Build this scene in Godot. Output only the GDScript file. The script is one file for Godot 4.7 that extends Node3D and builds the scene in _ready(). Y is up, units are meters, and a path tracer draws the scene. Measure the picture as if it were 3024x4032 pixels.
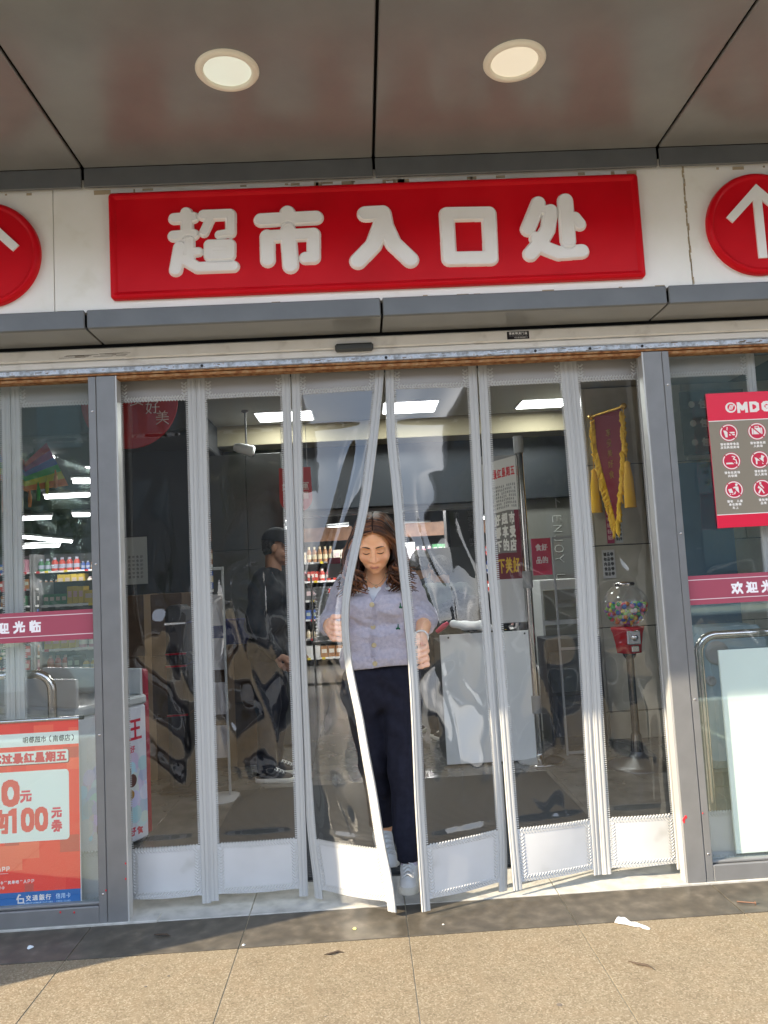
extends Node3D
# A supermarket doorway hung with a clear magnetic curtain; a woman steps out between two strips.

class MB:
	# collects triangles, counter-clockwise seen from outside, into one mesh
	var v := PackedVector3Array()
	var c := PackedColorArray()
	var t := PackedVector2Array()
	var ix := PackedInt32Array()
	var col := Color.WHITE

	func p(a: Vector3, uv := Vector2.ZERO) -> int:
		v.append(a)
		c.append(col)
		t.append(uv)
		return v.size() - 1

	func tri(a: int, b: int, d: int) -> void:
		ix.append(a)
		ix.append(d)
		ix.append(b)

	func quad(a: Vector3, b: Vector3, d: Vector3, e: Vector3) -> void:
		var i := p(a, Vector2(0, 1))
		p(b, Vector2(1, 1))
		p(d, Vector2(1, 0))
		p(e, Vector2(0, 0))
		tri(i, i + 1, i + 2)
		tri(i, i + 2, i + 3)

	func out(pts: Array, n: Vector3) -> void:
		# a triangle or quad turned so that it faces along n
		var k: Vector3 = (pts[1] - pts[0]).cross(pts[2] - pts[0])
		if k.dot(n) < 0:
			pts.reverse()
		var i := v.size()
		for q in pts:
			p(q)
		tri(i, i + 1, i + 2)
		if pts.size() == 4:
			tri(i, i + 2, i + 3)

	func box(at: Vector3, size: Vector3, ch := 0.0, b := Basis()) -> void:
		var h := size / 2
		ch = minf(ch, 0.49 * minf(size.x, minf(size.y, size.z)))
		for ax in 3:
			var u := (ax + 1) % 3
			var w := (ax + 2) % 3
			for s in [-1.0, 1.0]:
				var q := []
				for k in [[-1, -1], [1, -1], [1, 1], [-1, 1]]:
					var a := Vector3()
					a[ax] = s * h[ax]
					a[u] = k[0] * (h[u] - ch)
					a[w] = k[1] * (h[w] - ch)
					q.append(at + b * a)
				var n := Vector3()
				n[ax] = s
				out(q, b * n)
		if ch <= 0:
			return
		for ax in 3:
			var u := (ax + 1) % 3
			var w := (ax + 2) % 3
			for su in [-1.0, 1.0]:
				for sw in [-1.0, 1.0]:
					var q := []
					for k in [[0, -1], [0, 1], [1, 1], [1, -1]]:
						var a := Vector3()
						a[ax] = k[1] * (h[ax] - ch)
						a[u] = su * (h[u] - (0.0 if k[0] == 0 else ch))
						a[w] = sw * (h[w] - (ch if k[0] == 0 else 0.0))
						q.append(at + b * a)
					var n := Vector3()
					n[u] = su
					n[w] = sw
					out(q, b * n)
		for sx in [-1.0, 1.0]:
			for sy in [-1.0, 1.0]:
				for sz in [-1.0, 1.0]:
					var s := Vector3(sx, sy, sz)
					var q := []
					for ax in 3:
						var a := Vector3()
						for k in 3:
							a[k] = s[k] * (h[k] - (0.0 if k == ax else ch))
						q.append(at + b * a)
					out(q, b * s)

	func ring_skin(rings: Array, closed := true, cap0 := true, cap1 := true) -> void:
		# rings of equal length, each counter-clockwise seen from the far end of the path
		var n: int = rings[0].size()
		var first := v.size()
		for r in rings:
			for q in r:
				p(q)
		for i in rings.size() - 1:
			for j in (n if closed else n - 1):
				var a := first + i * n + j
				var b := first + i * n + (j + 1) % n
				tri(a, b, b + n)
				tri(a, b + n, a + n)
		for e in 2:
			if (cap0 if e == 0 else cap1):
				var r: Array = rings[0] if e == 0 else rings[rings.size() - 1]
				var m := Vector3()
				for q in r:
					m += q
				var o := p(m / n)
				var k := v.size()
				for q in r:
					p(q)
				for j in n:
					if e == 0:
						tri(o, k + (j + 1) % n, k + j)
					else:
						tri(o, k + j, k + (j + 1) % n)

	func tube(path: Array, radii, seg := 8, caps := true, flat := 1.0, side := Vector3.ZERO) -> void:
		var rings := []
		var up := side
		for i in path.size():
			var d: Vector3 = (path[mini(i + 1, path.size() - 1)] - path[maxi(i - 1, 0)]).normalized()
			if up == Vector3.ZERO:
				up = Vector3.UP if absf(d.y) < 0.9 else Vector3.RIGHT
			var x := (up - d * up.dot(d)).normalized()
			up = x
			var y := d.cross(x)
			var r: float = radii if radii is float else radii[i]
			var ring := []
			for j in seg:
				var a := TAU * j / seg
				ring.append(path[i] + x * cos(a) * r + y * sin(a) * r * flat)
			rings.append(ring)
		ring_skin(rings, true, caps, caps)

	func lathe(at: Vector3, prof: Array, seg := 24, b := Basis()) -> void:
		var rings := []
		for q in prof:
			var ring := []
			for j in seg:
				var a := TAU * j / seg
				ring.append(at + b * Vector3(sin(a) * q[0], q[1], cos(a) * q[0]))
			rings.append(ring)
		ring_skin(rings, true, true, true)

	func ball(at: Vector3, r: Vector3, seg := 12) -> void:
		var prof := []
		var rings := []
		for i in seg / 2 + 1:
			var a := PI * i / (seg / 2)
			var ring := []
			for j in seg:
				var o := TAU * j / seg
				ring.append(at + Vector3(sin(o) * sin(a) * r.x, -cos(a) * r.y, cos(o) * sin(a) * r.z))
			rings.append(ring)
		ring_skin(rings, true, false, false)

	func grid(nu: int, nv: int, f: Callable) -> void:
		# f(u, v) over 0..1; faces along d/du x d/dv
		var first := v.size()
		for j in nv + 1:
			for i in nu + 1:
				p(f.call(float(i) / nu, float(j) / nv), Vector2(float(i) / nu, float(j) / nv))
		for j in nv:
			for i in nu:
				var a := first + j * (nu + 1) + i
				tri(a, a + 1, a + nu + 2)
				tri(a, a + nu + 2, a + nu + 1)

	func prism(poly: PackedVector2Array, depth: float, x: Transform3D) -> void:
		# the outline in x and y, from z = 0 to z = depth
		if Geometry2D.is_polygon_clockwise(poly):
			poly.reverse()
		var id := Geometry2D.triangulate_polygon(poly)
		for z in [0.0, depth]:
			var k := v.size()
			for q in poly:
				p(x * Vector3(q.x, q.y, z))
			for i in range(0, id.size(), 3):
				var a: int = k + id[i]
				var b: int = k + id[i + 1]
				var d: int = k + id[i + 2]
				var n := (poly[id[i + 1]] - poly[id[i]]).cross(poly[id[i + 2]] - poly[id[i]])
				if (n > 0) == (z > 0):
					tri(a, b, d)
				else:
					tri(a, d, b)
		for i in poly.size():
			var a := poly[i]
			var b := poly[(i + 1) % poly.size()]
			quad(x * Vector3(a.x, a.y, 0), x * Vector3(b.x, b.y, 0), x * Vector3(b.x, b.y, depth), x * Vector3(a.x, a.y, depth))

	func mesh() -> ArrayMesh:
		var n := PackedVector3Array()
		n.resize(v.size())
		for i in range(0, ix.size(), 3):
			var k := (v[ix[i + 2]] - v[ix[i]]).cross(v[ix[i + 1]] - v[ix[i]])
			n[ix[i]] += k
			n[ix[i + 1]] += k
			n[ix[i + 2]] += k
		for i in n.size():
			n[i] = n[i].normalized() if n[i].length_squared() > 1e-24 else Vector3.UP
		var a := []
		a.resize(Mesh.ARRAY_MAX)
		a[Mesh.ARRAY_VERTEX] = v
		a[Mesh.ARRAY_NORMAL] = n
		a[Mesh.ARRAY_COLOR] = c
		a[Mesh.ARRAY_TEX_UV] = t
		a[Mesh.ARRAY_INDEX] = ix
		var m := ArrayMesh.new()
		m.add_surface_from_arrays(Mesh.PRIMITIVE_TRIANGLES, a)
		return m


class Bone:
	# a tapered capsule, or an ellipsoid, as a distance field
	var a: Vector3
	var ab: Vector3
	var ra: float
	var rb: float
	var inv: float
	var solid := false
	var bi: Basis
	var r: Vector3

	func dist(p: Vector3) -> float:
		if solid:
			var q := bi * (p - a)
			var k0 := (q / r).length()
			var k1 := maxf((q / (r * r)).length(), 1e-6)
			return maxf(k0, 1e-6) * (k0 - 1.0) / k1
		var s := clampf((p - a).dot(ab) * inv, 0.0, 1.0)
		return (p - a - ab * s).length() - ra - (rb - ra) * s


func bone(a: Vector3, b: Vector3, ra: float, rb := -1.0) -> Bone:
	var o := Bone.new()
	o.a = a
	o.ab = b - a
	o.ra = ra
	o.rb = ra if rb < 0 else rb
	o.inv = 1.0 / maxf(o.ab.length_squared(), 1e-9)
	return o


func egg(at: Vector3, r: Vector3, turn := Basis()) -> Bone:
	var o := Bone.new()
	o.solid = true
	o.a = at
	o.r = r
	o.bi = turn.transposed()
	return o


func blend(p: Vector3, set_of: Array, k: float) -> float:
	var d := 10.0
	for q in set_of:
		var e: float = q.dist(p)
		var h := maxf(k - absf(d - e), 0.0) / k
		d = minf(d, e) - h * h * k * 0.25
	return d


# Meshes the field of the bones by surface nets and adds it to mb. warp(p, d) may change the distance; tint(p) gives a vertex colour.
func net(mb: MB, bones: Array, cell: float, k: float, warp = null, tint = null, lo = null, hi = null) -> void:
	if lo == null:
		lo = Vector3(99, 99, 99)
		hi = -lo
		for q in bones:
			var e := Vector3.ONE * maxf(q.ra, q.rb) if not q.solid else Vector3.ONE * maxf(q.r.x, maxf(q.r.y, q.r.z))
			lo = lo.min(q.a - e).min(q.a + q.ab - e)
			hi = hi.max(q.a + e).max(q.a + q.ab + e)
		lo -= Vector3.ONE * (k + cell * 2)
		hi += Vector3.ONE * (k + cell * 2)
	var bs := 6
	var nb := Vector3i(((hi - lo) / (cell * bs)).ceil())
	var nx := nb.x * bs + 1
	var ny := nb.y * bs + 1
	var nz := nb.z * bs + 1
	var f := PackedFloat32Array()
	f.resize(nx * ny * nz)
	f.fill(99.0)
	var vid := PackedInt32Array()
	vid.resize(nx * ny * nz)
	vid.fill(-1)
	var live := []
	var reach := cell * bs * 0.87
	for bz in nb.z:
		for by in nb.y:
			for bx in nb.x:
				var mid: Vector3 = lo + Vector3(bx + 0.5, by + 0.5, bz + 0.5) * cell * bs
				var least := 99.0
				var ds := []
				for q in bones:
					var e: float = q.dist(mid)
					ds.append(e)
					least = minf(least, e)
				if least > reach + k + 0.01 or least < -reach - 0.35 * k - 0.03:
					continue
				var near := []
				for i in bones.size():
					if ds[i] < least + reach * 2 + k:
						near.append(bones[i])
				live.append(Vector3i(bx, by, bz) * bs)
				for z in range(bz * bs, bz * bs + bs + 1):
					for y in range(by * bs, by * bs + bs + 1):
						for x in range(bx * bs, bx * bs + bs + 1):
							var at := x + nx * (y + ny * z)
							if f[at] == 99.0:
								var p: Vector3 = lo + Vector3(x, y, z) * cell
								var d := blend(p, near, k)
								if warp != null:
									d = warp.call(p, d)
								f[at] = d
	var step := [0, 1, nx, nx + 1, nx * ny, nx * ny + 1, nx * ny + nx, nx * ny + nx + 1]
	for o in live:
		for z in range(o.z, o.z + bs):
			for y in range(o.y, o.y + bs):
				for x in range(o.x, o.x + bs):
					var at: int = x + nx * (y + ny * z)
					var inside := 0
					for s in step:
						if f[at + s] < 0:
							inside += 1
					if inside == 0 or inside == 8:
						continue
					var sum := Vector3()
					var n := 0
					for i in 8:
						for ax in 3:
							if i & (1 << ax):
								continue
							var j := i | (1 << ax)
							var fa := f[at + step[i]]
							var fb := f[at + step[j]]
							if (fa < 0) != (fb < 0):
								var q := Vector3(i & 1, (i >> 1) & 1, (i >> 2) & 1)
								q[ax] = fa / (fa - fb)
								sum += q
								n += 1
					var p: Vector3 = lo + (Vector3(x, y, z) + sum / n) * cell
					if tint != null:
						mb.col = tint.call(p)
					vid[at] = mb.p(p)
	mb.col = Color.WHITE
	var off := [1, nx, nx * ny]
	for o in live:
		for z in range(o.z, o.z + bs):
			for y in range(o.y, o.y + bs):
				for x in range(o.x, o.x + bs):
					var at: int = x + nx * (y + ny * z)
					if vid[at] < 0 or x == 0 or y == 0 or z == 0:
						continue
					for ax in 3:
						var u: int = off[(ax + 1) % 3]
						var w: int = off[(ax + 2) % 3]
						var a_in: bool = f[at] < 0
						if a_in == (f[at + off[ax]] < 0):
							continue
						var c00 := vid[at - u - w]
						var c10 := vid[at - w]
						var c11 := vid[at]
						var c01 := vid[at - u]
						if c00 < 0 or c10 < 0 or c01 < 0:
							continue
						if a_in:
							mb.tri(c00, c10, c11)
							mb.tri(c00, c11, c01)
						else:
							mb.tri(c00, c11, c10)
							mb.tri(c00, c01, c11)


var M := {}
var used := {}
var rng := RandomNumberGenerator.new()


func lin(r: float, g: float, b: float, a := 1.0) -> Color:
	var k := Color(r, g, b).linear_to_srgb()
	k.a = a
	return k


func paint(r: float, g: float, b: float, rough := 0.6, metal := 0.0, spec := 0.5) -> StandardMaterial3D:
	var m := StandardMaterial3D.new()
	m.albedo_color = lin(r, g, b)
	m.roughness = rough
	m.metallic = metal
	m.metallic_specular = spec
	return m


func tinted(rough := 0.6, spec := 0.5) -> StandardMaterial3D:
	var m := paint(1, 1, 1, rough, 0.0, spec)
	m.vertex_color_use_as_albedo = true
	return m


func glow(r: float, g: float, b: float, e: float) -> StandardMaterial3D:
	var m := paint(0.8, 0.8, 0.8, 0.5)
	m.emission_enabled = true
	m.emission = lin(r, g, b)
	m.emission_energy_multiplier = e
	return m


func ramp(stops: Array) -> Gradient:
	var g := Gradient.new()
	var o := PackedFloat32Array()
	var cs := PackedColorArray()
	for s in stops:
		o.append(s[0])
		cs.append(lin(s[1], s[2], s[3]))
	g.offsets = o
	g.colors = cs
	return g


func noise_map(freq: float, stops: Array, size := 512, oct := 4, kind := FastNoiseLite.TYPE_SIMPLEX_SMOOTH, sd := 1) -> NoiseTexture2D:
	var n := FastNoiseLite.new()
	n.seed = sd
	n.frequency = freq
	n.noise_type = kind
	n.fractal_octaves = oct
	if kind == FastNoiseLite.TYPE_CELLULAR:
		n.fractal_type = FastNoiseLite.FRACTAL_NONE
		n.cellular_return_type = FastNoiseLite.RETURN_CELL_VALUE
		n.domain_warp_enabled = true
		n.domain_warp_amplitude = 14.0
		n.domain_warp_frequency = 0.05
	var t := NoiseTexture2D.new()
	t.width = size
	t.height = size
	t.seamless = true
	t.noise = n
	if stops:
		t.color_ramp = ramp(stops)
	return t


func grain(m: StandardMaterial3D, tex: Texture2D, scale: float, world := true) -> StandardMaterial3D:
	m.albedo_texture = tex
	m.uv1_triplanar = true
	m.uv1_world_triplanar = world
	m.uv1_scale = Vector3.ONE * scale
	return m


func relief(m: StandardMaterial3D, tex: Texture2D, depth: float, scale := 0.0) -> StandardMaterial3D:
	m.heightmap_enabled = true
	m.heightmap_texture = tex
	m.heightmap_scale = depth
	if scale > 0:
		m.uv1_triplanar = true
		m.uv1_world_triplanar = true
		m.uv1_scale = Vector3.ONE * scale
	return m


func obj(called: String, mb, m: Material, parent: Node = self) -> MeshInstance3D:
	var o := MeshInstance3D.new()
	o.name = called
	o.mesh = mb.mesh() if mb is MB else mb
	o.material_override = m
	parent.add_child(o, true)
	return o


func named(called: String) -> String:
	used[called] = used.get(called, 0) + 1
	return called if used[called] == 1 else "%s_%03d" % [called, used[called] - 1]


func tag(o: Node, label: String, category: String, group := "") -> Node:
	if o.get_parent() == self:
		o.name = named(o.name.rstrip("0123456789"))
	o.set_meta("label", label)
	o.set_meta("category", category)
	if group:
		o.set_meta("group", group)
	return o


func thing(called: String, label: String, category: String, at := Vector3.ZERO, turn := 0.0, group := "") -> Node3D:
	var o := Node3D.new()
	o.name = called
	add_child(o, true)
	o.position = at
	o.rotation.y = turn
	tag(o, label, category, group)
	return o


func setting(called: String) -> Node3D:
	var o := Node3D.new()
	o.name = called
	add_child(o, true)
	o.set_meta("kind", "structure")
	return o


func block(called: String, at: Vector3, size: Vector3, m: Material, parent: Node = self, ch := 0.0) -> MeshInstance3D:
	var b := MB.new()
	b.box(at, size, ch)
	return obj(called, b, m, parent)


func stuff(o: Node) -> Node:
	o.set_meta("kind", "stuff")
	return o


func nodes(s: String) -> Array:
	# "y,x,z/..." to points
	var r := []
	for q in s.split("/"):
		var k := q.split_floats(",")
		r.append(Vector3(k[1], k[0], k[2]))
	return r


# Strokes of the characters that are written on things, in a box of 100 by 100 (y down).
const INK := {
	"光": "50 2 50 42/22 10 34 32/78 10 66 32/5 44 95 44/38 46 34 75 8 96/62 46 62 88 92 88 94 70",
	"临": "10 15 10 80/26 4 26 96/50 4 38 30/44 20 96 20/60 30 74 42/42 50 92 50 92 94 42 94 42 50/67 50 67 94",
	"欢": "6 20 44 20 30 60 6 90/12 38 44 84/62 4 52 32/56 20 94 20 86 40/72 34 70 60 48 96/72 60 94 96",
	"迎": "12 8 24 22/4 40 20 40 20 78 4 92/20 80 44 92 96 92/44 12 36 18 36 74 54 62/62 16 62 84/62 16 88 16 88 66 76 64",
	"明": "8 15 38 15 38 80 8 80 8 15/8 47 38 47/54 8 90 8 90 94 76 92/54 8 54 60 42 96/54 36 90 36/54 60 90 60",
	"都": "10 22 54 22/32 4 32 40/4 40 62 40/56 8 6 68/22 52 50 52 50 92 22 92 22 52/22 72 50 72/70 6 70 98/70 8 94 8 80 40 94 62 78 74",
	"超": "10 18 46 18/28 4 28 56/4 40 50 40/28 60 48 60/12 56 10 78 2 96/12 80 40 92 98 92/56 10 92 10 90 44 78 42/72 10 52 46/58 54 90 54 90 80 58 80 58 54",
	"市": "50 2 50 18/6 22 94 22/18 42 18 82/18 42 82 42 82 80 70 80/50 22 50 98",
	"南": "6 16 94 16/50 2 50 30/14 32 86 32 86 96 74 94/14 32 14 98/36 40 42 52/64 40 58 52/28 56 72 56/26 74 74 74/50 56 50 94",
	"店": "50 2 50 14/10 16 96 16/14 16 12 60 2 96/52 26 52 58/52 40 90 40/28 60 82 60 82 94 28 94 28 60",
	"就": "26 4 26 16/4 18 52 18/12 32 44 32 44 52 12 52 12 32/28 54 28 92 18 88/14 66 6 86/42 66 50 84/54 28 98 28/72 4 70 50 52 96/76 36 76 88 96 88 96 72/84 10 94 20",
	"过": "10 8 22 22/4 42 20 42 20 78 4 92/20 80 42 92 98 92/34 26 96 26/76 6 76 78 62 72/46 42 58 58",
	"最": "24 4 76 4 76 36 24 36 24 4/24 20 76 20/4 46 96 46/18 46 18 92/42 46 42 98/18 62 42 62/18 76 42 76/4 92 52 86/54 58 90 58 52 96/58 66 96 96",
	"红": "28 6 8 34 28 38 6 66 36 60/4 92 40 84/48 16 94 16/70 16 70 88/42 90 98 90",
	"星": "22 4 78 4 78 42 22 42 22 4/22 23 78 23/28 48 12 64/24 56 90 56/50 46 50 94/18 74 86 74/4 94 96 94",
	"期": "14 4 14 72/40 4 40 72/2 18 54 18/14 36 40 36/14 54 40 54/2 72 54 72/16 78 4 96/38 78 50 94/62 8 94 8 94 96 80 92/62 8 62 60 52 96/62 36 94 36/62 62 94 62",
	"五": "10 10 90 10/46 10 34 90/16 46 76 46 72 90/4 92 96 92",
	"元": "18 14 82 14/4 42 96 42/38 42 34 74 6 96/62 42 62 88 92 88 94 70",
	"券": "28 4 36 16/72 4 64 16/12 22 88 22/4 42 96 42/50 2 44 44 4 70/56 42 96 70/28 62 76 62 72 96 58 94/50 62 44 82 24 98",
	"购": "10 6 40 6 40 62 10 62 10 6/24 20 24 56/18 62 4 94/30 64 44 92/60 4 46 34/54 22 96 22 92 94 74 92/72 34 58 70 84 66",
	"交": "50 2 50 16/6 20 94 20/34 28 12 48/66 28 88 48/70 46 50 76 8 98/30 46 52 76 94 98",
	"通": "10 8 22 20/4 42 18 42 18 78 4 92/18 80 40 92 98 92/40 8 88 8 68 22/54 14 70 26/40 30 90 30 90 82 78 80/40 30 40 82/40 48 90 48/40 64 90 64/65 30 65 82",
	"銀": "26 2 4 32/26 2 48 26/12 36 42 36/6 56 48 56/27 36 27 92/10 66 16 84/44 66 38 84/4 94 50 92/56 8 90 8 90 50 56 50/56 29 90 29/58 8 58 96 78 84/74 50 76 70 98 96/94 56 80 70",
	"行": "32 2 6 30/36 28 4 62/22 48 22 98/46 14 92 14/40 44 98 44/74 44 74 94 58 90",
	"信": "30 2 4 50/20 34 20 98/62 2 68 14/38 18 98 18/46 34 90 34/46 50 90 50/46 66 90 66 90 96 46 96 46 66",
	"用": "18 8 18 60 6 98/18 8 86 8 86 96 72 94/18 36 86 36/18 62 86 62/52 8 52 96",
	"卡": "50 2 50 50/50 24 86 24/4 50 96 50/50 50 50 98/52 64 78 78",
	"买": "10 12 88 12 78 28/28 26 42 38/16 40 32 52/4 62 96 62/56 24 54 62 8 98/56 70 90 96",
	"单": "30 2 38 14/70 2 62 14/16 20 84 20 84 58 16 58 16 20/16 39 84 39/4 76 96 76/50 20 50 98",
	"吧": "6 18 32 18 32 72 6 72 6 18/44 10 90 10 90 50 44 50/67 10 67 50/44 10 44 90 96 90 96 72",
	"请": "10 6 22 18/4 38 20 38 20 90 32 78/38 14 94 14/44 28 90 28/36 42 98 42/66 2 66 42/46 54 88 54 88 96 76 94/46 54 46 98/46 68 88 68/46 82 88 82",
	"勿": "28 2 6 52/22 22 92 22 84 96 64 92/48 24 18 76/72 24 34 94",
	"携": "16 2 16 94 4 90/2 26 32 26/2 62 32 50/48 4 38 30/44 18 96 18/44 18 44 58/44 32 92 32/44 45 92 45/44 58 96 58/68 6 68 58/40 68 86 68 78 80 94 80 88 98/60 68 54 84 38 98",
	"带": "6 22 94 22/28 4 28 34/50 4 50 34/72 4 72 34/6 44 6 56/6 44 94 44 94 56/22 60 22 90/22 60 80 60 80 86 70 86/50 46 50 98",
	"食": "50 2 6 40/50 2 94 40/50 18 50 28/26 32 74 32 74 66 26 66/26 49 74 49/26 32 26 96 54 84/50 66 92 96/84 70 68 80",
	"品": "28 4 72 4 72 40 28 40 28 4/8 54 44 54 44 96 8 96 8 54/56 54 92 54 92 96 56 96 56 54",
	"及": "14 8 78 8 66 34 88 34 70 68 30 98/32 8 28 50 4 96/36 38 60 74 96 96",
	"饮": "22 2 4 34/14 18 44 18 38 30/24 26 24 94 42 80/62 2 50 34/56 20 96 20 88 40/74 34 70 62 48 96/74 60 96 96",
	"料": "22 4 22 98/4 44 44 44/6 12 12 32/40 12 34 32/22 50 4 84/24 52 44 74/58 10 70 22/54 34 66 46/48 66 98 58/80 4 80 98",
	"进": "10 8 22 22/4 42 20 42 20 78 4 92/20 80 42 92 98 92/36 22 94 22/34 48 98 48/52 4 52 50 40 82/78 4 78 84",
	"卖": "18 12 82 12/50 2 50 24/8 28 92 28 84 40/30 40 44 48/18 52 34 60/4 70 96 70/56 32 54 70 8 98/58 76 90 96",
	"场": "4 30 38 30/20 4 20 76/2 84 40 72/46 10 86 10 54 38 94 38 88 94 72 92/68 40 44 80/82 40 56 94",
	"入": "36 6 56 6 50 40 6 96/54 30 94 96",
	"内": "12 22 88 22 88 96 72 94/12 22 12 98/50 2 48 50 24 78/50 46 74 78",
	"在": "6 20 94 20/42 2 32 40 4 66/24 44 24 98/40 54 88 54/64 34 64 90/34 92 96 92",
	"吸": "6 18 30 18 30 70 6 70 6 18/40 8 84 8 76 36 92 36 74 74 40 98/54 8 52 50 34 96/56 40 96 96",
	"烟": "20 4 20 50 4 96/6 26 6 46/36 22 26 40/22 54 38 80/46 10 94 10 94 94 46 94 46 10/54 36 86 36/70 20 70 44 56 80/70 44 84 76",
	"包": "30 2 6 40/22 18 88 18 84 68 68 66/20 38 64 38 64 58 20 58/20 38 20 92 92 92 94 74",
	"儿": "32 8 30 60 6 96/64 8 64 88 92 88 94 68",
	"童": "50 2 50 12/14 14 86 14/34 20 38 30/66 20 62 30/4 34 96 34/24 44 76 44 76 70 24 70 24 44/24 57 76 57/50 44 50 94/18 82 82 82/6 96 94 96",
	"车": "12 16 88 16/44 2 22 50 84 50/4 72 96 72/54 34 54 98",
	"上": "50 4 50 92/50 42 88 42/4 94 96 94",
	"物": "14 10 6 38/10 26 40 26/26 4 26 98/4 66 42 56/60 2 44 42/54 22 94 22 88 94 72 92/70 26 46 66/82 26 60 84",
	"常": "50 2 50 20/24 6 32 18/76 6 68 18/8 22 92 22 88 36/8 22 8 38/30 34 70 34 70 52 30 52 30 34/18 62 18 90/18 62 82 62 82 86 72 86/50 52 50 98",
	"州": "22 4 22 60 6 96/50 6 50 94/80 4 80 98/8 36 4 56/34 36 38 54/62 36 68 54",
	"祥": "20 2 26 14/4 24 36 24 6 60/22 40 22 98/28 46 36 56/52 4 58 18/84 4 76 18/44 26 94 26/48 46 90 46/40 68 98 68/68 26 68 98",
	"龙": "4 32 96 32/42 4 38 50 6 98/56 32 56 88 94 88 96 72/60 8 76 20/84 44 44 78",
	"门": "14 4 24 16/12 24 12 98/36 10 88 10 88 96 72 94",
	"业": "36 6 36 90/64 6 64 90/10 30 22 70/90 30 78 70/4 92 96 92",
	"芬": "6 18 94 18/32 2 32 32/68 2 68 32/36 36 8 66/64 36 94 64/26 64 74 64 70 96 56 94/50 64 44 80 20 98",
	"王": "12 12 88 12/18 48 82 48/4 92 96 92/50 12 50 92",
	"享": "50 2 50 12/6 16 94 16/28 26 72 26 72 44 28 44 28 26/20 54 76 54 52 68/4 76 96 76/52 66 52 96 38 94",
	"受": "84 4 14 12/24 20 30 32/48 18 52 30/80 16 70 32/8 38 92 38 86 50/8 38 8 52/22 56 78 56 50 86 8 98/30 64 94 98",
	"当": "50 2 50 34/20 8 30 26/80 8 70 26/16 40 84 40 84 94 14 94/22 66 84 66",
	"下": "4 12 96 12/48 12 48 98/52 36 80 56",
	"的": "22 2 12 18/8 20 40 20 40 90 8 90 8 20/8 54 40 54/60 2 46 40/54 22 94 22 90 94 70 92/60 46 76 62",
	"美": "30 2 38 14/70 2 62 14/12 18 88 18/20 32 80 32/6 46 94 46/50 18 50 46/8 64 92 64/50 48 46 70 6 98/54 68 92 98",
	"好": "24 2 10 66 40 94/4 28 42 28 34 62 4 96/52 10 90 10 68 34/70 34 70 92 56 90/46 50 98 50",
	"運": "4 42 18 42 18 78 4 92/10 8 20 20/18 80 40 92 98 92/36 8 36 20/36 8 94 8 94 20/44 26 86 26/46 34 84 34 84 62 46 62 46 34/46 48 84 48/38 72 92 72/65 18 65 84",
	"A": "12 98 50 2 88 98/26 64 74 64", "P": "18 98 18 4 70 4 84 16 84 40 70 54 18 54", "M": "10 98 10 4 50 70 90 4 90 98", "D": "14 4 14 96 56 96 84 76 84 24 56 4 14 4",
	"E": "84 4 18 4 18 96 84 96/18 50 76 50", "N": "16 98 16 4 84 96 84 2", "J": "70 4 70 80 54 96 30 96 16 80", "O": "50 4 20 16 12 50 20 84 50 96 80 84 88 50 80 16 50 4",
	"Y": "10 4 50 50 90 4/50 50 50 98", "L": "20 4 20 96 84 96", "I": "50 4 50 96", "F": "84 4 18 4 18 98/18 50 76 50", "G": "86 20 60 4 34 8 14 30 14 70 34 92 60 96 86 80 86 54 56 54",
	"B": "16 4 16 96 66 96 84 76 66 50 16 50/66 50 80 28 66 4 16 4", "K": "16 4 16 98/84 4 16 56/40 42 86 98", "C": "86 18 60 4 34 8 14 30 14 70 34 92 60 96 86 82", "R": "16 98 16 4 66 4 84 26 66 52 16 52/50 52 86 98",
	"T": "8 4 92 4/50 4 50 98", "U": "14 4 14 70 34 96 66 96 86 70 86 4", "S": "84 16 60 4 30 6 16 24 30 44 70 54 84 74 70 94 40 96 14 84",
	"0": "50 4 28 14 20 34 20 66 28 86 50 96 72 86 80 66 80 34 72 14 50 4", "1": "28 16 54 4 54 98", "2": "18 24 34 6 66 6 82 24 76 44 18 96 84 96", "3": "20 8 78 8 46 40 74 50 82 74 62 96 30 94 16 80",
	"5": "78 6 26 6 22 46 60 42 82 64 70 92 36 96 16 84", "8": "50 4 24 14 24 36 76 56 80 80 50 96 20 80 24 56 76 36 76 14 50 4", "9": "78 44 40 54 20 34 30 8 60 4 80 24 76 64 40 98",
	"(": "76 2 50 26 50 74 76 98", ")": "24 2 50 26 50 74 24 98", "“": "34 4 22 24/74 4 62 24", "”": "38 4 26 24/78 4 66 24", "·": "48 50 52 50",
}


func pen(im: Image, pts, o: Vector2, s: Vector2, w: float, col: Color) -> void:
	var r := maxi(1, roundi(w))
	for i in range(0, pts.size() - 3, 2):
		var a := o + Vector2(pts[i], pts[i + 1]) * s
		var b := o + Vector2(pts[i + 2], pts[i + 3]) * s
		var n := maxi(1, int(a.distance_to(b) / maxf(1.0, r * 0.25)))
		for k in n + 1:
			var q := a.lerp(b, float(k) / n) - Vector2.ONE * (r * 0.5)
			im.fill_rect(Rect2i(roundi(q.x), roundi(q.y), r, r), col)


func write(im: Image, text: String, at: Vector2, size: Vector2, pitch: float, w: float, col: Color, down := false) -> void:
	for i in text.length():
		if INK.has(text[i]):
			for s in INK[text[i]].split("/"):
				pen(im, s.split_floats(" "), at, size / 100.0, w, col)
		at += Vector2(0, pitch) if down else Vector2(pitch, 0)


func disc(im: Image, at: Vector2, r: float, col: Color) -> void:
	for y in range(int(-r), int(r) + 1):
		var h := sqrt(maxf(0.0, r * r - y * y))
		im.fill_rect(Rect2i(int(at.x - h), int(at.y) + y, int(2 * h), 1), col)


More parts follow.
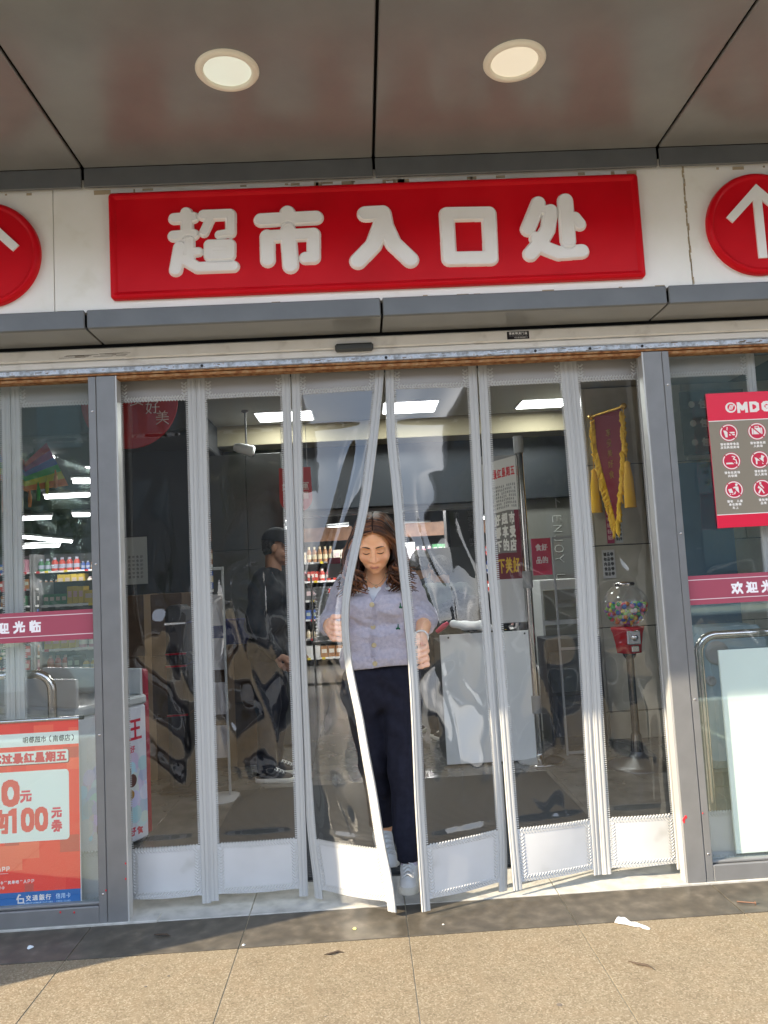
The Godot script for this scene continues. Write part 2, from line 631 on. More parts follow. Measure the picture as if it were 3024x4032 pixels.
func poly(im: Image, pts: PackedVector2Array, col: Color) -> void:
	var lo := pts[0]
	var hi := pts[0]
	for q in pts:
		lo = lo.min(q)
		hi = hi.max(q)
	for y in range(int(lo.y), int(hi.y) + 1):
		var xs := []
		for i in pts.size():
			var a := pts[i]
			var b := pts[(i + 1) % pts.size()]
			if (a.y <= y) != (b.y <= y):
				xs.append(a.x + (y - a.y) / (b.y - a.y) * (b.x - a.x))
		xs.sort()
		for i in range(0, xs.size() - 1, 2):
			im.fill_rect(Rect2i(int(xs[i]), y, maxi(1, int(xs[i + 1] - xs[i])), 1), col)


func rrect(im: Image, r: Rect2, k: float, col: Color) -> void:
	im.fill_rect(Rect2i(r.grow_individual(-k, 0, -k, 0)), col)
	im.fill_rect(Rect2i(r.grow_individual(0, -k, 0, -k)), col)
	for c in [r.position + Vector2(k, k), r.position + Vector2(r.size.x - k, k), r.position + Vector2(k, r.size.y - k), r.end - Vector2(k, k)]:
		disc(im, c, k, col)


func sheet(w: int, h: int, col: Color) -> Image:
	var im := Image.create_empty(w, h, false, Image.FORMAT_RGB8)
	im.fill(col)
	return im


func printed(im: Image, rough := 0.5, spec := 0.5) -> StandardMaterial3D:
	var m := paint(1, 1, 1, rough, 0, spec)
	m.albedo_texture = ImageTexture.create_from_image(im)
	m.texture_repeat = false
	return m


# a print laid on a surface: corners given from lower left, counter-clockwise
func print_on(called: String, parent: Node, a: Vector3, b: Vector3, d: Vector3, e: Vector3, im: Image, rough := 0.5) -> MeshInstance3D:
	var mb := MB.new()
	mb.quad(a, b, d, e)
	return obj(called, mb, printed(im, rough), parent)


func c8(r: int, g: int, b: int) -> Color:
	return Color8(r, g, b)


func _ready() -> void:
	var cam := Camera3D.new()
	cam.name = "camera"
	add_child(cam)
	cam.transform = Transform3D(Basis(Vector3(0.99816636, -0.05372743, 0.02787973), Vector3(0.05114296, 0.9949524, 0.08633722), Vector3(-0.03237768, -0.08475305, 0.9958758)), Vector3(-0.02013876, 1.33, 3.25034245))
	cam.fov = 67.3164
	cam.near = 0.05
	cam.far = 400.0
	cam.current = true

	var sky := ProceduralSkyMaterial.new()
	sky.sky_top_color = lin(0.31, 0.42, 0.62)
	sky.sky_horizon_color = lin(0.8, 0.775, 0.735)
	sky.sky_curve = 0.18
	sky.ground_bottom_color = lin(0.25, 0.22, 0.18)
	sky.ground_horizon_color = lin(0.4, 0.4, 0.4)
	sky.sky_energy_multiplier = 1.0
	sky.sky_cover = ImageTexture.create_from_image(cloud_cover())
	sky.sky_cover_modulate = Color(1, 1, 1, 0.6)
	var env := Environment.new()
	env.background_mode = Environment.BG_SKY
	env.sky = Sky.new()
	env.sky.sky_material = sky
	env.background_energy_multiplier = 1.6
	env.tonemap_mode = Environment.TONE_MAPPER_LINEAR
	env.tonemap_exposure = 2.75
	env.sdfgi_enabled = true
	env.ssao_enabled = true
	env.ssil_enabled = true
	var we := WorldEnvironment.new()
	we.name = "world_environment"
	we.environment = env
	add_child(we)

	var sun := DirectionalLight3D.new()
	sun.name = "sun"
	sun.light_energy = 1.6
	sun.light_color = Color(1.0, 0.93, 0.82)
	sun.light_angular_distance = 0.5
	sun.shadow_enabled = true
	add_child(sun)
	sun.look_at_from_position(Vector3(-10, 6.56, 3.86), Vector3.ZERO)

	rng.seed = 7
	materials()
	ground()
	building()
	sign_band()
	door_frames()
	curtain()
	glass_prints()
	shop_room()
	shop_things()
	people()
	litter()
	street()


func cloud_cover() -> Image:
	var n := FastNoiseLite.new()
	n.seed = 5
	n.frequency = 1.3
	n.fractal_octaves = 5
	var im := Image.create_empty(512, 256, false, Image.FORMAT_RGBA8)
	for y in 256:
		var el := PI * (0.5 - (y + 0.5) / 256.0)
		for x in 512:
			var az := TAU * x / 512.0
			var d := Vector3(cos(el) * cos(az), sin(el) * 2.2, cos(el) * sin(az))
			var a := smoothstep(0.02, 0.42, n.get_noise_3dv(d * 1.2)) * smoothstep(-0.02, 0.12, el)
			im.set_pixel(x, y, Color(0.95, 0.92, 0.88, a))
	return im


# clear sheet: most light goes straight through, a fixed share is mirrored
func film(col: Color) -> ORMMaterial3D:
	var m := ORMMaterial3D.new()
	var im := Image.create_empty(2, 2, false, Image.FORMAT_RGB8)
	im.fill(Color(1, 0.03, 1))
	m.orm_texture = ImageTexture.create_from_image(im)
	m.albedo_color = col
	m.transparency = BaseMaterial3D.TRANSPARENCY_ALPHA
	return m


func materials() -> void:
	M.tan = grain(paint(1, 1, 1, 0.75, 0, 0.4), noise_map(0.12, [[0.0, 0.135, 0.108, 0.068], [0.15, 0.16, 0.129, 0.083], [0.45, 0.183, 0.148, 0.098], [0.68, 0.205, 0.168, 0.113], [0.84, 0.235, 0.197, 0.136], [1.0, 0.285, 0.245, 0.178]], 1024, 1, FastNoiseLite.TYPE_CELLULAR, 3), 1.8)
	relief(M.tan, noise_map(0.11, [], 1024, 3, FastNoiseLite.TYPE_SIMPLEX, 9), 0.04)
	M.tan.detail_enabled = true
	M.tan.detail_blend_mode = BaseMaterial3D.BLEND_MODE_MUL
	M.tan.detail_albedo = noise_map(0.006, [[0.0, 0.88, 0.86, 0.85], [0.5, 1, 1, 1], [1.0, 1, 0.97, 0.95]], 512, 4, FastNoiseLite.TYPE_SIMPLEX_SMOOTH, 12)
	M.dark_granite = grain(paint(1, 1, 1, 0.42, 0, 0.4), noise_map(0.012, [[0.0, 0.05, 0.044, 0.034], [0.5, 0.074, 0.064, 0.049], [0.72, 0.09, 0.078, 0.06], [1.0, 0.13, 0.113, 0.088]], 1024, 6, FastNoiseLite.TYPE_SIMPLEX_SMOOTH, 21), 0.9)
	M.sill = grain(paint(1, 1, 1, 0.4, 0, 0.5), noise_map(0.02, [[0.0, 0.3, 0.29, 0.26], [0.5, 0.42, 0.41, 0.37], [1.0, 0.5, 0.48, 0.44]], 512, 5, FastNoiseLite.TYPE_SIMPLEX_SMOOTH, 4), 1.2)
	M.joint = paint(0.4, 0.35, 0.25, 0.9)
	M.soffit = grain(paint(1, 1, 1, 0.28, 0.2, 0.6), noise_map(0.01, [[0.0, 0.24, 0.244, 0.236], [0.6, 0.268, 0.273, 0.264], [1.0, 0.285, 0.29, 0.28]], 512, 5, FastNoiseLite.TYPE_SIMPLEX_SMOOTH, 6), 0.8)
	M.soffit.clearcoat_enabled = false
	M.cladding = grain(paint(1, 1, 1, 0.42, 0.25, 0.5), noise_map(0.02, [[0.0, 0.125, 0.134, 0.138], [1.0, 0.155, 0.165, 0.168]], 256, 4, FastNoiseLite.TYPE_SIMPLEX_SMOOTH, 8), 1.0)
	M.gap = paint(0.01, 0.01, 0.01, 0.9)
	M.marble = grain(paint(1, 1, 1, 0.22, 0, 0.5), noise_map(0.009, [[0.0, 0.74, 0.72, 0.63], [0.25, 0.82, 0.81, 0.74], [0.7, 0.85, 0.84, 0.78], [1.0, 0.87, 0.86, 0.81]], 512, 5, FastNoiseLite.TYPE_SIMPLEX_SMOOTH, 31), 0.7)
	M.red = grain(paint(1, 1, 1, 0.3, 0, 0.25), noise_map(0.01, [[0.0, 0.52, 0.004, 0.01], [0.5, 0.6, 0.004, 0.012], [1.0, 0.66, 0.008, 0.016]], 256, 4, FastNoiseLite.TYPE_SIMPLEX_SMOOTH, 17), 0.8)
	M.letter = grain(paint(1, 1, 1, 0.3, 0, 0.5), noise_map(0.02, [[0.0, 0.84, 0.83, 0.79], [1.0, 0.89, 0.88, 0.86]], 256, 4, FastNoiseLite.TYPE_SIMPLEX_SMOOTH, 18), 1.5)
	M.frame = grain(paint(1, 1, 1, 0.38, 0.35, 0.5), noise_map(0.03, [[0.0, 0.195, 0.197, 0.195], [1.0, 0.225, 0.227, 0.225]], 256, 4, FastNoiseLite.TYPE_SIMPLEX_SMOOTH, 19), 1.0)
	M.frame_edge = paint(0.5, 0.5, 0.48, 0.4, 0.4)
	M.shutter = grain(paint(1, 1, 1, 0.4, 0, 0.5), noise_map(0.012, [[0.0, 0.55, 0.53, 0.49], [0.35, 0.76, 0.75, 0.71], [1.0, 0.82, 0.81, 0.78]], 512, 5, FastNoiseLite.TYPE_SIMPLEX_SMOOTH, 41), 0.9)
	M.zinc = grain(paint(1, 1, 1, 0.42, 0.5, 0.5), noise_map(0.03, [[0.0, 0.2, 0.2, 0.2], [0.4, 0.42, 0.46, 0.5], [0.7, 0.55, 0.6, 0.66], [1.0, 0.3, 0.22, 0.16]], 512, 5, FastNoiseLite.TYPE_SIMPLEX, 43), 1.4)
	M.rust = grain(paint(1, 1, 1, 0.7, 0.1, 0.4), noise_map(0.025, [[0.0, 0.12, 0.04, 0.012], [0.4, 0.28, 0.12, 0.04], [0.65, 0.36, 0.19, 0.08], [1.0, 0.42, 0.28, 0.16]], 512, 5, FastNoiseLite.TYPE_SIMPLEX, 44), 1.6)
	M.trim = paint(0.42, 0.422, 0.405, 0.42, 0, 0.5)
	M.band = grain(paint(1, 1, 1, 0.2, 0, 0.5), noise_map(0.012, [[0.0, 0.34, 0.335, 0.32], [0.3, 0.47, 0.475, 0.47], [1.0, 0.52, 0.53, 0.53]], 256, 4, FastNoiseLite.TYPE_SIMPLEX_SMOOTH, 45), 1.0)
	M.top_band = paint(0.28, 0.27, 0.25, 0.35, 0, 0.5)
	M.pvc = film(lin(0.97, 0.97, 0.96, 0.08))
	M.glass = film(lin(0.74, 0.95, 0.87, 0.2))
	M.steel = paint(0.62, 0.6, 0.57, 0.16, 1.0)
	M.chrome = paint(0.75, 0.75, 0.75, 0.08, 1.0)
	M.black = paint(0.012, 0.012, 0.014, 0.55)
	M.dark = paint(0.03, 0.032, 0.035, 0.6)
	M.white = paint(0.76, 0.77, 0.76, 0.5)
	M.grey = paint(0.25, 0.25, 0.25, 0.5)
	M.ceil = paint(0.62, 0.6, 0.54, 0.85)
	M.navy = paint(0.022, 0.028, 0.036, 0.5)
	M.store_dark = paint(0.05, 0.05, 0.052, 0.8)
	M.tile = grain(paint(1, 1, 1, 0.35, 0, 0.5), noise_map(0.01, [[0.0, 0.4, 0.37, 0.29], [0.5, 0.48, 0.45, 0.36], [1.0, 0.55, 0.51, 0.42]], 512, 5, FastNoiseLite.TYPE_SIMPLEX_SMOOTH, 51), 0.7)
	M.floor = grain(paint(1, 1, 1, 0.25, 0, 0.5), noise_map(0.012, [[0.0, 0.09, 0.086, 0.078], [0.5, 0.12, 0.115, 0.105], [1.0, 0.16, 0.152, 0.138]], 512, 5, FastNoiseLite.TYPE_SIMPLEX_SMOOTH, 52), 0.8)
	M.wood = grain(paint(1, 1, 1, 0.5), noise_map(0.02, [[0.0, 0.1, 0.045, 0.02], [1.0, 0.2, 0.1, 0.05]], 256, 4, FastNoiseLite.TYPE_SIMPLEX_SMOOTH, 53), 1.0)
	M.card = grain(paint(1, 1, 1, 0.8), noise_map(0.02, [[0.0, 0.055, 0.03, 0.016], [1.0, 0.09, 0.052, 0.028]], 256, 4, FastNoiseLite.TYPE_SIMPLEX_SMOOTH, 54), 1.5)
	M.goods = tinted(0.45)
	M.lamp = glow(0.95, 1.0, 1.0, 3.0)
	M.tube = glow(0.97, 1.0, 1.0, 6.0)


# ---- the ground

func ground() -> void:
	var earth := setting("ground")
	block("base", Vector3(0, -0.16, 60), Vector3(160, 0.2, 260), M.gap, earth)
	var joints := [-2.433, -1.804, -1.175, -0.545, 0.085, 0.716, 1.348, 1.978, 2.608]
	var front := setting("pavement")
	block("joint_bed", Vector3(0.1, -0.0275, 2.17), Vector3(24, 0.05, 3.78), M.joint, front)
	for i in joints.size() - 1:
		for j in 3:
			var z0: float = 0.277 + j * 1.26
			var w: float = joints[i + 1] - joints[i] - 0.003
			block("slab", Vector3((joints[i] + joints[i + 1]) / 2, -0.05 + rng.randf() * 0.0006, z0 + 0.63), Vector3(w, 0.1, 1.255), M.tan, front, 0.0012)
	for k in [[Vector3(-7.25, -0.05, 2.15), Vector3(9.6, 0.1, 3.75)], [Vector3(7.4, -0.05, 2.15), Vector3(9.5, 0.1, 3.75)]]:
		block("slab_field", k[0], k[1], M.tan, front)
	var gum := MB.new()
	for i in 34:
		var at := Vector3(rng.randf_range(-1.6, 1.9), 0.0012, rng.randf_range(0.32, 1.5))
		var rad := rng.randf_range(0.002, 0.011) * (1.0 if rng.randf() < 0.3 else 0.5)
		gum.lathe(at, [[rad, 0.0], [rad * 0.8, 0.0008], [0.0, 0.001]], 9)
	stuff(obj("gum_marks", gum, paint(0.12, 0.1, 0.08, 0.8), front))
	var strip := setting("threshold_paving")
	for i in joints.size() - 1:
		var w: float = joints[i + 1] - joints[i] - 0.003
		block("granite_slab", Vector3((joints[i] + joints[i + 1]) / 2, -0.05 + rng.randf() * 0.0006, 0.137), Vector3(w, 0.1, 0.272), M.dark_granite, strip, 0.0012)
	block("granite_border", Vector3(-7.25, -0.05, 0.137), Vector3(9.6, 0.1, 0.272), M.dark_granite, strip)
	block("granite_border", Vector3(7.4, -0.05, 0.137), Vector3(9.5, 0.1, 0.272), M.dark_granite, strip)
	block("joint_bed", Vector3(0, -0.0285, -0.02), Vector3(24, 0.05, 0.58), M.joint, strip)
	var sill := setting("door_sill_paving")
	for i in range(1, joints.size() - 2):
		var w: float = joints[i + 1] - joints[i] - 0.004
		block("sill_slab", Vector3((joints[i] + joints[i + 1]) / 2, -0.047, -0.151), Vector3(w, 0.1, 0.3), M.sill, sill, 0.001)
	var road := setting("road")
	var asphalt := grain(paint(1, 1, 1, 0.85), noise_map(0.2, [[0.0, 0.03, 0.03, 0.03], [1.0, 0.055, 0.055, 0.055]], 256, 3, FastNoiseLite.TYPE_SIMPLEX, 61), 1.2)
	block("carriageway", Vector3(0, -0.17, 10.2), Vector3(120, 0.1, 12.1), asphalt, road)
	block("kerb", Vector3(0, -0.065, 4.13), Vector3(60, 0.13, 0.13), M.sill, road, 0.01)
	block("kerb", Vector3(0, -0.06, 16.3), Vector3(120, 0.12, 0.14), M.sill, road, 0.01)
	block("far_pavement", Vector3(0, -0.1, 21.4), Vector3(120, 0.1, 10), M.sill, road)


# ---- canopy, lintel and the walls of the building

func building() -> void:
	var canopy := thing("entrance_canopy", "grey metal canopy soffit over the shop entrance with dark joints between panels", "canopy")
	var xs := [-7.0, -4.627, -3.442, -2.257, -1.072, 0.113, 1.297, 2.482, 3.667, 6.0]
	for i in xs.size() - 1:
		var w: float = xs[i + 1] - xs[i] - 0.011
		block("soffit_panel", Vector3((xs[i] + xs[i + 1]) / 2, 3.058, 0.755), Vector3(w, 0.016, 1.06), M.soffit, canopy, 0.004)
		block("edge_strip", Vector3((xs[i] + xs[i + 1]) / 2, 3.01, 0.219), Vector3(w, 0.082, 0.014), M.cladding, canopy, 0.003)
		block("fascia_panel", Vector3((xs[i] + xs[i + 1]) / 2, 3.22, 1.293), Vector3(w, 0.34, 0.014), M.cladding, canopy, 0.003)
	block("canopy_core", Vector3(-0.5, 3.235, 0.645), Vector3(13, 0.3, 1.25), M.gap, canopy)
	block("canopy_lid", Vector3(-0.5, 3.4, 0.645), Vector3(13, 0.02, 1.3), M.cladding, canopy)
	var dl := [[-0.385, "tarnished round recessed downlight with milky lens, over the sign's first character", 0.055], [0.584, "pale cream round recessed downlight over the sign's fourth character", 0.0]]
	for q in dl:
		var d := thing("downlight", q[1], "downlight", Vector3(q[0], 3.049, 0.797), 0, "downlights in the canopy soffit")
		var ring := MB.new()
		ring.lathe(Vector3.ZERO, [[0.082, 0.02], [0.079, -0.004], [0.086, -0.011], [0.1, -0.009], [0.106, -0.002], [0.106, 0.006]], 48)
		obj("trim_ring", ring, paint(0.93, 0.88, 0.74, 0.4), d)
		var lens := MB.new()
		lens.lathe(Vector3.ZERO, [[0.0, -0.001], [0.04, -0.004], [0.0795, -0.002]] if q[2] == 0.0 else [[0.0, -0.0035], [0.05, -0.004], [0.0795, -0.002]], 40)
		var lm := paint(0.88, 0.83, 0.68, 0.3) if q[2] == 0.0 else paint(0.76, 0.79, 0.7, 0.15)
		lm.emission_enabled = true
		lm.emission = lin(1.0, 0.92, 0.72) if q[2] == 0.0 else lin(0.92, 1.0, 0.85)
		lm.emission_energy_multiplier = 0.16  # faint glow put in so the lens looks brighter
		obj("lens", lens, lm, d)
		var dn := SpotLight3D.new()
		dn.name = "downlight_glow"
		dn.light_energy = 0.03  # very weak light to go with the lens glow
		dn.light_size = 0.08
		dn.spot_angle = 60.0
		dn.shadow_enabled = true
		dn.position = Vector3(0, -0.015, 0)
		dn.rotation = Vector3(-PI / 2, 0, 0)
		d.add_child(dn)
	var beam := thing("lintel_cladding", "grey metal clad beam under the white sign band, dark joints between panels", "beam")
	var bx := [-7.0, -3.445, -2.26, -1.076, 0.114, 1.293, 2.48, 3.66, 6.0]
	for i in bx.size() - 1:
		var w: float = bx[i + 1] - bx[i] - 0.009
		block("front_panel", Vector3((bx[i] + bx[i + 1]) / 2, 2.4245, 0.206), Vector3(w, 0.077, 0.014), M.cladding, beam, 0.004)
		block("underside_panel", Vector3((bx[i] + bx[i + 1]) / 2, 2.393, 0.1), Vector3(w, 0.014, 0.198), M.soffit, beam, 0.002)
	block("beam_core", Vector3(-0.5, 2.6, -0.03), Vector3(13, 0.38, 0.4), M.gap, beam)
	var wall := thing("unseen_side_pier", "plain rendered pier out of view at the left end of the canopy, shading the left of the doorway", "pier")
	block("shaft", Vector3(-2.95, 1.5, 0.59), Vector3(0.4, 3.0, 0.79), M.marble, wall, 0.01)  # out of view; its edge casts the slanting shadow across paving and curtain
	var up := thing("unseen_upper_facade", "pale rendered shop front wall out of view above the canopy, keeping daylight out of the shop", "facade")
	block("render", Vector3(-0.5, 5.6, -0.1), Vector3(13, 4.4, 0.3), M.marble, up)  # out of view; keeps sun and sky from entering behind the canopy
	block("render", Vector3(-5.1, 1.5, -0.1), Vector3(4.0, 3.0, 0.3), M.marble, up)
	block("render", Vector3(4.75, 1.5, -0.1), Vector3(3.0, 3.0, 0.3), M.marble, up)


# height field of a vacuum-formed character: overlapping fat strokes with pressed seams
func puffy(strokes: String, at: Vector3, lift: float) -> MB:
	# groups of strokes are parted by |, strokes by /, each stroke starting with its half width
	var groups := []
	var lo := Vector2(999, 999)
	var hi := -lo
	for gs in strokes.split("|"):
		var st := []
		for s in gs.split("/"):
			var k := s.split_floats(" ")
			var pts := PackedVector2Array()
			for i in range(1, k.size(), 2):
				var q := Vector2(k[i], k[i + 1])
				pts.append(q)
				lo = lo.min(q)
				hi = hi.max(q)
			st.append([k[0] * 1.0, pts])
		groups.append(st)
	lo -= Vector2(4.6, 4.6)
	hi += Vector2(4.6, 4.6)
	var cell := 0.2
	var nx := int((hi.x - lo.x) / cell)
	var ny := int((hi.y - lo.y) / cell)
	var mb := MB.new()
	var id := PackedInt32Array()
	id.resize((nx + 1) * (ny + 1))
	id.fill(-1)
	for y in ny + 1:
		for x in nx + 1:
			var q := lo + Vector2(x, y) * cell
			var z := -9.0
			for st in groups:
				var e := -9.0
				for s in st:
					var d := 99.0
					var pts: PackedVector2Array = s[1]
					for i in pts.size() - 1:
						d = minf(d, q.distance_to(Geometry2D.get_closest_point_to_segment(q, pts[i], pts[i + 1])))
					e = maxf(e, s[0] - d)
				var own := -0.4
				if e > -0.25:
					own = 1.5 * smoothstep(-0.25, 0.62, e) + 0.14 * smoothstep(0.55, 0.8, e) * (1.0 - smoothstep(0.85, 1.15, e)) - 0.12
				if z > 0.3 and e < 0.0:
					if absf(e + 0.3) < 0.42:
						z = minf(z, 1.4 - 0.75 * (1.0 - absf(e + 0.3) / 0.42))
				else:
					z = maxf(z, own)
			if z > -0.3:
				id[y * (nx + 1) + x] = mb.p(Vector3(q.x, q.y, z * lift) * 0.01 + at)
	for y in ny:
		for x in nx:
			var a := id[y * (nx + 1) + x]
			var b := id[y * (nx + 1) + x + 1]
			var d := id[(y + 1) * (nx + 1) + x + 1]
			var e := id[(y + 1) * (nx + 1) + x]
			if a >= 0 and b >= 0 and d >= 0 and e >= 0:
				mb.tri(a, b, d)
				mb.tri(a, d, e)
	return mb


func sign_band() -> void:
	var band := thing("sign_band", "cream marble sign band above the doorway with stained panel joints", "sign band")
	var xs := [-5.4, -4.0, -2.6, -1.202, 1.407, 2.8, 4.2, 5.6]
	for i in xs.size() - 1:
		block("marble_panel", Vector3((xs[i] + xs[i + 1]) / 2, 2.735, 0.187), Vector3(xs[i + 1] - xs[i] - 0.0025, 0.56, 0.024), M.marble, band, 0.0015)
	block("backing", Vector3(0, 2.735, 0.165), Vector3(11, 0.56, 0.018), paint(0.25, 0.14, 0.05, 0.9), band)
	# grime that has run down from the canopy edge and gathered on the beam
	var grime := MB.new()
	for i in 50:
		var top := rng.randf() < 0.7
		var x := rng.randf_range(-1.7, 1.9)
		var h := rng.randf_range(0.003, 0.012) * (1.6 if top else 0.8)
		var w := rng.randf_range(0.004, 0.05)
		grime.box(Vector3(x, 2.968 - h / 2 if top else 2.463 + h / 2, 0.1994), Vector3(w, h, 0.0014))
	for i in 26:
		var y := 2.965 - 0.5 * float(i) / 26
		grime.box(Vector3(1.4075 + rng.randf_range(-0.004, 0.004), y, 0.1994), Vector3(rng.randf_range(0.002, 0.007), 0.03, 0.0014))
	stuff(obj("grime", grime, paint(0.42, 0.34, 0.22, 0.9), band))

	var sg := thing("shop_sign", "wide red plastic sign with five raised white Chinese characters", "sign")
	var board := MB.new()
	var x0 := -0.972
	var x1 := 1.206
	var y0 := 2.499
	var y1 := 2.944
	# shallow tray: a rounded rim and a face set back from it
	var rings := []
	for k in [[0.0, 0.0], [0.0, 0.018], [0.004, 0.026], [0.012, 0.029], [0.02, 0.027], [0.027, 0.021], [0.03, 0.019]]:
		var ring := []
		for c in [[x1, y1, 0], [x0, y1, 1], [x0, y0, 2], [x1, y0, 3]]:
			for j in 6:
				var a: float = (c[2] + j / 5.0) * PI / 2
				var r: float = maxf(0.016 - k[0] * 0.5, 0.004)
				var ccx: float = c[0] + (-(k[0] + r) if c[0] == x1 else k[0] + r)
				var ccy: float = c[1] + (-(k[0] + r) if c[1] == y1 else k[0] + r)
				ring.append(Vector3(ccx + cos(a) * r, ccy + sin(a) * r, 0.199 + k[1]))
		rings.append(ring)
	board.ring_skin(rings, true, false, true)
	obj("board", board, M.red, sg)
	var chars := [
		"2.46 -70.8 282.4 -63.0 282.6/2.73 -65.8 284.4 -65.7 275.2/2.46 -71.3 275.1 -63.2 275.4|2.84 -68.9 270.1 -70.8 261.0/2.30 -65.0 272.3 -65.1 264.8/2.08 -65.1 267.9 -61.5 268.1/2.51 -67.1 264.9 -62.0 261.5 -47.6 261.4|2.51 -58.8 283.3 -48.2 283.3/2.30 -47.9 283.3 -48.2 275.6/1.86 -48.2 275.6 -52.9 275.0/2.08 -56.0 282.3 -59.0 276.1|2.40 -57.0 270.8 -48.6 270.6 -48.8 266.1 -57.1 266.2 -57.0 270.8/1.6 -56.0 268.5 -49.5 268.3",
		"3.39 -24.9 282.8 -24.8 280.5/3.01 -35.8 280.4 -13.3 280.6|2.84 -33.5 273.3 -15.0 273.6/3.17 -33.5 273.3 -33.7 263.5/2.90 -14.7 273.6 -15.1 263.8/2.73 -15.1 263.7 -18.4 263.7/3.39 -25.0 275.3 -24.6 260.8",
		"3.38 6.7 281.3 14.0 281.4/3.57 14.0 281.0 14.7 275.9 17.6 268.3 24.1 261.3/3.57 13.1 276.6 9.4 267.9 2.8 261.6",
		"3.19 40.1 279.8 57.5 279.4 57.1 260.5 40.0 260.9 40.1 279.8",
		"3.19 78.2 282.9 73.1 272.1/2.30 78.0 280.2 83.0 279.6/3.25 83.0 279.3 81.4 271.8 78.0 266.5 73.4 261.5/3.19 76.5 267.9 79.8 263.7 85.0 261.4 94.7 261.8|3.38 89.5 283.5 89.4 266.7/2.81 92.8 276.1 94.7 273.3"]
	for s in chars:
		obj("letter", puffy(s, Vector3(0, 0, 0.218), 1.0), M.letter, sg)
	for q in [[1.698, "round red sign with a white upward arrow, right of the entrance sign", 1.0], [-1.467, "round red sign with a white upward arrow, left of the entrance sign", -1.0]]:
		var a := thing("arrow_sign", q[1], "sign", Vector3(q[0], 2.708, 0.199), 0, "round arrow signs beside the entrance sign")
		var d := MB.new()
		d.lathe(Vector3.ZERO, [[0.217, 0.0], [0.217, 0.018], [0.212, 0.027], [0.203, 0.03], [0.194, 0.027], [0.188, 0.02], [0.0, 0.019]], 96, Basis(Vector3.RIGHT, PI / 2))
		obj("disc", d, M.red, a)
		var s := MB.new()
		s.prism(PackedVector2Array([Vector2(0.0, 0.168), Vector2(0.137, 0.03), Vector2(0.112, 0.006), Vector2(0.018, 0.098), Vector2(0.018, -0.15), Vector2(-0.018, -0.15), Vector2(-0.018, 0.098), Vector2(-0.112, 0.006), Vector2(-0.137, 0.03)]), 0.009, Transform3D(Basis(), Vector3(0, 0, 0.0185)))
		obj("arrow", s, M.letter, a)


# ---- door frames, roller shutter, glass

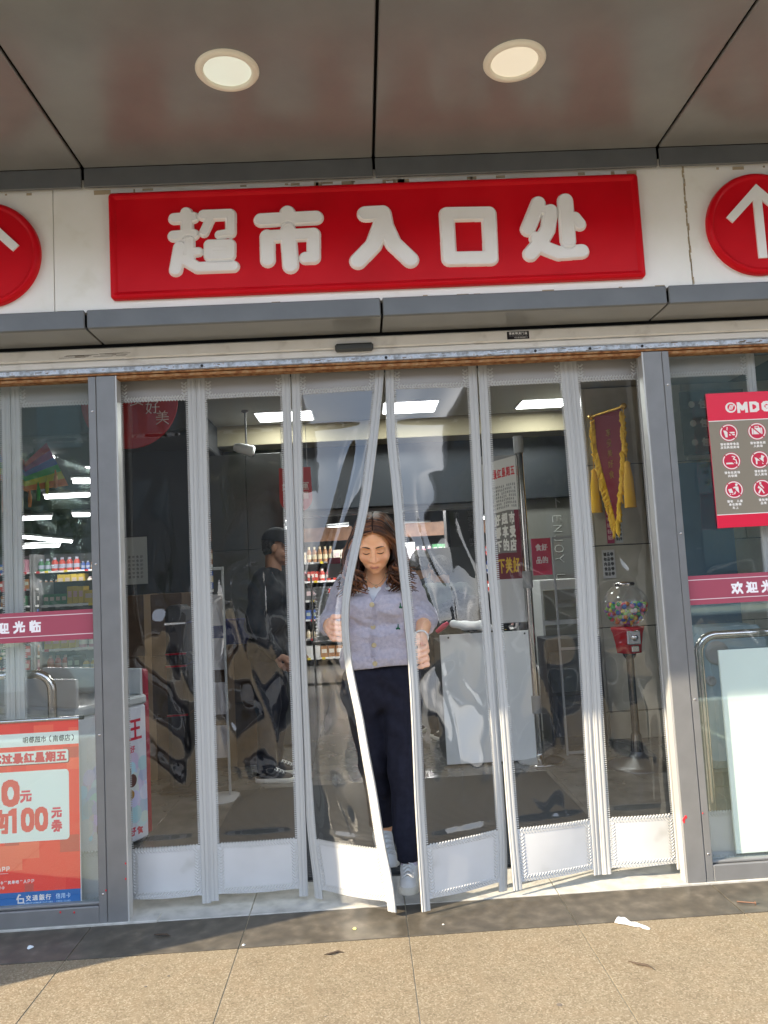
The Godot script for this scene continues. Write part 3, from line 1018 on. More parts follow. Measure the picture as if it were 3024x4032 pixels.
func door_frames() -> void:
	var sh := thing("roller_shutter", "cream roller shutter housing with grimy profiles above the curtain", "roller shutter")
	block("cover_profile", Vector3(0.1, 2.348, -0.018), Vector3(6.4, 0.052, 0.036), M.shutter, sh, 0.006)
	block("cover_profile", Vector3(0.1, 2.305, -0.02), Vector3(6.4, 0.03, 0.034), M.shutter, sh, 0.005)
	block("bottom_rail", Vector3(0.1, 2.2745, -0.02), Vector3(6.4, 0.026, 0.044), M.zinc, sh, 0.004)
	block("rusty_guide", Vector3(0.1, 2.256, -0.022), Vector3(6.4, 0.008, 0.05), M.rust, sh, 0.001)
	block("rusty_guide", Vector3(0.1, 2.243, -0.03), Vector3(6.4, 0.013, 0.05), M.rust, sh, 0.001)
	block("housing", Vector3(0.1, 2.33, -0.1), Vector3(6.4, 0.16, 0.1), M.dark, sh)
	for x in [-0.66, 0.13, 0.78, 1.02, 1.25]:
		var sc := MB.new()
		sc.lathe(Vector3(x, 2.2745, 0.002), [[0.006, 0.0], [0.006, 0.003], [0.003, 0.004], [0.0, 0.002]], 12, Basis(Vector3.RIGHT, PI / 2))
		obj("screw", sc, M.black, sh)
	var gr := MB.new()
	for i in 60:
		var x := rng.randf_range(0.2, 1.9) if rng.randf() < 0.7 else rng.randf_range(-1.6, 0.2)
		gr.box(Vector3(x, 2.266 + rng.randf() * 0.018, 0.0023), Vector3(rng.randf_range(0.004, 0.03), rng.randf_range(0.001, 0.004), 0.001))
	for i in 14:
		gr.box(Vector3(-1.25 + rng.randf() * 0.25, 2.335 + rng.randf() * 0.012, 0.0003), Vector3(rng.randf_range(0.04, 0.14), 0.0014, 0.0012))
	stuff(obj("grime", gr, paint(0.16, 0.13, 0.1, 0.9), sh))
	var sensor := MB.new()
	sensor.box(Vector3(-0.005, 2.322, 0.012), Vector3(0.165, 0.034, 0.03), 0.008)
	tag(obj("door_sensor", sensor, paint(0.05, 0.055, 0.055, 0.5)), "dark grey door sensor bar on the cream roller shutter housing", "sensor")
	var im := sheet(384, 128, c8(22, 20, 24))
	write(im, "常州祥龙门业", Vector2(30, 10), Vector2(46, 44), 56, 7, c8(230, 230, 230))
	write(im, "15A051802311P", Vector2(26, 64), Vector2(14, 18), 26, 3, c8(170, 170, 175))
	write(im, "15151802311", Vector2(120, 92), Vector2(16, 26), 22, 5, c8(220, 220, 220))
	var st := thing("maker_sticker", "small black maker's sticker with white print on the roller shutter", "sticker")
	block("backing", Vector3(0.71, 2.3475, 0.0008), Vector3(0.096, 0.034, 0.0012), M.black, st)
	print_on("print", st, Vector3(0.663, 2.331, 0.002), Vector3(0.757, 2.331, 0.002), Vector3(0.757, 2.364, 0.002), Vector3(0.663, 2.364, 0.002), im)

	for s in [-1.0, 1.0]:
		var left: bool = s < 0
		var t := thing("glass_partition", "fixed glazed screen in a grey metal frame, " + ("its sill in shade beside the bank poster" if left else "its post sunlit low down and marked with red paint"), "glass screen", Vector3.ZERO, 0, "glazed screens beside the doorway")
		var a := -1.032 if left else 1.252
		var b := -1.112 if left else 1.333
		var d := -1.147 if left else 1.366
		block("post", Vector3((a + b) / 2, 1.125, -0.03), Vector3(absf(a - b), 2.25, 0.06), M.frame, t, 0.0025)
		block("post_cover", Vector3((b + d) / 2 + s * 0.001, 1.125, -0.031), Vector3(absf(b - d) - 0.002, 2.25, 0.058), M.frame, t, 0.0025)
		for y in [0.12, 0.75, 1.45, 2.1]:
			var sc := MB.new()
			sc.lathe(Vector3((b + d) / 2, y, -0.002), [[0.0045, 0.0], [0.0045, 0.0018], [0.002, 0.0026], [0.0, 0.001]], 10, Basis(Vector3.RIGHT, PI / 2))
			obj("screw", sc, M.steel, t)
		block("edge_seal", Vector3(a - s * 0.003, 1.125, -0.028), Vector3(0.006, 2.25, 0.05), M.frame_edge, t)
		block("bottom_rail", Vector3(d + s * 0.62, 0.041, -0.031), Vector3(1.24, 0.066, 0.058), M.frame, t, 0.003)
		block("glazing_bead", Vector3(d + s * 0.62, 0.081, -0.028), Vector3(1.24, 0.011, 0.03), M.frame, t, 0.003)
		block("foot", Vector3(s * 1.76 + 0.11, 0.003, -0.03), Vector3(1.47, 0.012, 0.07), M.sill, t, 0.002)
		block("far_post", Vector3(d + s * 1.28, 1.125, -0.03), Vector3(0.08, 2.25, 0.06), M.frame, t, 0.003)
		var g := MB.new()
		var ga := minf(d, d + s * 1.24)
		var gb := maxf(d, d + s * 1.24)
		g.quad(Vector3(ga, 0.08, -0.034), Vector3(gb, 0.08, -0.034), Vector3(gb, 2.24, -0.034), Vector3(ga, 2.24, -0.034))
		obj("glass_pane", g, M.glass, t)
		var seal := MB.new()
		seal.box(Vector3(d + s * 0.003, 1.16, -0.026), Vector3(0.006, 2.15, 0.01))
		obj("rubber_seal", seal, M.black, t)
		var spots := MB.new()
		if left:
			for q in [[-1.3, 0.062], [-1.245, 0.058], [-1.117, 0.135], [-1.037, 0.175], [-1.036, 0.235]]:
				spots.ball(Vector3(q[0], q[1], 0.0), Vector3(0.0035, 0.0045, 0.001), 8)
		else:
			for q in [[1.258, 0.262, 0.006], [1.262, 0.269, 0.005], [1.268, 0.274, 0.006], [1.259, 0.254, 0.004], [1.34, 0.285, 0.003]]:
				spots.ball(Vector3(q[0], q[1], 0.0), Vector3(q[2], q[2] * 1.2, 0.001), 8)
		stuff(obj("paint_spots", spots, paint(0.6, 0.02, 0.03, 0.5), t))


func along(e: Array, t: float) -> Vector3:
	# the point of an edge at share t of its height, smoothed
	var ya: float = e[0].y
	var yb: float = e[e.size() - 1].y
	var sum := Vector3()
	for k in [-0.03, 0.0, 0.03]:
		var y := lerpf(ya, yb, clampf(t + k, 0, 1))
		for i in e.size() - 1:
			if y <= e[i].y + 1e-5 and y >= e[i + 1].y - 1e-5:
				var q: Vector3 = e[i].lerp(e[i + 1], (e[i].y - y) / maxf(e[i].y - e[i + 1].y, 1e-5))
				sum += q
				break
	sum /= 3.0
	sum.y = lerpf(ya, yb, t)
	return sum


# One strip of the curtain: two ribbed magnetic trims, opaque bands above and below, clear sheet between and the welded chevrons
func strip(label: String, l: Array, r: Array, sd: int, wavy: float, fold := 0.0) -> void:
	var s := thing("curtain_strip", label, "curtain strip", Vector3.ZERO, 0, "strips of the magnetic door curtain")
	var n := FastNoiseLite.new()
	n.seed = sd
	n.frequency = 1.0
	n.fractal_octaves = 2
	n.fractal_gain = 0.32
	var top := 2.27
	var tb := 2.153
	var b1 := 0.258
	var b0 := 0.056
	var low := 0.018
	for e in [l, r]:
		e[0].y = top
		e[e.size() - 1].y = minf(e[e.size() - 1].y, 0.03)
	var flat0 := l[0].distance_to(r[0]) as float
	var g := RandomNumberGenerator.new()
	g.seed = sd * 13 + 1
	var dents := []
	for i in 5:
		var an := g.randf_range(-1.1, -0.2) if g.randf() < 0.6 else g.randf_range(0.2, 1.1)
		dents.append([g.randf_range(0.2, 0.8), [0.52, 0.72, 0.9, 1.08, 1.28][i] + g.randf_range(-0.07, 0.07), g.randf_range(0.1, 0.19), g.randf_range(0.05, 0.085), cos(an), sin(an), 0.0])
		dents[i][6] = dents[i][3] * (0.215 if i % 3 != 2 else -0.17) * g.randf_range(0.8, 1.25)
	var pl := func(u: float, y: float) -> Vector3:
		var t := (top - y) / (top - low)
		var a := along(l, t)
		var b := along(r, t)
		var q := a.lerp(b, u)
		var across := (b - a)
		across.y = 0
		var nr := across.normalized().cross(Vector3.UP)
		nr = -nr if nr.z < 0 else nr
		var env := smoothstep(0.0, 0.3, u) * smoothstep(1.0, 0.7, u)
		var vert := smoothstep(2.2, 1.7, y) * smoothstep(0.2, 0.5, y)
		var w := n.get_noise_3d(u * 0.75 + y * 0.35, y * 1.25 - u * 0.5, 0.0) * 0.02 + n.get_noise_3d(u * 1.5 + y * 1.1, y * 2.3 - u * 1.0, 7.0) * 0.008
		var crease := 1.0 - absf(n.get_noise_3d(u * 1.3 + y * 0.9, y * 0.75 - u * 0.7, 19.0)) * 5.0
		w += pow(maxf(crease, 0.0), 3.0) * 0.006
		for dt in dents:
			var du: float = (u - dt[0]) * flat0
			var dy: float = y - dt[1]
			var da: float = (du * dt[4] + dy * dt[5]) / dt[2]
			var db: float = (dy * dt[4] - du * dt[5]) / dt[3]
			w += dt[6] * exp(-(da * da + db * db)) / maxf(wavy, 0.3)
		w *= env * wavy * (0.12 + 0.88 * vert) * (0.07 + 0.93 * smoothstep(1.75, 1.0, y))
		if fold > 0:
			var uf := lerpf(0.86, 0.3, smoothstep(2.15, 0.4, y))
			var k := (u - uf) / 0.17
			w += fold * exp(-k * k) * smoothstep(2.2, 1.5, y) * smoothstep(0.15, 0.7, y) * smoothstep(0.0, 0.2, u) * smoothstep(1.0, 0.9, u)
		var belly := 0.006 * sin(u * PI) * (1.0 if y > 2 or y < 0.3 else 0.0)
		q.y = y
		return q + nr * (w + belly)
	var tw := 0.019
	var flat := l[0].distance_to(r[0]) as float
	var ui := tw / flat
	var clear := MB.new()
	clear.grid(56, 170, func(u: float, v: float) -> Vector3: return pl.call(lerpf(ui * 0.4, 1 - ui * 0.4, u), lerpf(b1, tb, v)))
	obj("clear_sheet", clear, M.pvc, s)
	var skirt := MB.new()
	skirt.grid(10, 2, func(u: float, v: float) -> Vector3: return pl.call(lerpf(ui, 1 - ui, u), lerpf(low + 0.004, b0, v)))
	obj("clear_skirt", skirt, M.pvc, s)
	var nudge := Vector3(0, 0, 0.0012)
	var head := MB.new()
	head.grid(14, 5, func(u: float, v: float) -> Vector3: return pl.call(lerpf(ui * 0.5, 1 - ui * 0.5, u), lerpf(tb, top, v)) + nudge)
	obj("top_band", head, M.top_band, s)
	var foot := MB.new()
	foot.grid(18, 10, func(u: float, v: float) -> Vector3: return pl.call(lerpf(ui * 0.5, 1 - ui * 0.5, u), lerpf(b0, b1, v) - 0.004 * sin(u * PI)) + nudge)
	obj("bottom_band", foot, M.band, s)
	# trims: grooved magnetic profiles
	for side in 2:
		var e: Array = l if side == 0 else r
		var inward := 1.0 if side == 0 else -1.0
		var mb := MB.new()
		var rings := []
		for i in 49:
			var t := i / 48.0
			var a := along(e, t)
			var b := along(r if side == 0 else l, t)
			var ax := (b - a) * inward
			ax.y = 0
			ax = ax.normalized()
			var nr := ax.cross(Vector3.UP)
			nr = -nr if nr.z < 0 else nr
			var prof := [[-0.019, -0.003], [0.019, -0.003], [0.019, 0.004], [0.0155, 0.0065], [0.012, 0.004], [0.0105, 0.0068], [0.004, 0.0075], [-0.001, 0.0068], [-0.0025, 0.0035], [-0.004, 0.0062], [-0.0165, 0.0062], [-0.019, 0.003]]
			var ring := []
			for q in prof:
				ring.append(a + ax * (-q[0] * inward) + nr * q[1])
			if side == 1:
				ring.reverse()
			rings.append(ring)
		if side == 0:
			for q in rings:
				q.reverse()
		rings.reverse()
		mb.ring_skin(rings, true, true, true)
		obj("magnetic_trim", mb, M.trim, s)
	# welds: herringbone ticks along the bands and a comb along the trims
	var weld := MB.new()
	var tick := func(u: float, y: float, du: float, dy: float, w: float) -> void:
		var a: Vector3 = pl.call(u - du, y - dy) + nudge
		var b: Vector3 = pl.call(u + du, y + dy) + nudge
		var d := (b - a).normalized()
		var nr := Vector3(0, 0, 1) - d * d.z
		var sd2 := d.cross(nr).normalized() * w
		var c := (a + b) / 2 + nr * 0.002
		weld.tri(weld.p(a - sd2), weld.p(b - sd2), weld.p(b + nr * 0.0026))
		weld.tri(weld.p(a - sd2), weld.p(b + nr * 0.0026), weld.p(a + nr * 0.0026))
		weld.tri(weld.p(a + nr * 0.0026), weld.p(b + nr * 0.0026), weld.p(b + sd2))
		weld.tri(weld.p(a + nr * 0.0026), weld.p(b + sd2), weld.p(a + sd2))
	var cu := 0.0055 / flat
	for y in [b1 - 0.008, b0 + 0.012, tb + 0.01]:
		var m := int((1 - 3.2 * ui) * flat / 0.0125)
		for i in m:
			var u: float = lerpf(1.6 * ui, 1 - 1.6 * ui, (i + 0.5) / m)
			tick.call(u, y + 0.0055, cu, 0.0055, 0.004)
			tick.call(u, y - 0.0055, -cu, 0.0055, 0.004)
	for u in [1.75 * ui, 1 - 1.75 * ui]:
		for span in [[b0 + 0.02, b1 - 0.018], [tb + 0.02, 2.235]]:
			var m := int((span[1] - span[0]) / 0.0125)
			for i in m:
				var y: float = lerpf(span[0], span[1], (i + 0.5) / m)
				tick.call(u - cu, y, -cu, 0.0055, 0.004)
				tick.call(u + cu, y, cu, 0.0055, 0.004)
	stuff(obj("weld_pattern", weld, M.trim, s))
	var comb := MB.new()
	for side in 2:
		var u: float = 1.0 * ui + 0.004 / flat
		u = u if side == 0 else 1 - u
		for i in 250:
			var y := lerpf(b0, 2.22, i / 249.0)
			var a: Vector3 = pl.call(u - 0.005 / flat, y) + nudge * 1.6
			var b: Vector3 = pl.call(u + 0.005 / flat, y) + nudge * 1.6
			var h := Vector3(0, 0.0024, 0)
			var z := Vector3(0, 0, 0.0014)
			comb.quad(a - h, b - h, b + z, a + z)
			comb.quad(a + z, b + z, b + h, a + h)
	stuff(obj("weld_comb", comb, M.trim, s))


func curtain() -> void:
	var flat := func(x0: float, x1: float, lo: float) -> Array: return [Vector3(x0, 2.27, -0.1), Vector3((x0 + x1) / 2, 1.2, -0.1), Vector3(x1, lo, -0.1)]
	var e2l := nodes("2.267,-0.688,-0.1/1.466,-0.695,-0.1/0.681,-0.700,-0.1/0.029,-0.705,-0.1")
	var e2r := nodes("2.267,-0.313,-0.1/1.446,-0.322,-0.1/0.659,-0.327,-0.1/0.024,-0.333,-0.1")
	var e3l := nodes("2.275,-0.269,-0.1/1.445,-0.286,-0.1/1.047,-0.292,-0.1/0.524,-0.293,-0.1/0.278,-0.290,-0.091/0.128,-0.274,-0.085/0.018,-0.267,-0.08")
	var e3r := nodes("2.245,0.109,-0.092/1.922,0.058,-0.042/1.652,0.010,-0.001/1.499,-0.031,0.022/1.358,-0.069,0.044/1.252,-0.095,0.06/1.147,-0.102,0.067/1.044,-0.099,0.074/0.922,-0.088,0.082/0.829,-0.066,0.088/0.638,-0.045,0.092/0.474,-0.020,0.094/0.314,-0.006,0.096/0.102,0.028,0.099/0.02,0.031,0.1")
	var e4l := nodes("2.248,0.148,-0.094/1.931,0.134,-0.054/1.687,0.145,-0.024/1.448,0.148,0.006/1.309,0.155,0.023/1.131,0.161,0.043/0.992,0.166,0.059/0.922,0.167,0.066/0.704,0.165,0.082/0.435,0.160,0.089/0.172,0.161,0.096/0.014,0.163,0.1")
	var e4r := nodes("2.249,0.517,-0.1/1.811,0.510,-0.1/1.375,0.500,-0.1/1.075,0.507,-0.1/0.653,0.509,-0.076/0.373,0.509,-0.056/0.150,0.506,-0.041/0.016,0.490,-0.031")
	var e5l := nodes("2.251,0.563,-0.1/1.809,0.555,-0.1/1.372,0.545,-0.1/1.073,0.551,-0.1/0.651,0.552,-0.071/0.373,0.550,-0.047/0.155,0.549,-0.019/0.028,0.550,-0.004")
	var e5r := nodes("2.245,0.928,-0.1/1.832,0.937,-0.1/1.412,0.938,-0.1/0.659,0.919,-0.1/0.036,0.910,-0.1")
	var e6l := nodes("2.250,0.966,-0.1/1.830,0.974,-0.1/1.410,0.977,-0.1/0.657,0.957,-0.1/0.037,0.948,-0.1")
	strip("clear curtain strip behind the left glass, next to the bank poster", flat.call(-1.495, -1.485, 0.03), flat.call(-1.09, -1.085, 0.03), 11, 0.7)
	strip("clear curtain strip gathered behind the left glass at the picture's edge", flat.call(-1.93, -1.92, 0.03), flat.call(-1.535, -1.525, 0.03), 12, 0.7)
	strip("clear curtain strip against the left door post, in front of the red fan", flat.call(-1.055, -1.06, 0.03), nodes("2.265,-0.727,-0.1/1.468,-0.732,-0.1/0.683,-0.735,-0.1/0.022,-0.736,-0.1"), 21, 0.9)
	strip("rippled clear curtain strip in front of the man in a black cap", e2l, e2r, 22, 1.25)
	strip("clear curtain strip pulled aside by the woman's raised hand, creased and bowed outwards", e3l, e3r, 33, 0.45, 0.034)
	strip("clear curtain strip hanging over the woman's lower hand, its hem swung forward", e4l, e4r, 27, 1.25)
	strip("clear curtain strip in front of the tall poster stand, hem turned out", e5l, e5r, 25, 1.25)
	strip("clear curtain strip against the sunlit right post, in front of the gumball machine", e6l, flat.call(1.275, 1.27, 0.036), 26, 1.0)
	strip("clear curtain strip behind the right glass, partly hidden by a white board", flat.call(1.33, 1.335, 0.03), flat.call(1.775, 1.765, 0.03), 28, 0.7)


func glass_prints() -> void:
	var maroon := Color(0.63, 0.28, 0.35)
	for s in [-1.0, 1.0]:
		var left: bool = s < 0
		var im := sheet(1024, 128, maroon)
		im.fill_rect(Rect2i(0, 17, 1024, 3), c8(225, 215, 215))
		im.fill_rect(Rect2i(0, 103, 1024, 3), c8(225, 215, 215))
		var xa := -2.146 if left else 1.36
		var xb := -1.147 if left else 2.359
		if left:
			write(im, "欢迎光临", Vector2(543, 38), Vector2(48, 48), 67, 8, c8(240, 236, 236))
		else:
			write(im, "欢迎光临", Vector2(208, 38), Vector2(50, 50), 67, 8, c8(240, 236, 236))
		var t := thing("welcome_band", "maroon film band on the " + ("left glass, showing two white characters above the bank poster" if left else "right glass, white welcome characters under the red notice"), "window film", Vector3.ZERO, 0, "maroon bands across the glass")
		block("film", Vector3((xa + xb) / 2, 1.203, -0.0325), Vector3(xb - xa - 0.002, 0.124, 0.0008), paint(0.3, 0.06, 0.09, 0.5), t)
		print_on("print", t, Vector3(xa, 1.141, -0.0315), Vector3(xb, 1.141, -0.0315), Vector3(xb, 1.265, -0.0315), Vector3(xa, 1.265, -0.0315), im, 0.45)

	# the notice: red head, grey body, round prohibition marks
	var w := 1024
	var h := 1280
	var k := 1024.0 / 0.5
	var im := sheet(w, h, c8(140, 130, 112))
	var red := c8(228, 22, 62)
	var white := c8(238, 232, 224)
	im.fill_rect(Rect2i(0, 0, w, 262), red)
	im.fill_rect(Rect2i(0, 262, w, 8), white)
	im.fill_rect(Rect2i(0, 1154, w, 8), white)
	im.fill_rect(Rect2i(0, 1162, w, 118), red)
	disc(im, Vector2(215, 142), 50, white)
	disc(im, Vector2(219, 140), 35, red)
	for i in 3:
		pen(im, PackedFloat32Array([196 + i * 13, 160, 214 + i * 13, 118]), Vector2.ZERO, Vector2.ONE, 7, white)
	write(im, "MDGO", Vector2(276, 104), Vector2(88, 82), 110, 27, white)
	var marks := [[0, 0], [1, 0], [2, 0], [0, 1], [1, 1], [2, 1], [0, 2], [1, 2], [2, 2]]
	var caps := [["请勿携带食品", "及饮料进卖场", ""], ["请勿携包进", "入卖场", ""], ["请勿携带物品", "进入卖场", ""], ["请勿在卖场", "内吸烟", ""], ["请勿携带", "进入卖场", ""], ["请勿在卖场", "饮食", ""], ["请勿将儿童", "单在购物", "车上"], ["请勿带", "品食", ""], ["请勿在卖场", "行车", ""]]
	for i in 9:
		var c := Vector2(176 + marks[i][0] * 257, 382 + marks[i][1] * 272)
		disc(im, c, 84, c8(190, 30, 62))
		disc(im, c, 79, white)
		disc(im, c, 68, c8(205, 30, 66))
		match i:
			0, 5:
				poly(im, PackedVector2Array([c + Vector2(-50, -24), c + Vector2(-10, -18), c + Vector2(-14, 44), c + Vector2(-34, 44)]), white)
				pen(im, PackedFloat32Array([-16, -22, -12, -52]), c, Vector2.ONE, 7, white)
				rrect(im, Rect2(c + Vector2(2, -6), Vector2(52, 14)), 6, white)
				rrect(im, Rect2(c + Vector2(0, 14), Vector2(54, 14)), 6, white)
			1, 2:
				rrect(im, Rect2(c + Vector2(-48, -34), Vector2(96, 62)), 6, white)
				pen(im, PackedFloat32Array([-16, -36, -16, -48, 16, -48, 16, -36]), c, Vector2.ONE, 7, white)
				for x in [-34, 34]:
					im.fill_rect(Rect2i(int(c.x) + x, int(c.y) - 34, 3, 62), c8(205, 30, 66))
			3:
				im.fill_rect(Rect2i(int(c.x) - 50, int(c.y) + 14, 82, 16), white)
				pen(im, PackedFloat32Array([46, 12, 40, -10, 18, -18, 34, -36, 10, -44]), c, Vector2.ONE, 8, white)
				im.fill_rect(Rect2i(int(c.x) + 38, int(c.y) + 14, 14, 16), white)
			4:
				poly(im, PackedVector2Array([c + Vector2(-46, -24), c + Vector2(10, -14), c + Vector2(20, -46), c + Vector2(46, -30), c + Vector2(34, -10), c + Vector2(34, 42), c + Vector2(20, 42), c + Vector2(18, 12), c + Vector2(-22, 8), c + Vector2(-24, 42), c + Vector2(-38, 42), c + Vector2(-38, 0)]), white)
			6, 8:
				disc(im, c + Vector2(24, -46), 12, white)
				poly(im, PackedVector2Array([c + Vector2(-14, -20), c + Vector2(14, -30), c + Vector2(40, -28), c + Vector2(46, 44), c + Vector2(32, 44), c + Vector2(24, 12), c + Vector2(4, 46), c + Vector2(-6, 40), c + Vector2(14, 4), c + Vector2(12, -14), c + Vector2(-10, -8)]), white)
				poly(im, PackedVector2Array([c + Vector2(-54, -6), c + Vector2(-22, -12), c + Vector2(-8, 30), c + Vector2(-44, 30)]), white)
				disc(im, c + Vector2(-36, 42), 6, white)
				disc(im, c + Vector2(-14, 42), 6, white)
			7:
				disc(im, c + Vector2(-16, -50), 10, white)
				poly(im, PackedVector2Array([c + Vector2(-30, -36), c + Vector2(-4, -36), c + Vector2(16, 0), c + Vector2(8, 6), c + Vector2(-8, -14), c + Vector2(-2, 4), c + Vector2(18, 46), c + Vector2(6, 50), c + Vector2(-12, 16), c + Vector2(-32, 50), c + Vector2(-44, 44), c + Vector2(-24, 4), c + Vector2(-44, -4)]), white)
		pen(im, PackedFloat32Array([-54, -54, 54, 54]), c, Vector2.ONE, 9, c8(205, 30, 66))
		for j in 3:
			var line: String = caps[i][j]
			write(im, line, Vector2(c.x - line.length() * 14.5, c.y + 98 + j * 31), Vector2(23, 23), 29, 4, white)
	var nt := thing("prohibition_notice", "red and grey notice with round prohibition marks on the right glass", "notice")
	block("board", Vector3(1.775, 1.76, -0.0275), Vector3(0.502, 0.592, 0.005), paint(0.6, 0.02, 0.06, 0.5), nt, 0.001)
	print_on("print", nt, Vector3(1.525, 1.465, -0.0245), Vector3(2.025, 1.465, -0.0245), Vector3(2.025, 2.055, -0.0245), Vector3(1.525, 2.055, -0.0245), im, 0.35)

	# the bank's poster on a hanging rail behind the left glass
	var p := sheet(1024, 1280, c8(246, 66, 54))
	var r2 := RandomNumberGenerator.new()
	r2.seed = 4
	var shades := [c8(246, 74, 58), c8(206, 84, 72), c8(250, 96, 70), c8(236, 60, 50), c8(240, 48, 46), c8(246, 112, 84)]
	for i in 34:
		var sz := Vector2i(r2.randi_range(60, 190), r2.randi_range(50, 170))
		p.fill_rect(Rect2i(Vector2i(r2.randi_range(0, 1024), r2.randi_range(0, 1190)), sz), shades[r2.randi() % 6])
	var mint := c8(226, 240, 230)
	p.fill_rect(Rect2i(0, 78, 1024, 92), mint)
	write(p, "明都超市(南都店)", Vector2(632, 104), Vector2(38, 42), 42, 5, c8(60, 62, 62))
	rrect(p, Rect2(-40, 206, 996, 94), 14, c8(120, 40, 44))
	rrect(p, Rect2(-40, 204, 990, 90), 12, mint)
	write(p, "周五就过最红星期五".substr(2), Vector2(413, 218), Vector2(64, 64), 76, 13, c8(214, 46, 66))
	rrect(p, Rect2(-60, 342, 1012, 486), 26, mint)
	var ink := c8(230, 84, 78)
	write(p, "50", Vector2(330, 408), Vector2(142, 160), 142, 40, ink)
	write(p, "元", Vector2(612, 470), Vector2(74, 84), 80, 14, c8(222, 62, 84))
	write(p, "购", Vector2(400, 604), Vector2(120, 160), 100, 24, ink)
	write(p, "100", Vector2(512, 604), Vector2(104, 148), 96, 32, ink)
	write(p, "元券", Vector2(830, 600), Vector2(66, 74), 94, 13, c8(222, 62, 84), true)
	write(p, "APP", Vector2(448, 990), Vector2(26, 28), 30, 6, white)
	p.fill_rect(Rect2i(300, 1034, 224, 3), white)
	write(p, "交通银行信用卡“买单吧”APP".substr(4), Vector2(412, 1086), Vector2(22, 22), 27, 4, white)
	write(p, "行卡", Vector2(448, 1120), Vector2(22, 22), 27, 4, white)
	p.fill_rect(Rect2i(0, 1168, 1024, 112), c8(20, 104, 178))
	pen(p, PackedFloat32Array([0, 14, 0, 50, 36, 50, 36, 22, 12, 22]), Vector2(590, 1190), Vector2(1, 1), 9, white)
	pen(p, PackedFloat32Array([-8, 30, 6, 0, 16, 2]), Vector2(590, 1186), Vector2(1, 1), 8, white)
	write(p, "交通銀行", Vector2(644, 1192), Vector2(36, 38), 46, 5, white)
	write(p, "BANKOFCOMMUNICATIONS", Vector2(632, 1240), Vector2(7, 10), 10, 2, c8(200, 220, 240))
	p.fill_rect(Rect2i(838, 1190, 3, 60), c8(110, 90, 170))
	write(p, "信用卡", Vector2(852, 1192), Vector2(30, 34), 36, 4, c8(190, 215, 240))
	write(p, "CREDITCARD", Vector2(856, 1240), Vector2(7, 10), 10, 2, c8(180, 205, 235))
	var bp := thing("bank_poster", "red and mint bank voucher poster hanging on a rail behind the left glass", "poster")
	block("backing", Vector3(-1.53, 0.4425, -0.0475), Vector3(0.598, 0.745, 0.001), M.white, bp)
	print_on("print", bp, Vector3(-1.83, 0.068, -0.046), Vector3(-1.235, 0.068, -0.046), Vector3(-1.23, 0.812, -0.046), Vector3(-1.83, 0.812, -0.046), p, 0.5)
	var rail := MB.new()
	rail.tube([Vector3(-1.86, 0.818, -0.045), Vector3(-1.225, 0.818, -0.045)], 0.008, 10)
	obj("hanging_rail", rail, M.steel, bp)
	var cap := MB.new()
	cap.tube([Vector3(-1.225, 0.818, -0.045), Vector3(-1.208, 0.818, -0.045)], 0.0085, 10)
	obj("end_cap", cap, M.black, bp)
	var foot := MB.new()
	foot.tube([Vector3(-1.85, 0.064, -0.045), Vector3(-1.236, 0.064, -0.045)], 0.005, 8)
	obj("foot_rail", foot, M.steel, bp)
	var wb := thing("white_board", "tall blank white board standing behind the right glass", "board")
	block("board", Vector3(1.87, 0.515, -0.067), Vector3(0.75, 0.85, 0.012), paint(0.66, 0.76, 0.7, 0.5), wb, 0.002)
	for s in [-1.0, 1.0]:
		var left: bool = s < 0
		var hr := thing("guard_rail", "bent steel tube guard rail behind the " + ("left glass, above the bank poster" if left else "right glass, in front of the blue machine"), "guard rail", Vector3.ZERO, 0, "steel guard rails behind the glass")
		var e := -1.385 if left else 1.455
		var path := [Vector3(e, 0.0, -0.17), Vector3(e, 0.88, -0.17)]
		for j in 7:
			var a := j / 6.0 * PI / 2
			path.append(Vector3(e + s * 0.075 * (1 - cos(a)), 0.92 + 0.075 * sin(a), -0.17))
		path.append(Vector3(e + s * 0.9, 0.995, -0.17))
		var mb := MB.new()
		mb.tube(path, 0.019, 14)
		obj("bent_tube", mb, M.steel, hr)
		var fl := MB.new()
		fl.lathe(Vector3(e, 0, -0.17), [[0.04, 0.004], [0.04, 0.01], [0.019, 0.014]], 20)
		obj("floor_flange", fl, M.steel, hr)


# ---- the shop inside

func panel_lamp(at: Vector3, size: Vector2, e: float, label: String) -> void:
	var t := thing("ceiling_light_panel", label, "ceiling light", at, 0, "square light panels in the entrance ceiling")
	block("frame", Vector3(0, 0.004, 0), Vector3(size.x + 0.03, 0.012, size.y + 0.03), M.white, t, 0.002)
	block("diffuser", Vector3(0, -0.004, 0), Vector3(size.x, 0.006, size.y), M.lamp, t)
	var l := AreaLight3D.new()
	l.name = "panel_light"
	l.area_size = size
	l.light_energy = e
	l.light_color = Color(0.97, 1.0, 0.98)
	l.shadow_enabled = true
	l.set("area_range", 30.0)
	l.position = Vector3(0, -0.01, 0)
	l.rotation_degrees = Vector3(-90, 0, 0)
	t.add_child(l)


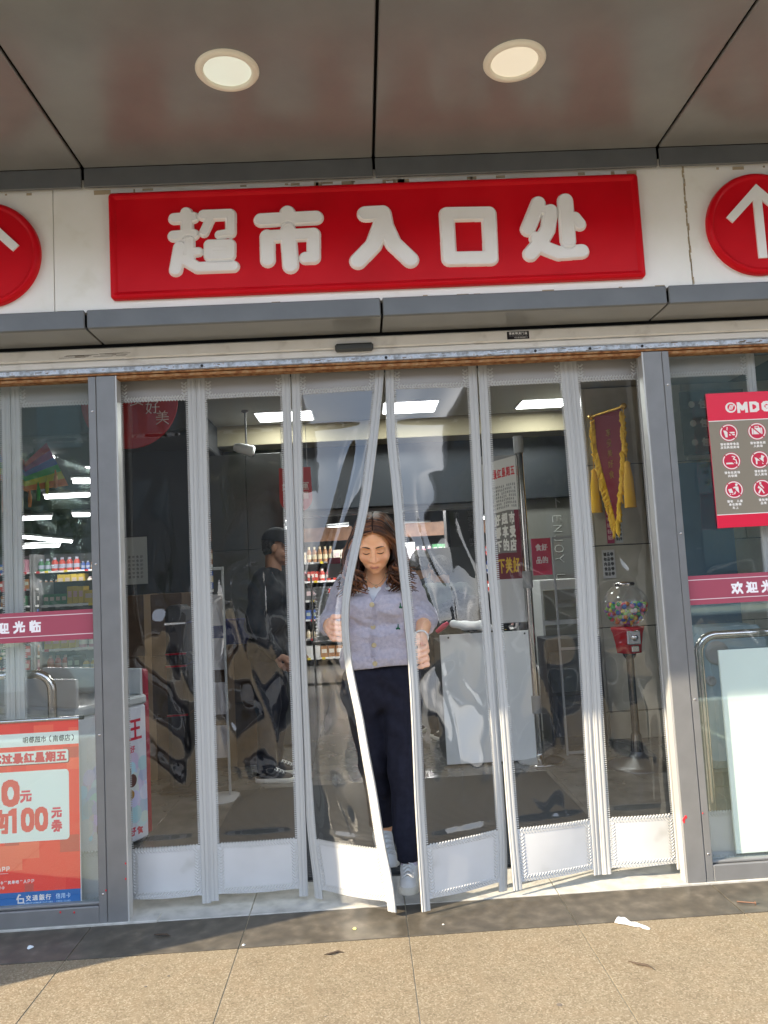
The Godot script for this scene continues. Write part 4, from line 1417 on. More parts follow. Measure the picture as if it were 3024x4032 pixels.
func tube_lamp(a: Vector3, b: Vector3, label: String, e := 0.0) -> void:
	var mid := (a + b) / 2
	var t := thing("tube_light", label, "ceiling light", mid, 0, "bright tube lights deep in the shop")
	var mb := MB.new()
	mb.tube([a - mid, b - mid], 0.03, 8)
	obj("tube", mb, M.tube, t)
	var d := (b - a).normalized()
	var hs := MB.new()
	hs.tube([a - mid + Vector3(0, 0.05, 0) - d * 0.03, b - mid + Vector3(0, 0.05, 0) + d * 0.03], 0.035, 4, true)
	obj("housing", hs, M.white, t)
	if e > 0:
		var l := AreaLight3D.new()
		l.name = "tube_glow"
		l.area_size = Vector2(a.distance_to(b), 0.1)
		l.light_energy = e
		l.shadow_enabled = true
		l.position = Vector3(0, -0.05, 0)
		l.rotation = Vector3(-PI / 2, 0, atan2(-d.z, d.x))
		l.rotation_order = EULER_ORDER_YXZ
		l.rotation = Vector3(-PI / 2, atan2(-d.z, d.x), 0)
		t.add_child(l)


func shop_room() -> void:
	var fl := setting("shop_floor")
	block("bed", Vector3(0, -0.08, -9.3), Vector3(18, 0.1, 18), M.gap, fl)
	for i in 8:
		for j in 8:
			block("floor_tile", Vector3(-2.45 + i * 0.8, -0.047, -0.705 - j * 0.8), Vector3(0.797, 0.1, 0.797), M.floor, fl, 0.001)
	block("far_floor", Vector3(0, -0.05, -12.3), Vector3(18, 0.1, 10.6), M.floor, fl)
	block("far_floor", Vector3(-5.9, -0.05, -3.65), Vector3(6.05, 0.1, 6.6), M.floor, fl)
	block("far_floor", Vector3(6.35, -0.05, -3.65), Vector3(5.05, 0.1, 6.6), M.floor, fl)
	var ce := setting("shop_ceiling")
	block("entrance_ceiling", Vector3(0.2, 2.8, -2.1), Vector3(5.6, 0.1, 3.8), paint(0.4, 0.385, 0.34, 0.85), ce)
	block("store_ceiling", Vector3(0, 3.7, -9), Vector3(18, 0.1, 18), M.store_dark, ce)
	block("ceiling_step", Vector3(0.4, 2.66, -3.72), Vector3(3.6, 0.18, 0.3), paint(0.3, 0.26, 0.17, 0.8), ce, 0.004)
	block("dark_bulkhead", Vector3(0.3, 2.28, -4.0), Vector3(5.2, 0.58, 0.3), M.navy, ce, 0.004)
	block("bulkhead_rail", Vector3(0.3, 1.965, -4.05), Vector3(5.2, 0.045, 0.2), M.grey, ce, 0.004)
	block("duct", Vector3(-1.9, 2.62, -3.1), Vector3(1.3, 0.26, 1.5), M.store_dark, ce, 0.01)
	for k in [Vector3(-2.2, 3.3, 0), Vector3(1.4, 3.1, 0), Vector3(-5.5, 3.2, 0)]:
		block("cable_tray", Vector3(k.x, k.y, -9.5), Vector3(0.2, 0.08, 12), M.dark, ce)
	var wl := setting("shop_walls")
	block("left_wall", Vector3(-9, 1.85, -9), Vector3(0.2, 3.7, 18), M.store_dark, wl)
	block("right_wall", Vector3(9, 1.85, -9), Vector3(0.2, 3.7, 18), M.store_dark, wl)
	block("back_wall", Vector3(0, 1.85, -17.9), Vector3(18, 3.7, 0.2), M.store_dark, wl)
	block("front_wall", Vector3(-5.85, 1.85, -0.25), Vector3(6.3, 3.7, 0.1), M.store_dark, wl)
	block("front_wall", Vector3(6.1, 1.85, -0.25), Vector3(5.8, 3.7, 0.1), M.store_dark, wl)
	block("front_wall", Vector3(0.2, 3.05, -0.25), Vector3(5.9, 1.3, 0.1), M.store_dark, wl)
	# the tiled wall of the vestibule on the right
	var tw := thing("tiled_wall", "beige stone tiled wall inside the entrance, right of the doorway", "wall")
	block("core", Vector3(2.72, 1.37, -2.9), Vector3(1.82, 2.74, 0.34), M.gap, tw)
	var rows := [[0.0, 0.21], [0.21, 0.85], [0.85, 1.485], [1.485, 2.12], [2.12, 2.74]]
	for j in rows.size():
		var x := 1.81
		var k := 0
		while x < 3.6:
			var w := 0.78 if (k > 0 or j % 2 == 0) else 0.42
			w = minf(w, 3.63 - x)
			block("wall_tile", Vector3(x + w / 2, (rows[j][0] + rows[j][1]) / 2, -2.718), Vector3(w - 0.008, rows[j][1] - rows[j][0] - 0.008, 0.03), M.tile, tw, 0.002)
			x += w
			k += 1
		block("wall_tile", Vector3(1.797, (rows[j][0] + rows[j][1]) / 2, -2.905), Vector3(0.03, rows[j][1] - rows[j][0] - 0.008, 0.4), M.tile, tw, 0.002)
	var pr := thing("dark_partition", "dark partition wall inside the entrance, under the red fan", "partition")
	block("panel", Vector3(-1.62, 1.2, -2.75), Vector3(0.8, 2.4, 0.08), M.navy, pr, 0.003)
	block("panel", Vector3(-2.05, 1.2, -3.2), Vector3(0.06, 2.4, 0.9), M.navy, pr, 0.003)
	var pl := thing("grey_pillar", "dark grey tiled pillar behind the man in the cap", "pillar")
	for j in 3:
		for i in 2:
			block("pillar_tile", Vector3(-1.1 + i * 0.3, 0.42 + j * 0.8, -3.25), Vector3(0.297, 0.797, 0.2), paint(0.085, 0.087, 0.085, 0.45), pl, 0.002)

	panel_lamp(Vector3(-0.61, 2.742, -3.23), Vector2(0.46, 0.34), 0.4, "white square light panel in the entrance ceiling, left one, near the hanging camera")
	panel_lamp(Vector3(0.45, 2.742, -3.1), Vector2(0.44, 0.4), 0.4, "white square light panel in the entrance ceiling, above the woman")
	panel_lamp(Vector3(1.6, 2.742, -3.2), Vector2(0.4, 0.3), 0.4, "white square light panel in the entrance ceiling, next to the column with vertical lettering")
	panel_lamp(Vector3(0.1, 2.742, -1.2), Vector2(0.46, 0.34), 0.5, "added fill light panel in the entrance ceiling, out of view, nearest the curtain")  # added fill lamp, unseen, brightens the entrance and the tiled wall
	var T := [[-8, 0.10, 2.48, 0.52, 2.47], [-8, 1.19, 2.46, 1.73, 2.45], [-8, -4.56, 2.76, -3.93, 2.76], [-10, 0.56, 2.20, 1.17, 2.19], [-10, 1.84, 2.20, 2.03, 2.20], [-10, -5.88, 2.66, -5.28, 2.66], [-10, -4.9, 2.68, -4.63, 2.67], [-11, -0.60, 2.28, -0.25, 2.30], [-13, -7.08, 2.58, -6.05, 2.43], [-13, -7.17, 2.37, -6.31, 2.36]]
	var says := ["short tube light just left of the woman's head", "tube light seen through the strip right of the woman", "upper tube light seen through the left glass", "lower tube light seen behind the woman's hair", "short tube light beside the far lettered column", "second tube light down in the left glass", "short stub of tube light beside the left post", "tube light over the bowl shelves", "sloping tube light low in the left glass", "lowest tube light in the left glass"]
	for i in T.size():
		var q: Array = T[i]
		tube_lamp(Vector3(q[1], q[2], q[0]), Vector3(q[3], q[4], q[0]), says[i], 3.0 if i in [0, 1, 2, 3, 5] else 0.0)
	tube_lamp(Vector3(-1.55, 2.37, -7.6), Vector3(-1.30, 2.27, -10), "slanting row of tube lights above the man's cap")
	tube_lamp(Vector3(-2.77, 2.62, -3.5), Vector3(-2.73, 2.62, -4.6), "long bright tube light over the rainbow kite", 1.0)
	var more := [[-12, -1.9, 2.55, -1.2, 2.55, "tube light row above the goods shelf behind the dark partition"], [-14, -3.4, 2.6, -2.2, 2.6, "long tube light far back, left of the man's cap"], [-14, 1.9, 2.55, 2.9, 2.55, "tube light far back right of the poster stand"], [-15.5, -0.6, 2.5, 0.7, 2.5, "farthest tube light, straight above the woman's hair"], [-6.5, -3.6, 2.75, -2.9, 2.72, "tube light between the kite and the dark partition"], [-7, 2.5, 2.5, 3.1, 2.5, "tube light beside the column with vertical lettering"], [-15, -5.2, 2.35, -3.9, 2.35, "tube light over the crowded shelf in the left glass"]]
	for q in more:
		tube_lamp(Vector3(q[1], q[2], q[0]), Vector3(q[3], q[4], q[0]), q[5], 2.0 if q[0] < -13 else 0.0)
	for q in [[-0.69, 2.60, "left of two small round spots over the bowl shelves"], [-0.44, 2.59, "right of two small round spots over the bowl shelves"]]:
		var b := MB.new()
		b.ball(Vector3.ZERO, Vector3.ONE * 0.07, 12)
		var o := obj("spot_light", b, M.tube)
		o.position = Vector3(q[0], q[1], -11)
		tag(o, q[2], "ceiling light", "round spots deep in the shop")


func goods_shelf(at: Vector3, w: float, h: float, rows: int, label: String, sd: int, header := true) -> void:
	var t := thing("goods_shelf", label, "shelf", at, 0, "shelves of goods in the shop")
	var g := RandomNumberGenerator.new()
	g.seed = sd
	block("back_panel", Vector3(0, h / 2, -0.2), Vector3(w, h, 0.02), M.dark, t)
	for s in [-1, 1]:
		block("upright", Vector3(s * w / 2, h / 2, 0), Vector3(0.03, h, 0.4), M.grey, t)
	if header:
		block("header_board", Vector3(0, h + 0.12, 0.1), Vector3(w, 0.22, 0.03), M.wood, t)
	var hues := [Color(0.5, 0.06, 0.04), Color(0.7, 0.62, 0.5), Color(0.55, 0.4, 0.05), Color(0.06, 0.2, 0.09), Color(0.06, 0.12, 0.36), Color(0.7, 0.7, 0.68), Color(0.34, 0.16, 0.06), Color(0.1, 0.1, 0.1), Color(0.5, 0.24, 0.3)]
	var mb := MB.new()
	for j in rows:
		var y := 0.12 + (h - 0.15) * j / rows
		block("shelf_board", Vector3(0, y, 0), Vector3(w, 0.025, 0.4), M.white if j % 2 == 0 else M.grey, t)
		var gap := (h - 0.15) / rows
		var px := -w / 2 + 0.04
		while px < w / 2 - 0.1:
			mb.col = Color(0.7, 0.7, 0.66) if g.randf() < 0.6 else Color(0.7, 0.55, 0.05) if g.randf() < 0.6 else Color(0.55, 0.04, 0.05)
			mb.box(Vector3(px + 0.03, y, 0.203), Vector3(0.055, 0.034, 0.004))
			px += g.randf_range(0.075, 0.17)
		var x := -w / 2 + 0.03
		while x < w / 2 - 0.1:
			var run := g.randi_range(2, 5)
			var bw := g.randf_range(0.05, 0.12)
			var bh := gap * g.randf_range(0.45, 0.85)
			mb.col = hues[g.randi() % hues.size()]
			var round_one := g.randf() < 0.4
			var cap: Color = hues[g.randi() % hues.size()].lerp(Color(0.7, 0.68, 0.62), 0.5)
			for k in run:
				if x > w / 2 - 0.1:
					break
				if round_one:
					var main := mb.col
					mb.lathe(Vector3(x + bw / 2, y + 0.013, 0.1), [[bw * 0.42, 0.0], [bw * 0.44, bh * 0.65], [bw * 0.2, bh * 0.85]], 7)
					mb.col = cap
					mb.lathe(Vector3(x + bw / 2, y + 0.013, 0.1), [[bw * 0.22, bh * 0.84], [bw * 0.22, bh]], 7)
					mb.lathe(Vector3(x + bw / 2, y + 0.013, 0.1), [[bw * 0.45, bh * 0.2], [bw * 0.45, bh * 0.5]], 7)
					mb.col = main
				else:
					mb.box(Vector3(x + bw / 2, y + 0.013 + bh / 2, 0.08), Vector3(bw * 0.92, bh * g.randf_range(0.93, 1.0), 0.2))
					var main := mb.col
					mb.col = cap
					mb.box(Vector3(x + bw / 2, y + 0.013 + bh * 0.55, 0.181), Vector3(bw * 0.66, bh * 0.34, 0.004))
					mb.col = main
				x += bw
	stuff(obj("goods", mb, M.goods, t))


func shop_things() -> void:
	goods_shelf(Vector3(-0.9, 0, -9.2), 1.5, 1.95, 6, "goods shelf under a brown header board, left of the woman's hair", 3)
	goods_shelf(Vector3(1.2, 0, -9.2), 2.4, 1.95, 6, "goods shelf under a brown header board, behind the people at the counter", 4)
	goods_shelf(Vector3(-4.4, 0, -9.4), 1.7, 2.0, 7, "crowded goods shelf seen through the left glass behind the kite", 5, false)
	goods_shelf(Vector3(-6.1, 0, -9.4), 1.6, 2.0, 7, "crowded goods shelf at the picture's left edge", 6, false)
	goods_shelf(Vector3(-2.7, 0, -8.6), 1.4, 1.9, 6, "goods shelf deep in the shop behind the dark partition", 8, true)
	goods_shelf(Vector3(-1.05, 0, -5.6), 0.5, 1.75, 6, "narrow goods shelf just behind the man's back", 7, false)
	goods_shelf(Vector3(3.3, 0, -9.4), 1.7, 2.0, 6, "goods shelf glimpsed behind the column with vertical lettering", 9, true)
	goods_shelf(Vector3(0.55, 0, -7.6), 1.0, 1.55, 5, "low goods shelf straight behind the grey haired person", 21, false)
	goods_shelf(Vector3(-2.0, 0, -6.2), 1.0, 1.9, 6, "goods shelf behind the dark partition, seen past the left post", 22, true)
	goods_shelf(Vector3(-3.4, 0, -6.6), 1.2, 1.5, 5, "shorter goods shelf in front of the crowded one in the left glass", 23, false)
	goods_shelf(Vector3(-0.35, 0, -12.0), 2.2, 2.1, 6, "farthest goods shelf, straight behind the woman's head", 24, true)
	# a rack of white bowls
	var rk := thing("bowl_rack", "wire rack with stacked white bowls left of the woman's sleeve", "rack", Vector3(-0.42, 0, -6.1))
	for s in [-1, 1]:
		var p := MB.new()
		p.tube([Vector3(s * 0.22, 0, 0), Vector3(s * 0.22, 1.4, 0)], 0.012, 6)
		obj("post", p, M.steel, rk)
	block("board", Vector3(0, 0.6, 0), Vector3(0.46, 0.02, 0.3), M.grey, rk)
	block("price_card", Vector3(0.07, 1.48, 0.1), Vector3(0.16, 0.24, 0.004), paint(0.7, 0.62, 0.62, 0.6), rk)
	block("price_flash", Vector3(0.07, 1.56, 0.104), Vector3(0.15, 0.07, 0.002), paint(0.6, 0.06, 0.12, 0.6), rk)
	for c in 2:
		for i in 15:
			var b := MB.new()
			b.lathe(Vector3(-0.1 + c * 0.2, 0.62 + i * 0.042, 0.05), [[0.05, 0.0], [0.085, 0.025], [0.094, 0.05], [0.09, 0.048], [0.05, 0.012]], 14)
			obj("bowl", b, M.white, rk)

	# red fan and red shield hanging in the shop
	var fan := thing("red_fan", "big round red paper fan with white brush writing hanging by the left post", "paper fan", Vector3(-1.44, 2.53, -1.6))
	var d := MB.new()
	d.lathe(Vector3.ZERO, [[0.0, -0.004], [0.3, -0.004], [0.306, 0.0], [0.3, 0.004], [0.0, 0.004]], 48, Basis(Vector3.RIGHT, PI / 2))
	obj("disc", d, paint(0.34, 0.008, 0.012, 0.5), fan)
	var brush := MB.new()
	for q in [["享", Vector2(-0.12, 0.1)], ["受", Vector2(0.0, 0.06)], ["好", Vector2(0.1, 0.0)], ["美", Vector2(0.16, -0.07)]]:
		for s in INK[q[0]].split("/"):
			var k: PackedFloat64Array = s.split_floats(" ")
			for i in range(0, k.size() - 3, 2):
				brush.tube([Vector3(q[1].x + k[i] * 0.0009, q[1].y - k[i + 1] * 0.0009, 0.006), Vector3(q[1].x + k[i + 2] * 0.0009, q[1].y - k[i + 3] * 0.0009, 0.006)], 0.003, 5)
	for k in [[-0.17, -0.1, -0.08, -0.1], [-0.17, -0.1, -0.15, -0.14], [-0.15, -0.14, -0.06, -0.14], [-0.08, -0.1, -0.06, -0.14], [-0.15, -0.12, -0.08, -0.12]]:
		brush.tube([Vector3(k[0], k[1], 0.006), Vector3(k[2], k[3], 0.006)], 0.003, 5)
	obj("brush_writing", brush, paint(0.7, 0.6, 0.58, 0.6), fan)
	var cord := MB.new()
	cord.tube([Vector3(0, 0.3, 0), Vector3(0, 0.5, 0)], 0.003, 5)
	obj("cord", cord, M.black, fan)
	var shd := thing("red_pendant", "red shield shaped hanging sign over the shop aisle, above the man's cap", "hanging sign", Vector3(-0.64, 2.12, -4.3 + 1.45))
	var sp := PackedVector2Array([Vector2(-0.125, 0.17), Vector2(-0.13, -0.08)])
	for i in 13:
		var a := PI + PI * i / 12
		sp.append(Vector2(cos(a) * 0.13, -0.08 + sin(a) * 0.11))
	sp.append(Vector2(0.125, 0.17))
	var sm := MB.new()
	sm.prism(sp, 0.01, Transform3D())
	obj("shield", sm, paint(0.42, 0.03, 0.035, 0.6), shd)
	shd.position = Vector3(-0.515, 2.07, -2.85)
	var wr := MB.new()
	for q in [["好", -0.108], ["運", 0.03]]:
		for s in INK[q[0]].split("/"):
			var k: PackedFloat64Array = s.split_floats(" ")
			for i in range(0, k.size() - 3, 2):
				wr.tube([Vector3(q[1] + k[i] * 0.00078, 0.05 - k[i + 1] * 0.00062, 0.011), Vector3(q[1] + k[i + 2] * 0.00078, 0.05 - k[i + 3] * 0.00062, 0.011)], 0.003, 5)
	obj("writing", wr, paint(0.75, 0.65, 0.6, 0.6), shd)
	block("paper_strip", Vector3(0, -0.055, 0.0125), Vector3(0.2, 0.055, 0.003), paint(0.5, 0.24, 0.2, 0.7), shd)
	var hang := MB.new()
	for s in [-0.1, 0.1]:
		hang.tube([Vector3(s, 0.165, 0.005), Vector3(s, 0.62, 0.005)], 0.002, 5)
	obj("hanging_wire", hang, M.grey, shd)

	# ceiling camera on a drop rod, gives no light
	var cs := thing("drop_camera", "white camera hanging on a thin rod from the entrance ceiling", "spotlight", Vector3(-0.905, 2.74, -2.94))
	var rod := MB.new()
	rod.lathe(Vector3(0, -0.31, 0), [[0.008, 0.0], [0.008, 0.29], [0.03, 0.3], [0.03, 0.31]], 12)
	obj("rod", rod, M.grey, cs)
	var head := MB.new()
	head.tube([Vector3(-0.09, -0.3, 0.02), Vector3(-0.05, -0.31, 0.03), Vector3(0.06, -0.345, 0.05), Vector3(0.065, -0.347, 0.05)], [0.03, 0.042, 0.045, 0.0], 16)
	obj("lamp_head", head, M.white, cs)
	var yoke := MB.new()
	yoke.tube([Vector3(0, -0.29, 0), Vector3(0.01, -0.32, 0.035)], 0.012, 8)
	obj("yoke", yoke, M.grey, cs)

	# column with vertical lettering
	for q in [[Vector3(1.77, 1.4, -4.1), 0.5, 2.72, "grey shop column with white vertical lettering, above the poster stand", 0.115, "享受当下", "的美好", 0], [Vector3(1.3, 1.1, -6.4), 0.42, 2.2, "farther grey shop column with white vertical lettering, over the counter", 0.07, "享受当下", "的美好", 1]]:
		var c := thing("lettered_column", q[3], "column", Vector3(q[0].x, 0, q[0].z), 0, "grey columns with white lettering")
		block("shaft", Vector3(0, q[2] / 2, 0), Vector3(q[1], q[2], 0.3), paint(0.2, 0.2, 0.18, 0.6), c, 0.004)
		block("black_edge", Vector3(-q[1] / 2 - 0.02, q[2] / 2, 0.02), Vector3(0.035, q[2], 0.3), M.black, c)
		var s: float = q[4]
		var lt := MB.new()
		var put := func(ch: String, at: Vector2, sz: float, rot: bool) -> void:
			for st in INK[ch].split("/"):
				var k: PackedFloat64Array = st.split_floats(" ")
				for i in range(0, k.size() - 3, 2):
					var a := Vector2(k[i], -k[i + 1]) * sz / 100.0
					var b := Vector2(k[i + 2], -k[i + 3]) * sz / 100.0
					if rot:
						a = Vector2(a.y * 1.0 + sz, -a.x)
						b = Vector2(b.y * 1.0 + sz, -b.x)
					lt.tube([Vector3(at.x + a.x, at.y + a.y, 0.153), Vector3(at.x + b.x, at.y + b.y, 0.153)], sz * 0.045, 4)
		var top: float = q[2] - (0.32 if q[7] == 0 else 0.1)
		for i in 4:
			put.call("享受当下"[i], Vector2(0.02, top - i * s * 1.12), s, false)
		for i in 3:
			put.call("的美好"[i], Vector2(-0.15, top - (i + 0.1) * s * 1.12), s, false)
		var line := "ENJOYLIFE"
		for i in line.length():
			put.call(line[i], Vector2(0.03, top - s * 4.9 - i * s * 0.82 - (0.08 if i > 4 else 0.0)), s * 0.75, true)
		obj("lettering", lt, paint(0.55, 0.55, 0.52, 0.6), c)
	var gp := block("grey_screen", Vector3(0.95, 1.35, -4.6), Vector3(0.6, 0.5, 0.03), paint(0.13, 0.14, 0.14, 0.5))
	tag(gp, "plain grey screen board behind the two people at the counter", "board")

	# poster stand: pole, clamp and tall poster
	var ps := thing("poster_stand", "tall floor stand with a white and maroon notice on a clamp pole", "poster stand", Vector3(1.15, 0, -2.2))
	var pole := MB.new()
	pole.lathe(Vector3.ZERO, [[0.16, 0.0], [0.16, 0.012], [0.03, 0.03], [0.027, 0.06], [0.027, 2.2]], 20)
	obj("pole", pole, M.steel, ps)
	for y in [0.33, 1.2, 2.17]:
		var k := MB.new()
		k.tube([Vector3(0, y, 0), Vector3(0, y + 0.12, 0)], 0.036, 14)
		obj("clamp", k, M.grey, ps)
	var im := sheet(512, 1280, c8(206, 204, 200))
	for i in 7:
		write(im, "就过最红星期五"[i], Vector2(24 + i * 68, 76), Vector2(54, 70), 60, 11, c8(190, 40, 50))
	for j in 7:
		for i in 17:
			if (i * 7 + j * 5) % 11 != 0:
				write(im, "请勿在卖场内携带食品及饮料进车用信"[i], Vector2(18 + i * 28, 210 + j * 28), Vector2(18, 20), 20, 3, c8(120, 120, 122))
	im.fill_rect(Rect2i(0, 420, 512, 330), c8(120, 116, 112))
	im.fill_rect(Rect2i(440, 420, 72, 330), c8(110, 20, 46))
	for j in 3:
		for i in 4:
			write(im, "美好超市明都享受当下的店"[i + j * 4], Vector2(30 + i * 110, 440 + j * 104), Vector2(84, 84), 90, 15, c8(225, 222, 216))
	im.fill_rect(Rect2i(0, 750, 512, 200), c8(104, 22, 34))
	write(im, "当下美好", Vector2(40, 790), Vector2(96, 110), 112, 15, c8(200, 160, 30))
	im.fill_rect(Rect2i(0, 950, 512, 330), c8(190, 190, 190))
	block("board", Vector3(-0.15, 1.56, -0.02), Vector3(0.25, 1.2, 0.012), M.grey, ps, 0.002)
	print_on("print", ps, Vector3(-0.272, 0.965, -0.012), Vector3(-0.028, 0.965, -0.012), Vector3(-0.028, 2.155, -0.012), Vector3(-0.272, 2.1, -0.012), im)

	# counter with white front
	var ct := thing("counter", "low checkout counter with a plain white front panel behind the curtain", "counter", Vector3(0.83, 0, -2.2))
	block("front_panel", Vector3(0, 0.46, 0), Vector3(0.66, 0.89, 0.02), M.white, ct, 0.003)
	block("body", Vector3(0, 0.42, -0.32), Vector3(0.64, 0.84, 0.58), M.dark, ct)
	for x in [-0.27, 0.27]:
		var sc := MB.new()
		sc.ball(Vector3(x, 0.885, 0.011), Vector3(0.007, 0.007, 0.003), 8)
		obj("screw", sc, M.black, ct)
	# heap of dark clothes on it
	var heap := []
	var g := RandomNumberGenerator.new()
	g.seed = 17
	for i in 26:
		var at := Vector3(0.83 + g.randf_range(-0.3, 0.34), 0.95 + g.randf_range(0, 0.16), -2.42 + g.randf_range(-0.15, 0.1))
		heap.append(bone(at, at + Vector3(g.randf_range(-0.16, 0.16), g.randf_range(-0.05, 0.07), g.randf_range(-0.1, 0.1)), g.randf_range(0.03, 0.06), g.randf_range(0.02, 0.05)))
	var hm := MB.new()
	var hn := cloth_noise(13, 13.0)
	net(hm, heap, 0.011, 0.012, func(p: Vector3, d: float) -> float: return d + hn.get_noise_3d(p.x, p.y * 1.6, p.z) * 0.035)
	tag(obj("clothes_heap", hm, grain(paint(1, 1, 1, 0.9), noise_map(0.05, [[0.0, 0.008, 0.009, 0.013], [0.6, 0.02, 0.02, 0.028], [1.0, 0.07, 0.06, 0.07]], 128, 3, FastNoiseLite.TYPE_SIMPLEX, 71), 3.0)), "heap of dark clothes and bags on the white fronted counter", "clothes")
	var gl := []
	for q in [[Vector3(0.6, 0.98, -2.18), Vector3(0.68, 0.965, -2.16), 0.028, 0.024], [Vector3(0.68, 0.965, -2.16), Vector3(0.8, 0.96, -2.15), 0.03, 0.03], [Vector3(0.8, 0.96, -2.15), Vector3(0.88, 0.935, -2.14), 0.03, 0.018]]:
		gl.append(bone(q[0], q[1], q[2], q[3]))
	var gm := MB.new()
	net(gm, gl, 0.009, 0.03)
	tag(obj("white_cloth", gm, M.white), "crumpled white cloth lying on the front of the clothes heap", "cloth")
	var rd := MB.new()
	rd.tube([Vector3(0.48, 0.93, -2.17), Vector3(0.53, 0.97, -2.15), Vector3(0.56, 0.99, -2.16)], [0.014, 0.02, 0.012], 8)
	tag(obj("red_wallet", rd, paint(0.5, 0.02, 0.06, 0.5)), "small bright red bag beside the white cloth on the counter", "bag")

	# gumball machine
	var gb := thing("gumball_machine", "red gumball machine with a glass globe of coloured balls on a chrome stand", "gumball machine", Vector3(1.735, 0, -1.9))
	var bs := MB.new()
	bs.lathe(Vector3.ZERO, [[0.2, 0.0], [0.2, 0.012], [0.17, 0.03], [0.06, 0.06], [0.045, 0.09], [0.03, 0.12]], 40)
	obj("stand_base", bs, paint(0.16, 0.16, 0.16, 0.35, 0.8), gb)
	var st := MB.new()
	st.lathe(Vector3.ZERO, [[0.042, 0.1], [0.034, 0.2], [0.025, 0.22], [0.024, 0.7], [0.04, 0.72], [0.045, 0.74]], 24)
	obj("stand_pole", st, paint(0.22, 0.21, 0.2, 0.22, 1.0), gb)
	var bd := MB.new()
	bd.lathe(Vector3.ZERO, [[0.05, 0.74], [0.085, 0.745], [0.09, 0.8], [0.105, 0.88], [0.115, 0.9], [0.115, 0.915], [0.07, 0.92]], 8)
	obj("body", bd, paint(0.45, 0.008, 0.014, 0.25), gb)
	block("coin_mechanism", Vector3(0, 0.85, 0.1), Vector3(0.09, 0.09, 0.03), M.chrome, gb, 0.006)
	var kn := MB.new()
	kn.lathe(Vector3(0, 0.85, 0.115), [[0.02, 0.0], [0.02, 0.02], [0.012, 0.026], [0.0, 0.026]], 12, Basis(Vector3.RIGHT, PI / 2))
	obj("knob", kn, M.steel, gb)
	block("chute_flap", Vector3(0.01, 0.775, 0.088), Vector3(0.05, 0.04, 0.02), M.steel, gb, 0.004)
	var gm2 := StandardMaterial3D.new()
	gm2.transparency = BaseMaterial3D.TRANSPARENCY_ALPHA
	gm2.albedo_color = Color(0.9, 0.95, 0.95, 0.04)
	gm2.roughness = 0.0
	var gg := MB.new()
	gg.ball(Vector3(0, 1.055, 0), Vector3(0.15, 0.148, 0.15), 32)
	obj("glass_globe", gg, gm2, gb)
	var lid := MB.new()
	lid.lathe(Vector3.ZERO, [[0.065, 1.188], [0.07, 1.2], [0.065, 1.212], [0.03, 1.216], [0.0, 1.217]], 24)
	obj("lid", lid, M.steel, gb)
	var cols := [[0.6, 0.03, 0.05], [0.05, 0.35, 0.08], [0.7, 0.55, 0.06], [0.04, 0.12, 0.4], [0.7, 0.25, 0.4], [0.7, 0.65, 0.6], [0.3, 0.5, 0.1], [0.65, 0.2, 0.04], [0.25, 0.1, 0.35]]
	var mats := []
	for q in cols:
		mats.append(paint(q[0], q[1], q[2], 0.25))
	var one := MB.new()
	one.ball(Vector3.ZERO, Vector3.ONE * 0.0155, 8)
	var om := one.mesh()
	var made := 0
	for tries in 4000:
		if made >= 190:
			break
		var q := Vector3(g.randf_range(-1, 1), g.randf_range(-1, 0.12), g.randf_range(-0.2, 1))
		if q.length() > 1.0 or q.length() < 0.72 and q.y < 0.0:
			continue
		var o := obj("gumball", om, mats[g.randi() % 9], gb)
		o.position = Vector3(0, 1.055, 0) + q * 0.132
		made += 1

	# pennant with yellow fringe
	var pn := thing("pennant", "maroon pennant with yellow fringe and tassels hanging on the tiled wall", "pennant", Vector3(1.9, 2.36, -2.45))
	pn.rotation.y = -1.2
	var cloth := MB.new()
	cloth.prism(PackedVector2Array([Vector2(-0.15, 0.12), Vector2(0.15, 0.12), Vector2(0.15, -0.12), Vector2(0.01, -0.72), Vector2(-0.15, -0.12)]), 0.006, Transform3D())
	obj("cloth", cloth, paint(0.2, 0.012, 0.03, 0.8), pn)
	var fr := MB.new()
	for s in [-1.0, 1.0]:
		var pts := [Vector2(s * 0.155, 0.1), Vector2(s * 0.155, -0.12), Vector2(0.01, -0.76)]
		for i in 2:
			var n := 20 if i == 0 else 56
			for j in n:
				var q: Vector2 = pts[i].lerp(pts[i + 1], (j + g.randf()) / n)
				var a := Vector3(q.x, q.y, 0.004)
				fr.tube([a, a + Vector3(s * g.randf_range(0.005, 0.04), -0.012 - g.randf() * 0.03, g.randf_range(0, 0.025)), a + Vector3(s * g.randf_range(0.0, 0.04), -0.06 - g.randf() * 0.03, g.randf_range(0, 0.02))], [0.011, 0.013, 0.005], 5)
	stuff(obj("fringe", fr, paint(0.85, 0.52, 0.03, 0.8), pn))
	var rb := MB.new()
	rb.tube([Vector3(-0.19, 0.13, 0.005), Vector3(0.19, 0.13, 0.005)], 0.012, 10)
	rb.ball(Vector3(0.19, 0.13, 0.005), Vector3.ONE * 0.025, 10)
	rb.ball(Vector3(-0.19, 0.13, 0.005), Vector3.ONE * 0.025, 10)
	obj("gold_rod", rb, paint(0.6, 0.36, 0.06, 0.3, 0.8), pn)
	for s in [-0.19, 0.19]:
		var tl := MB.new()
		tl.tube([Vector3(s, 0.12, 0.01), Vector3(s, -0.28, 0.015)], 0.003, 5)
		tl.lathe(Vector3(s, -0.62, 0.015), [[0.042, 0.0], [0.036, 0.2], [0.02, 0.31], [0.024, 0.325], [0.012, 0.34]], 10)
		obj("tassel", tl, paint(0.8, 0.45, 0.02, 0.8), pn)
	var wr2 := MB.new()
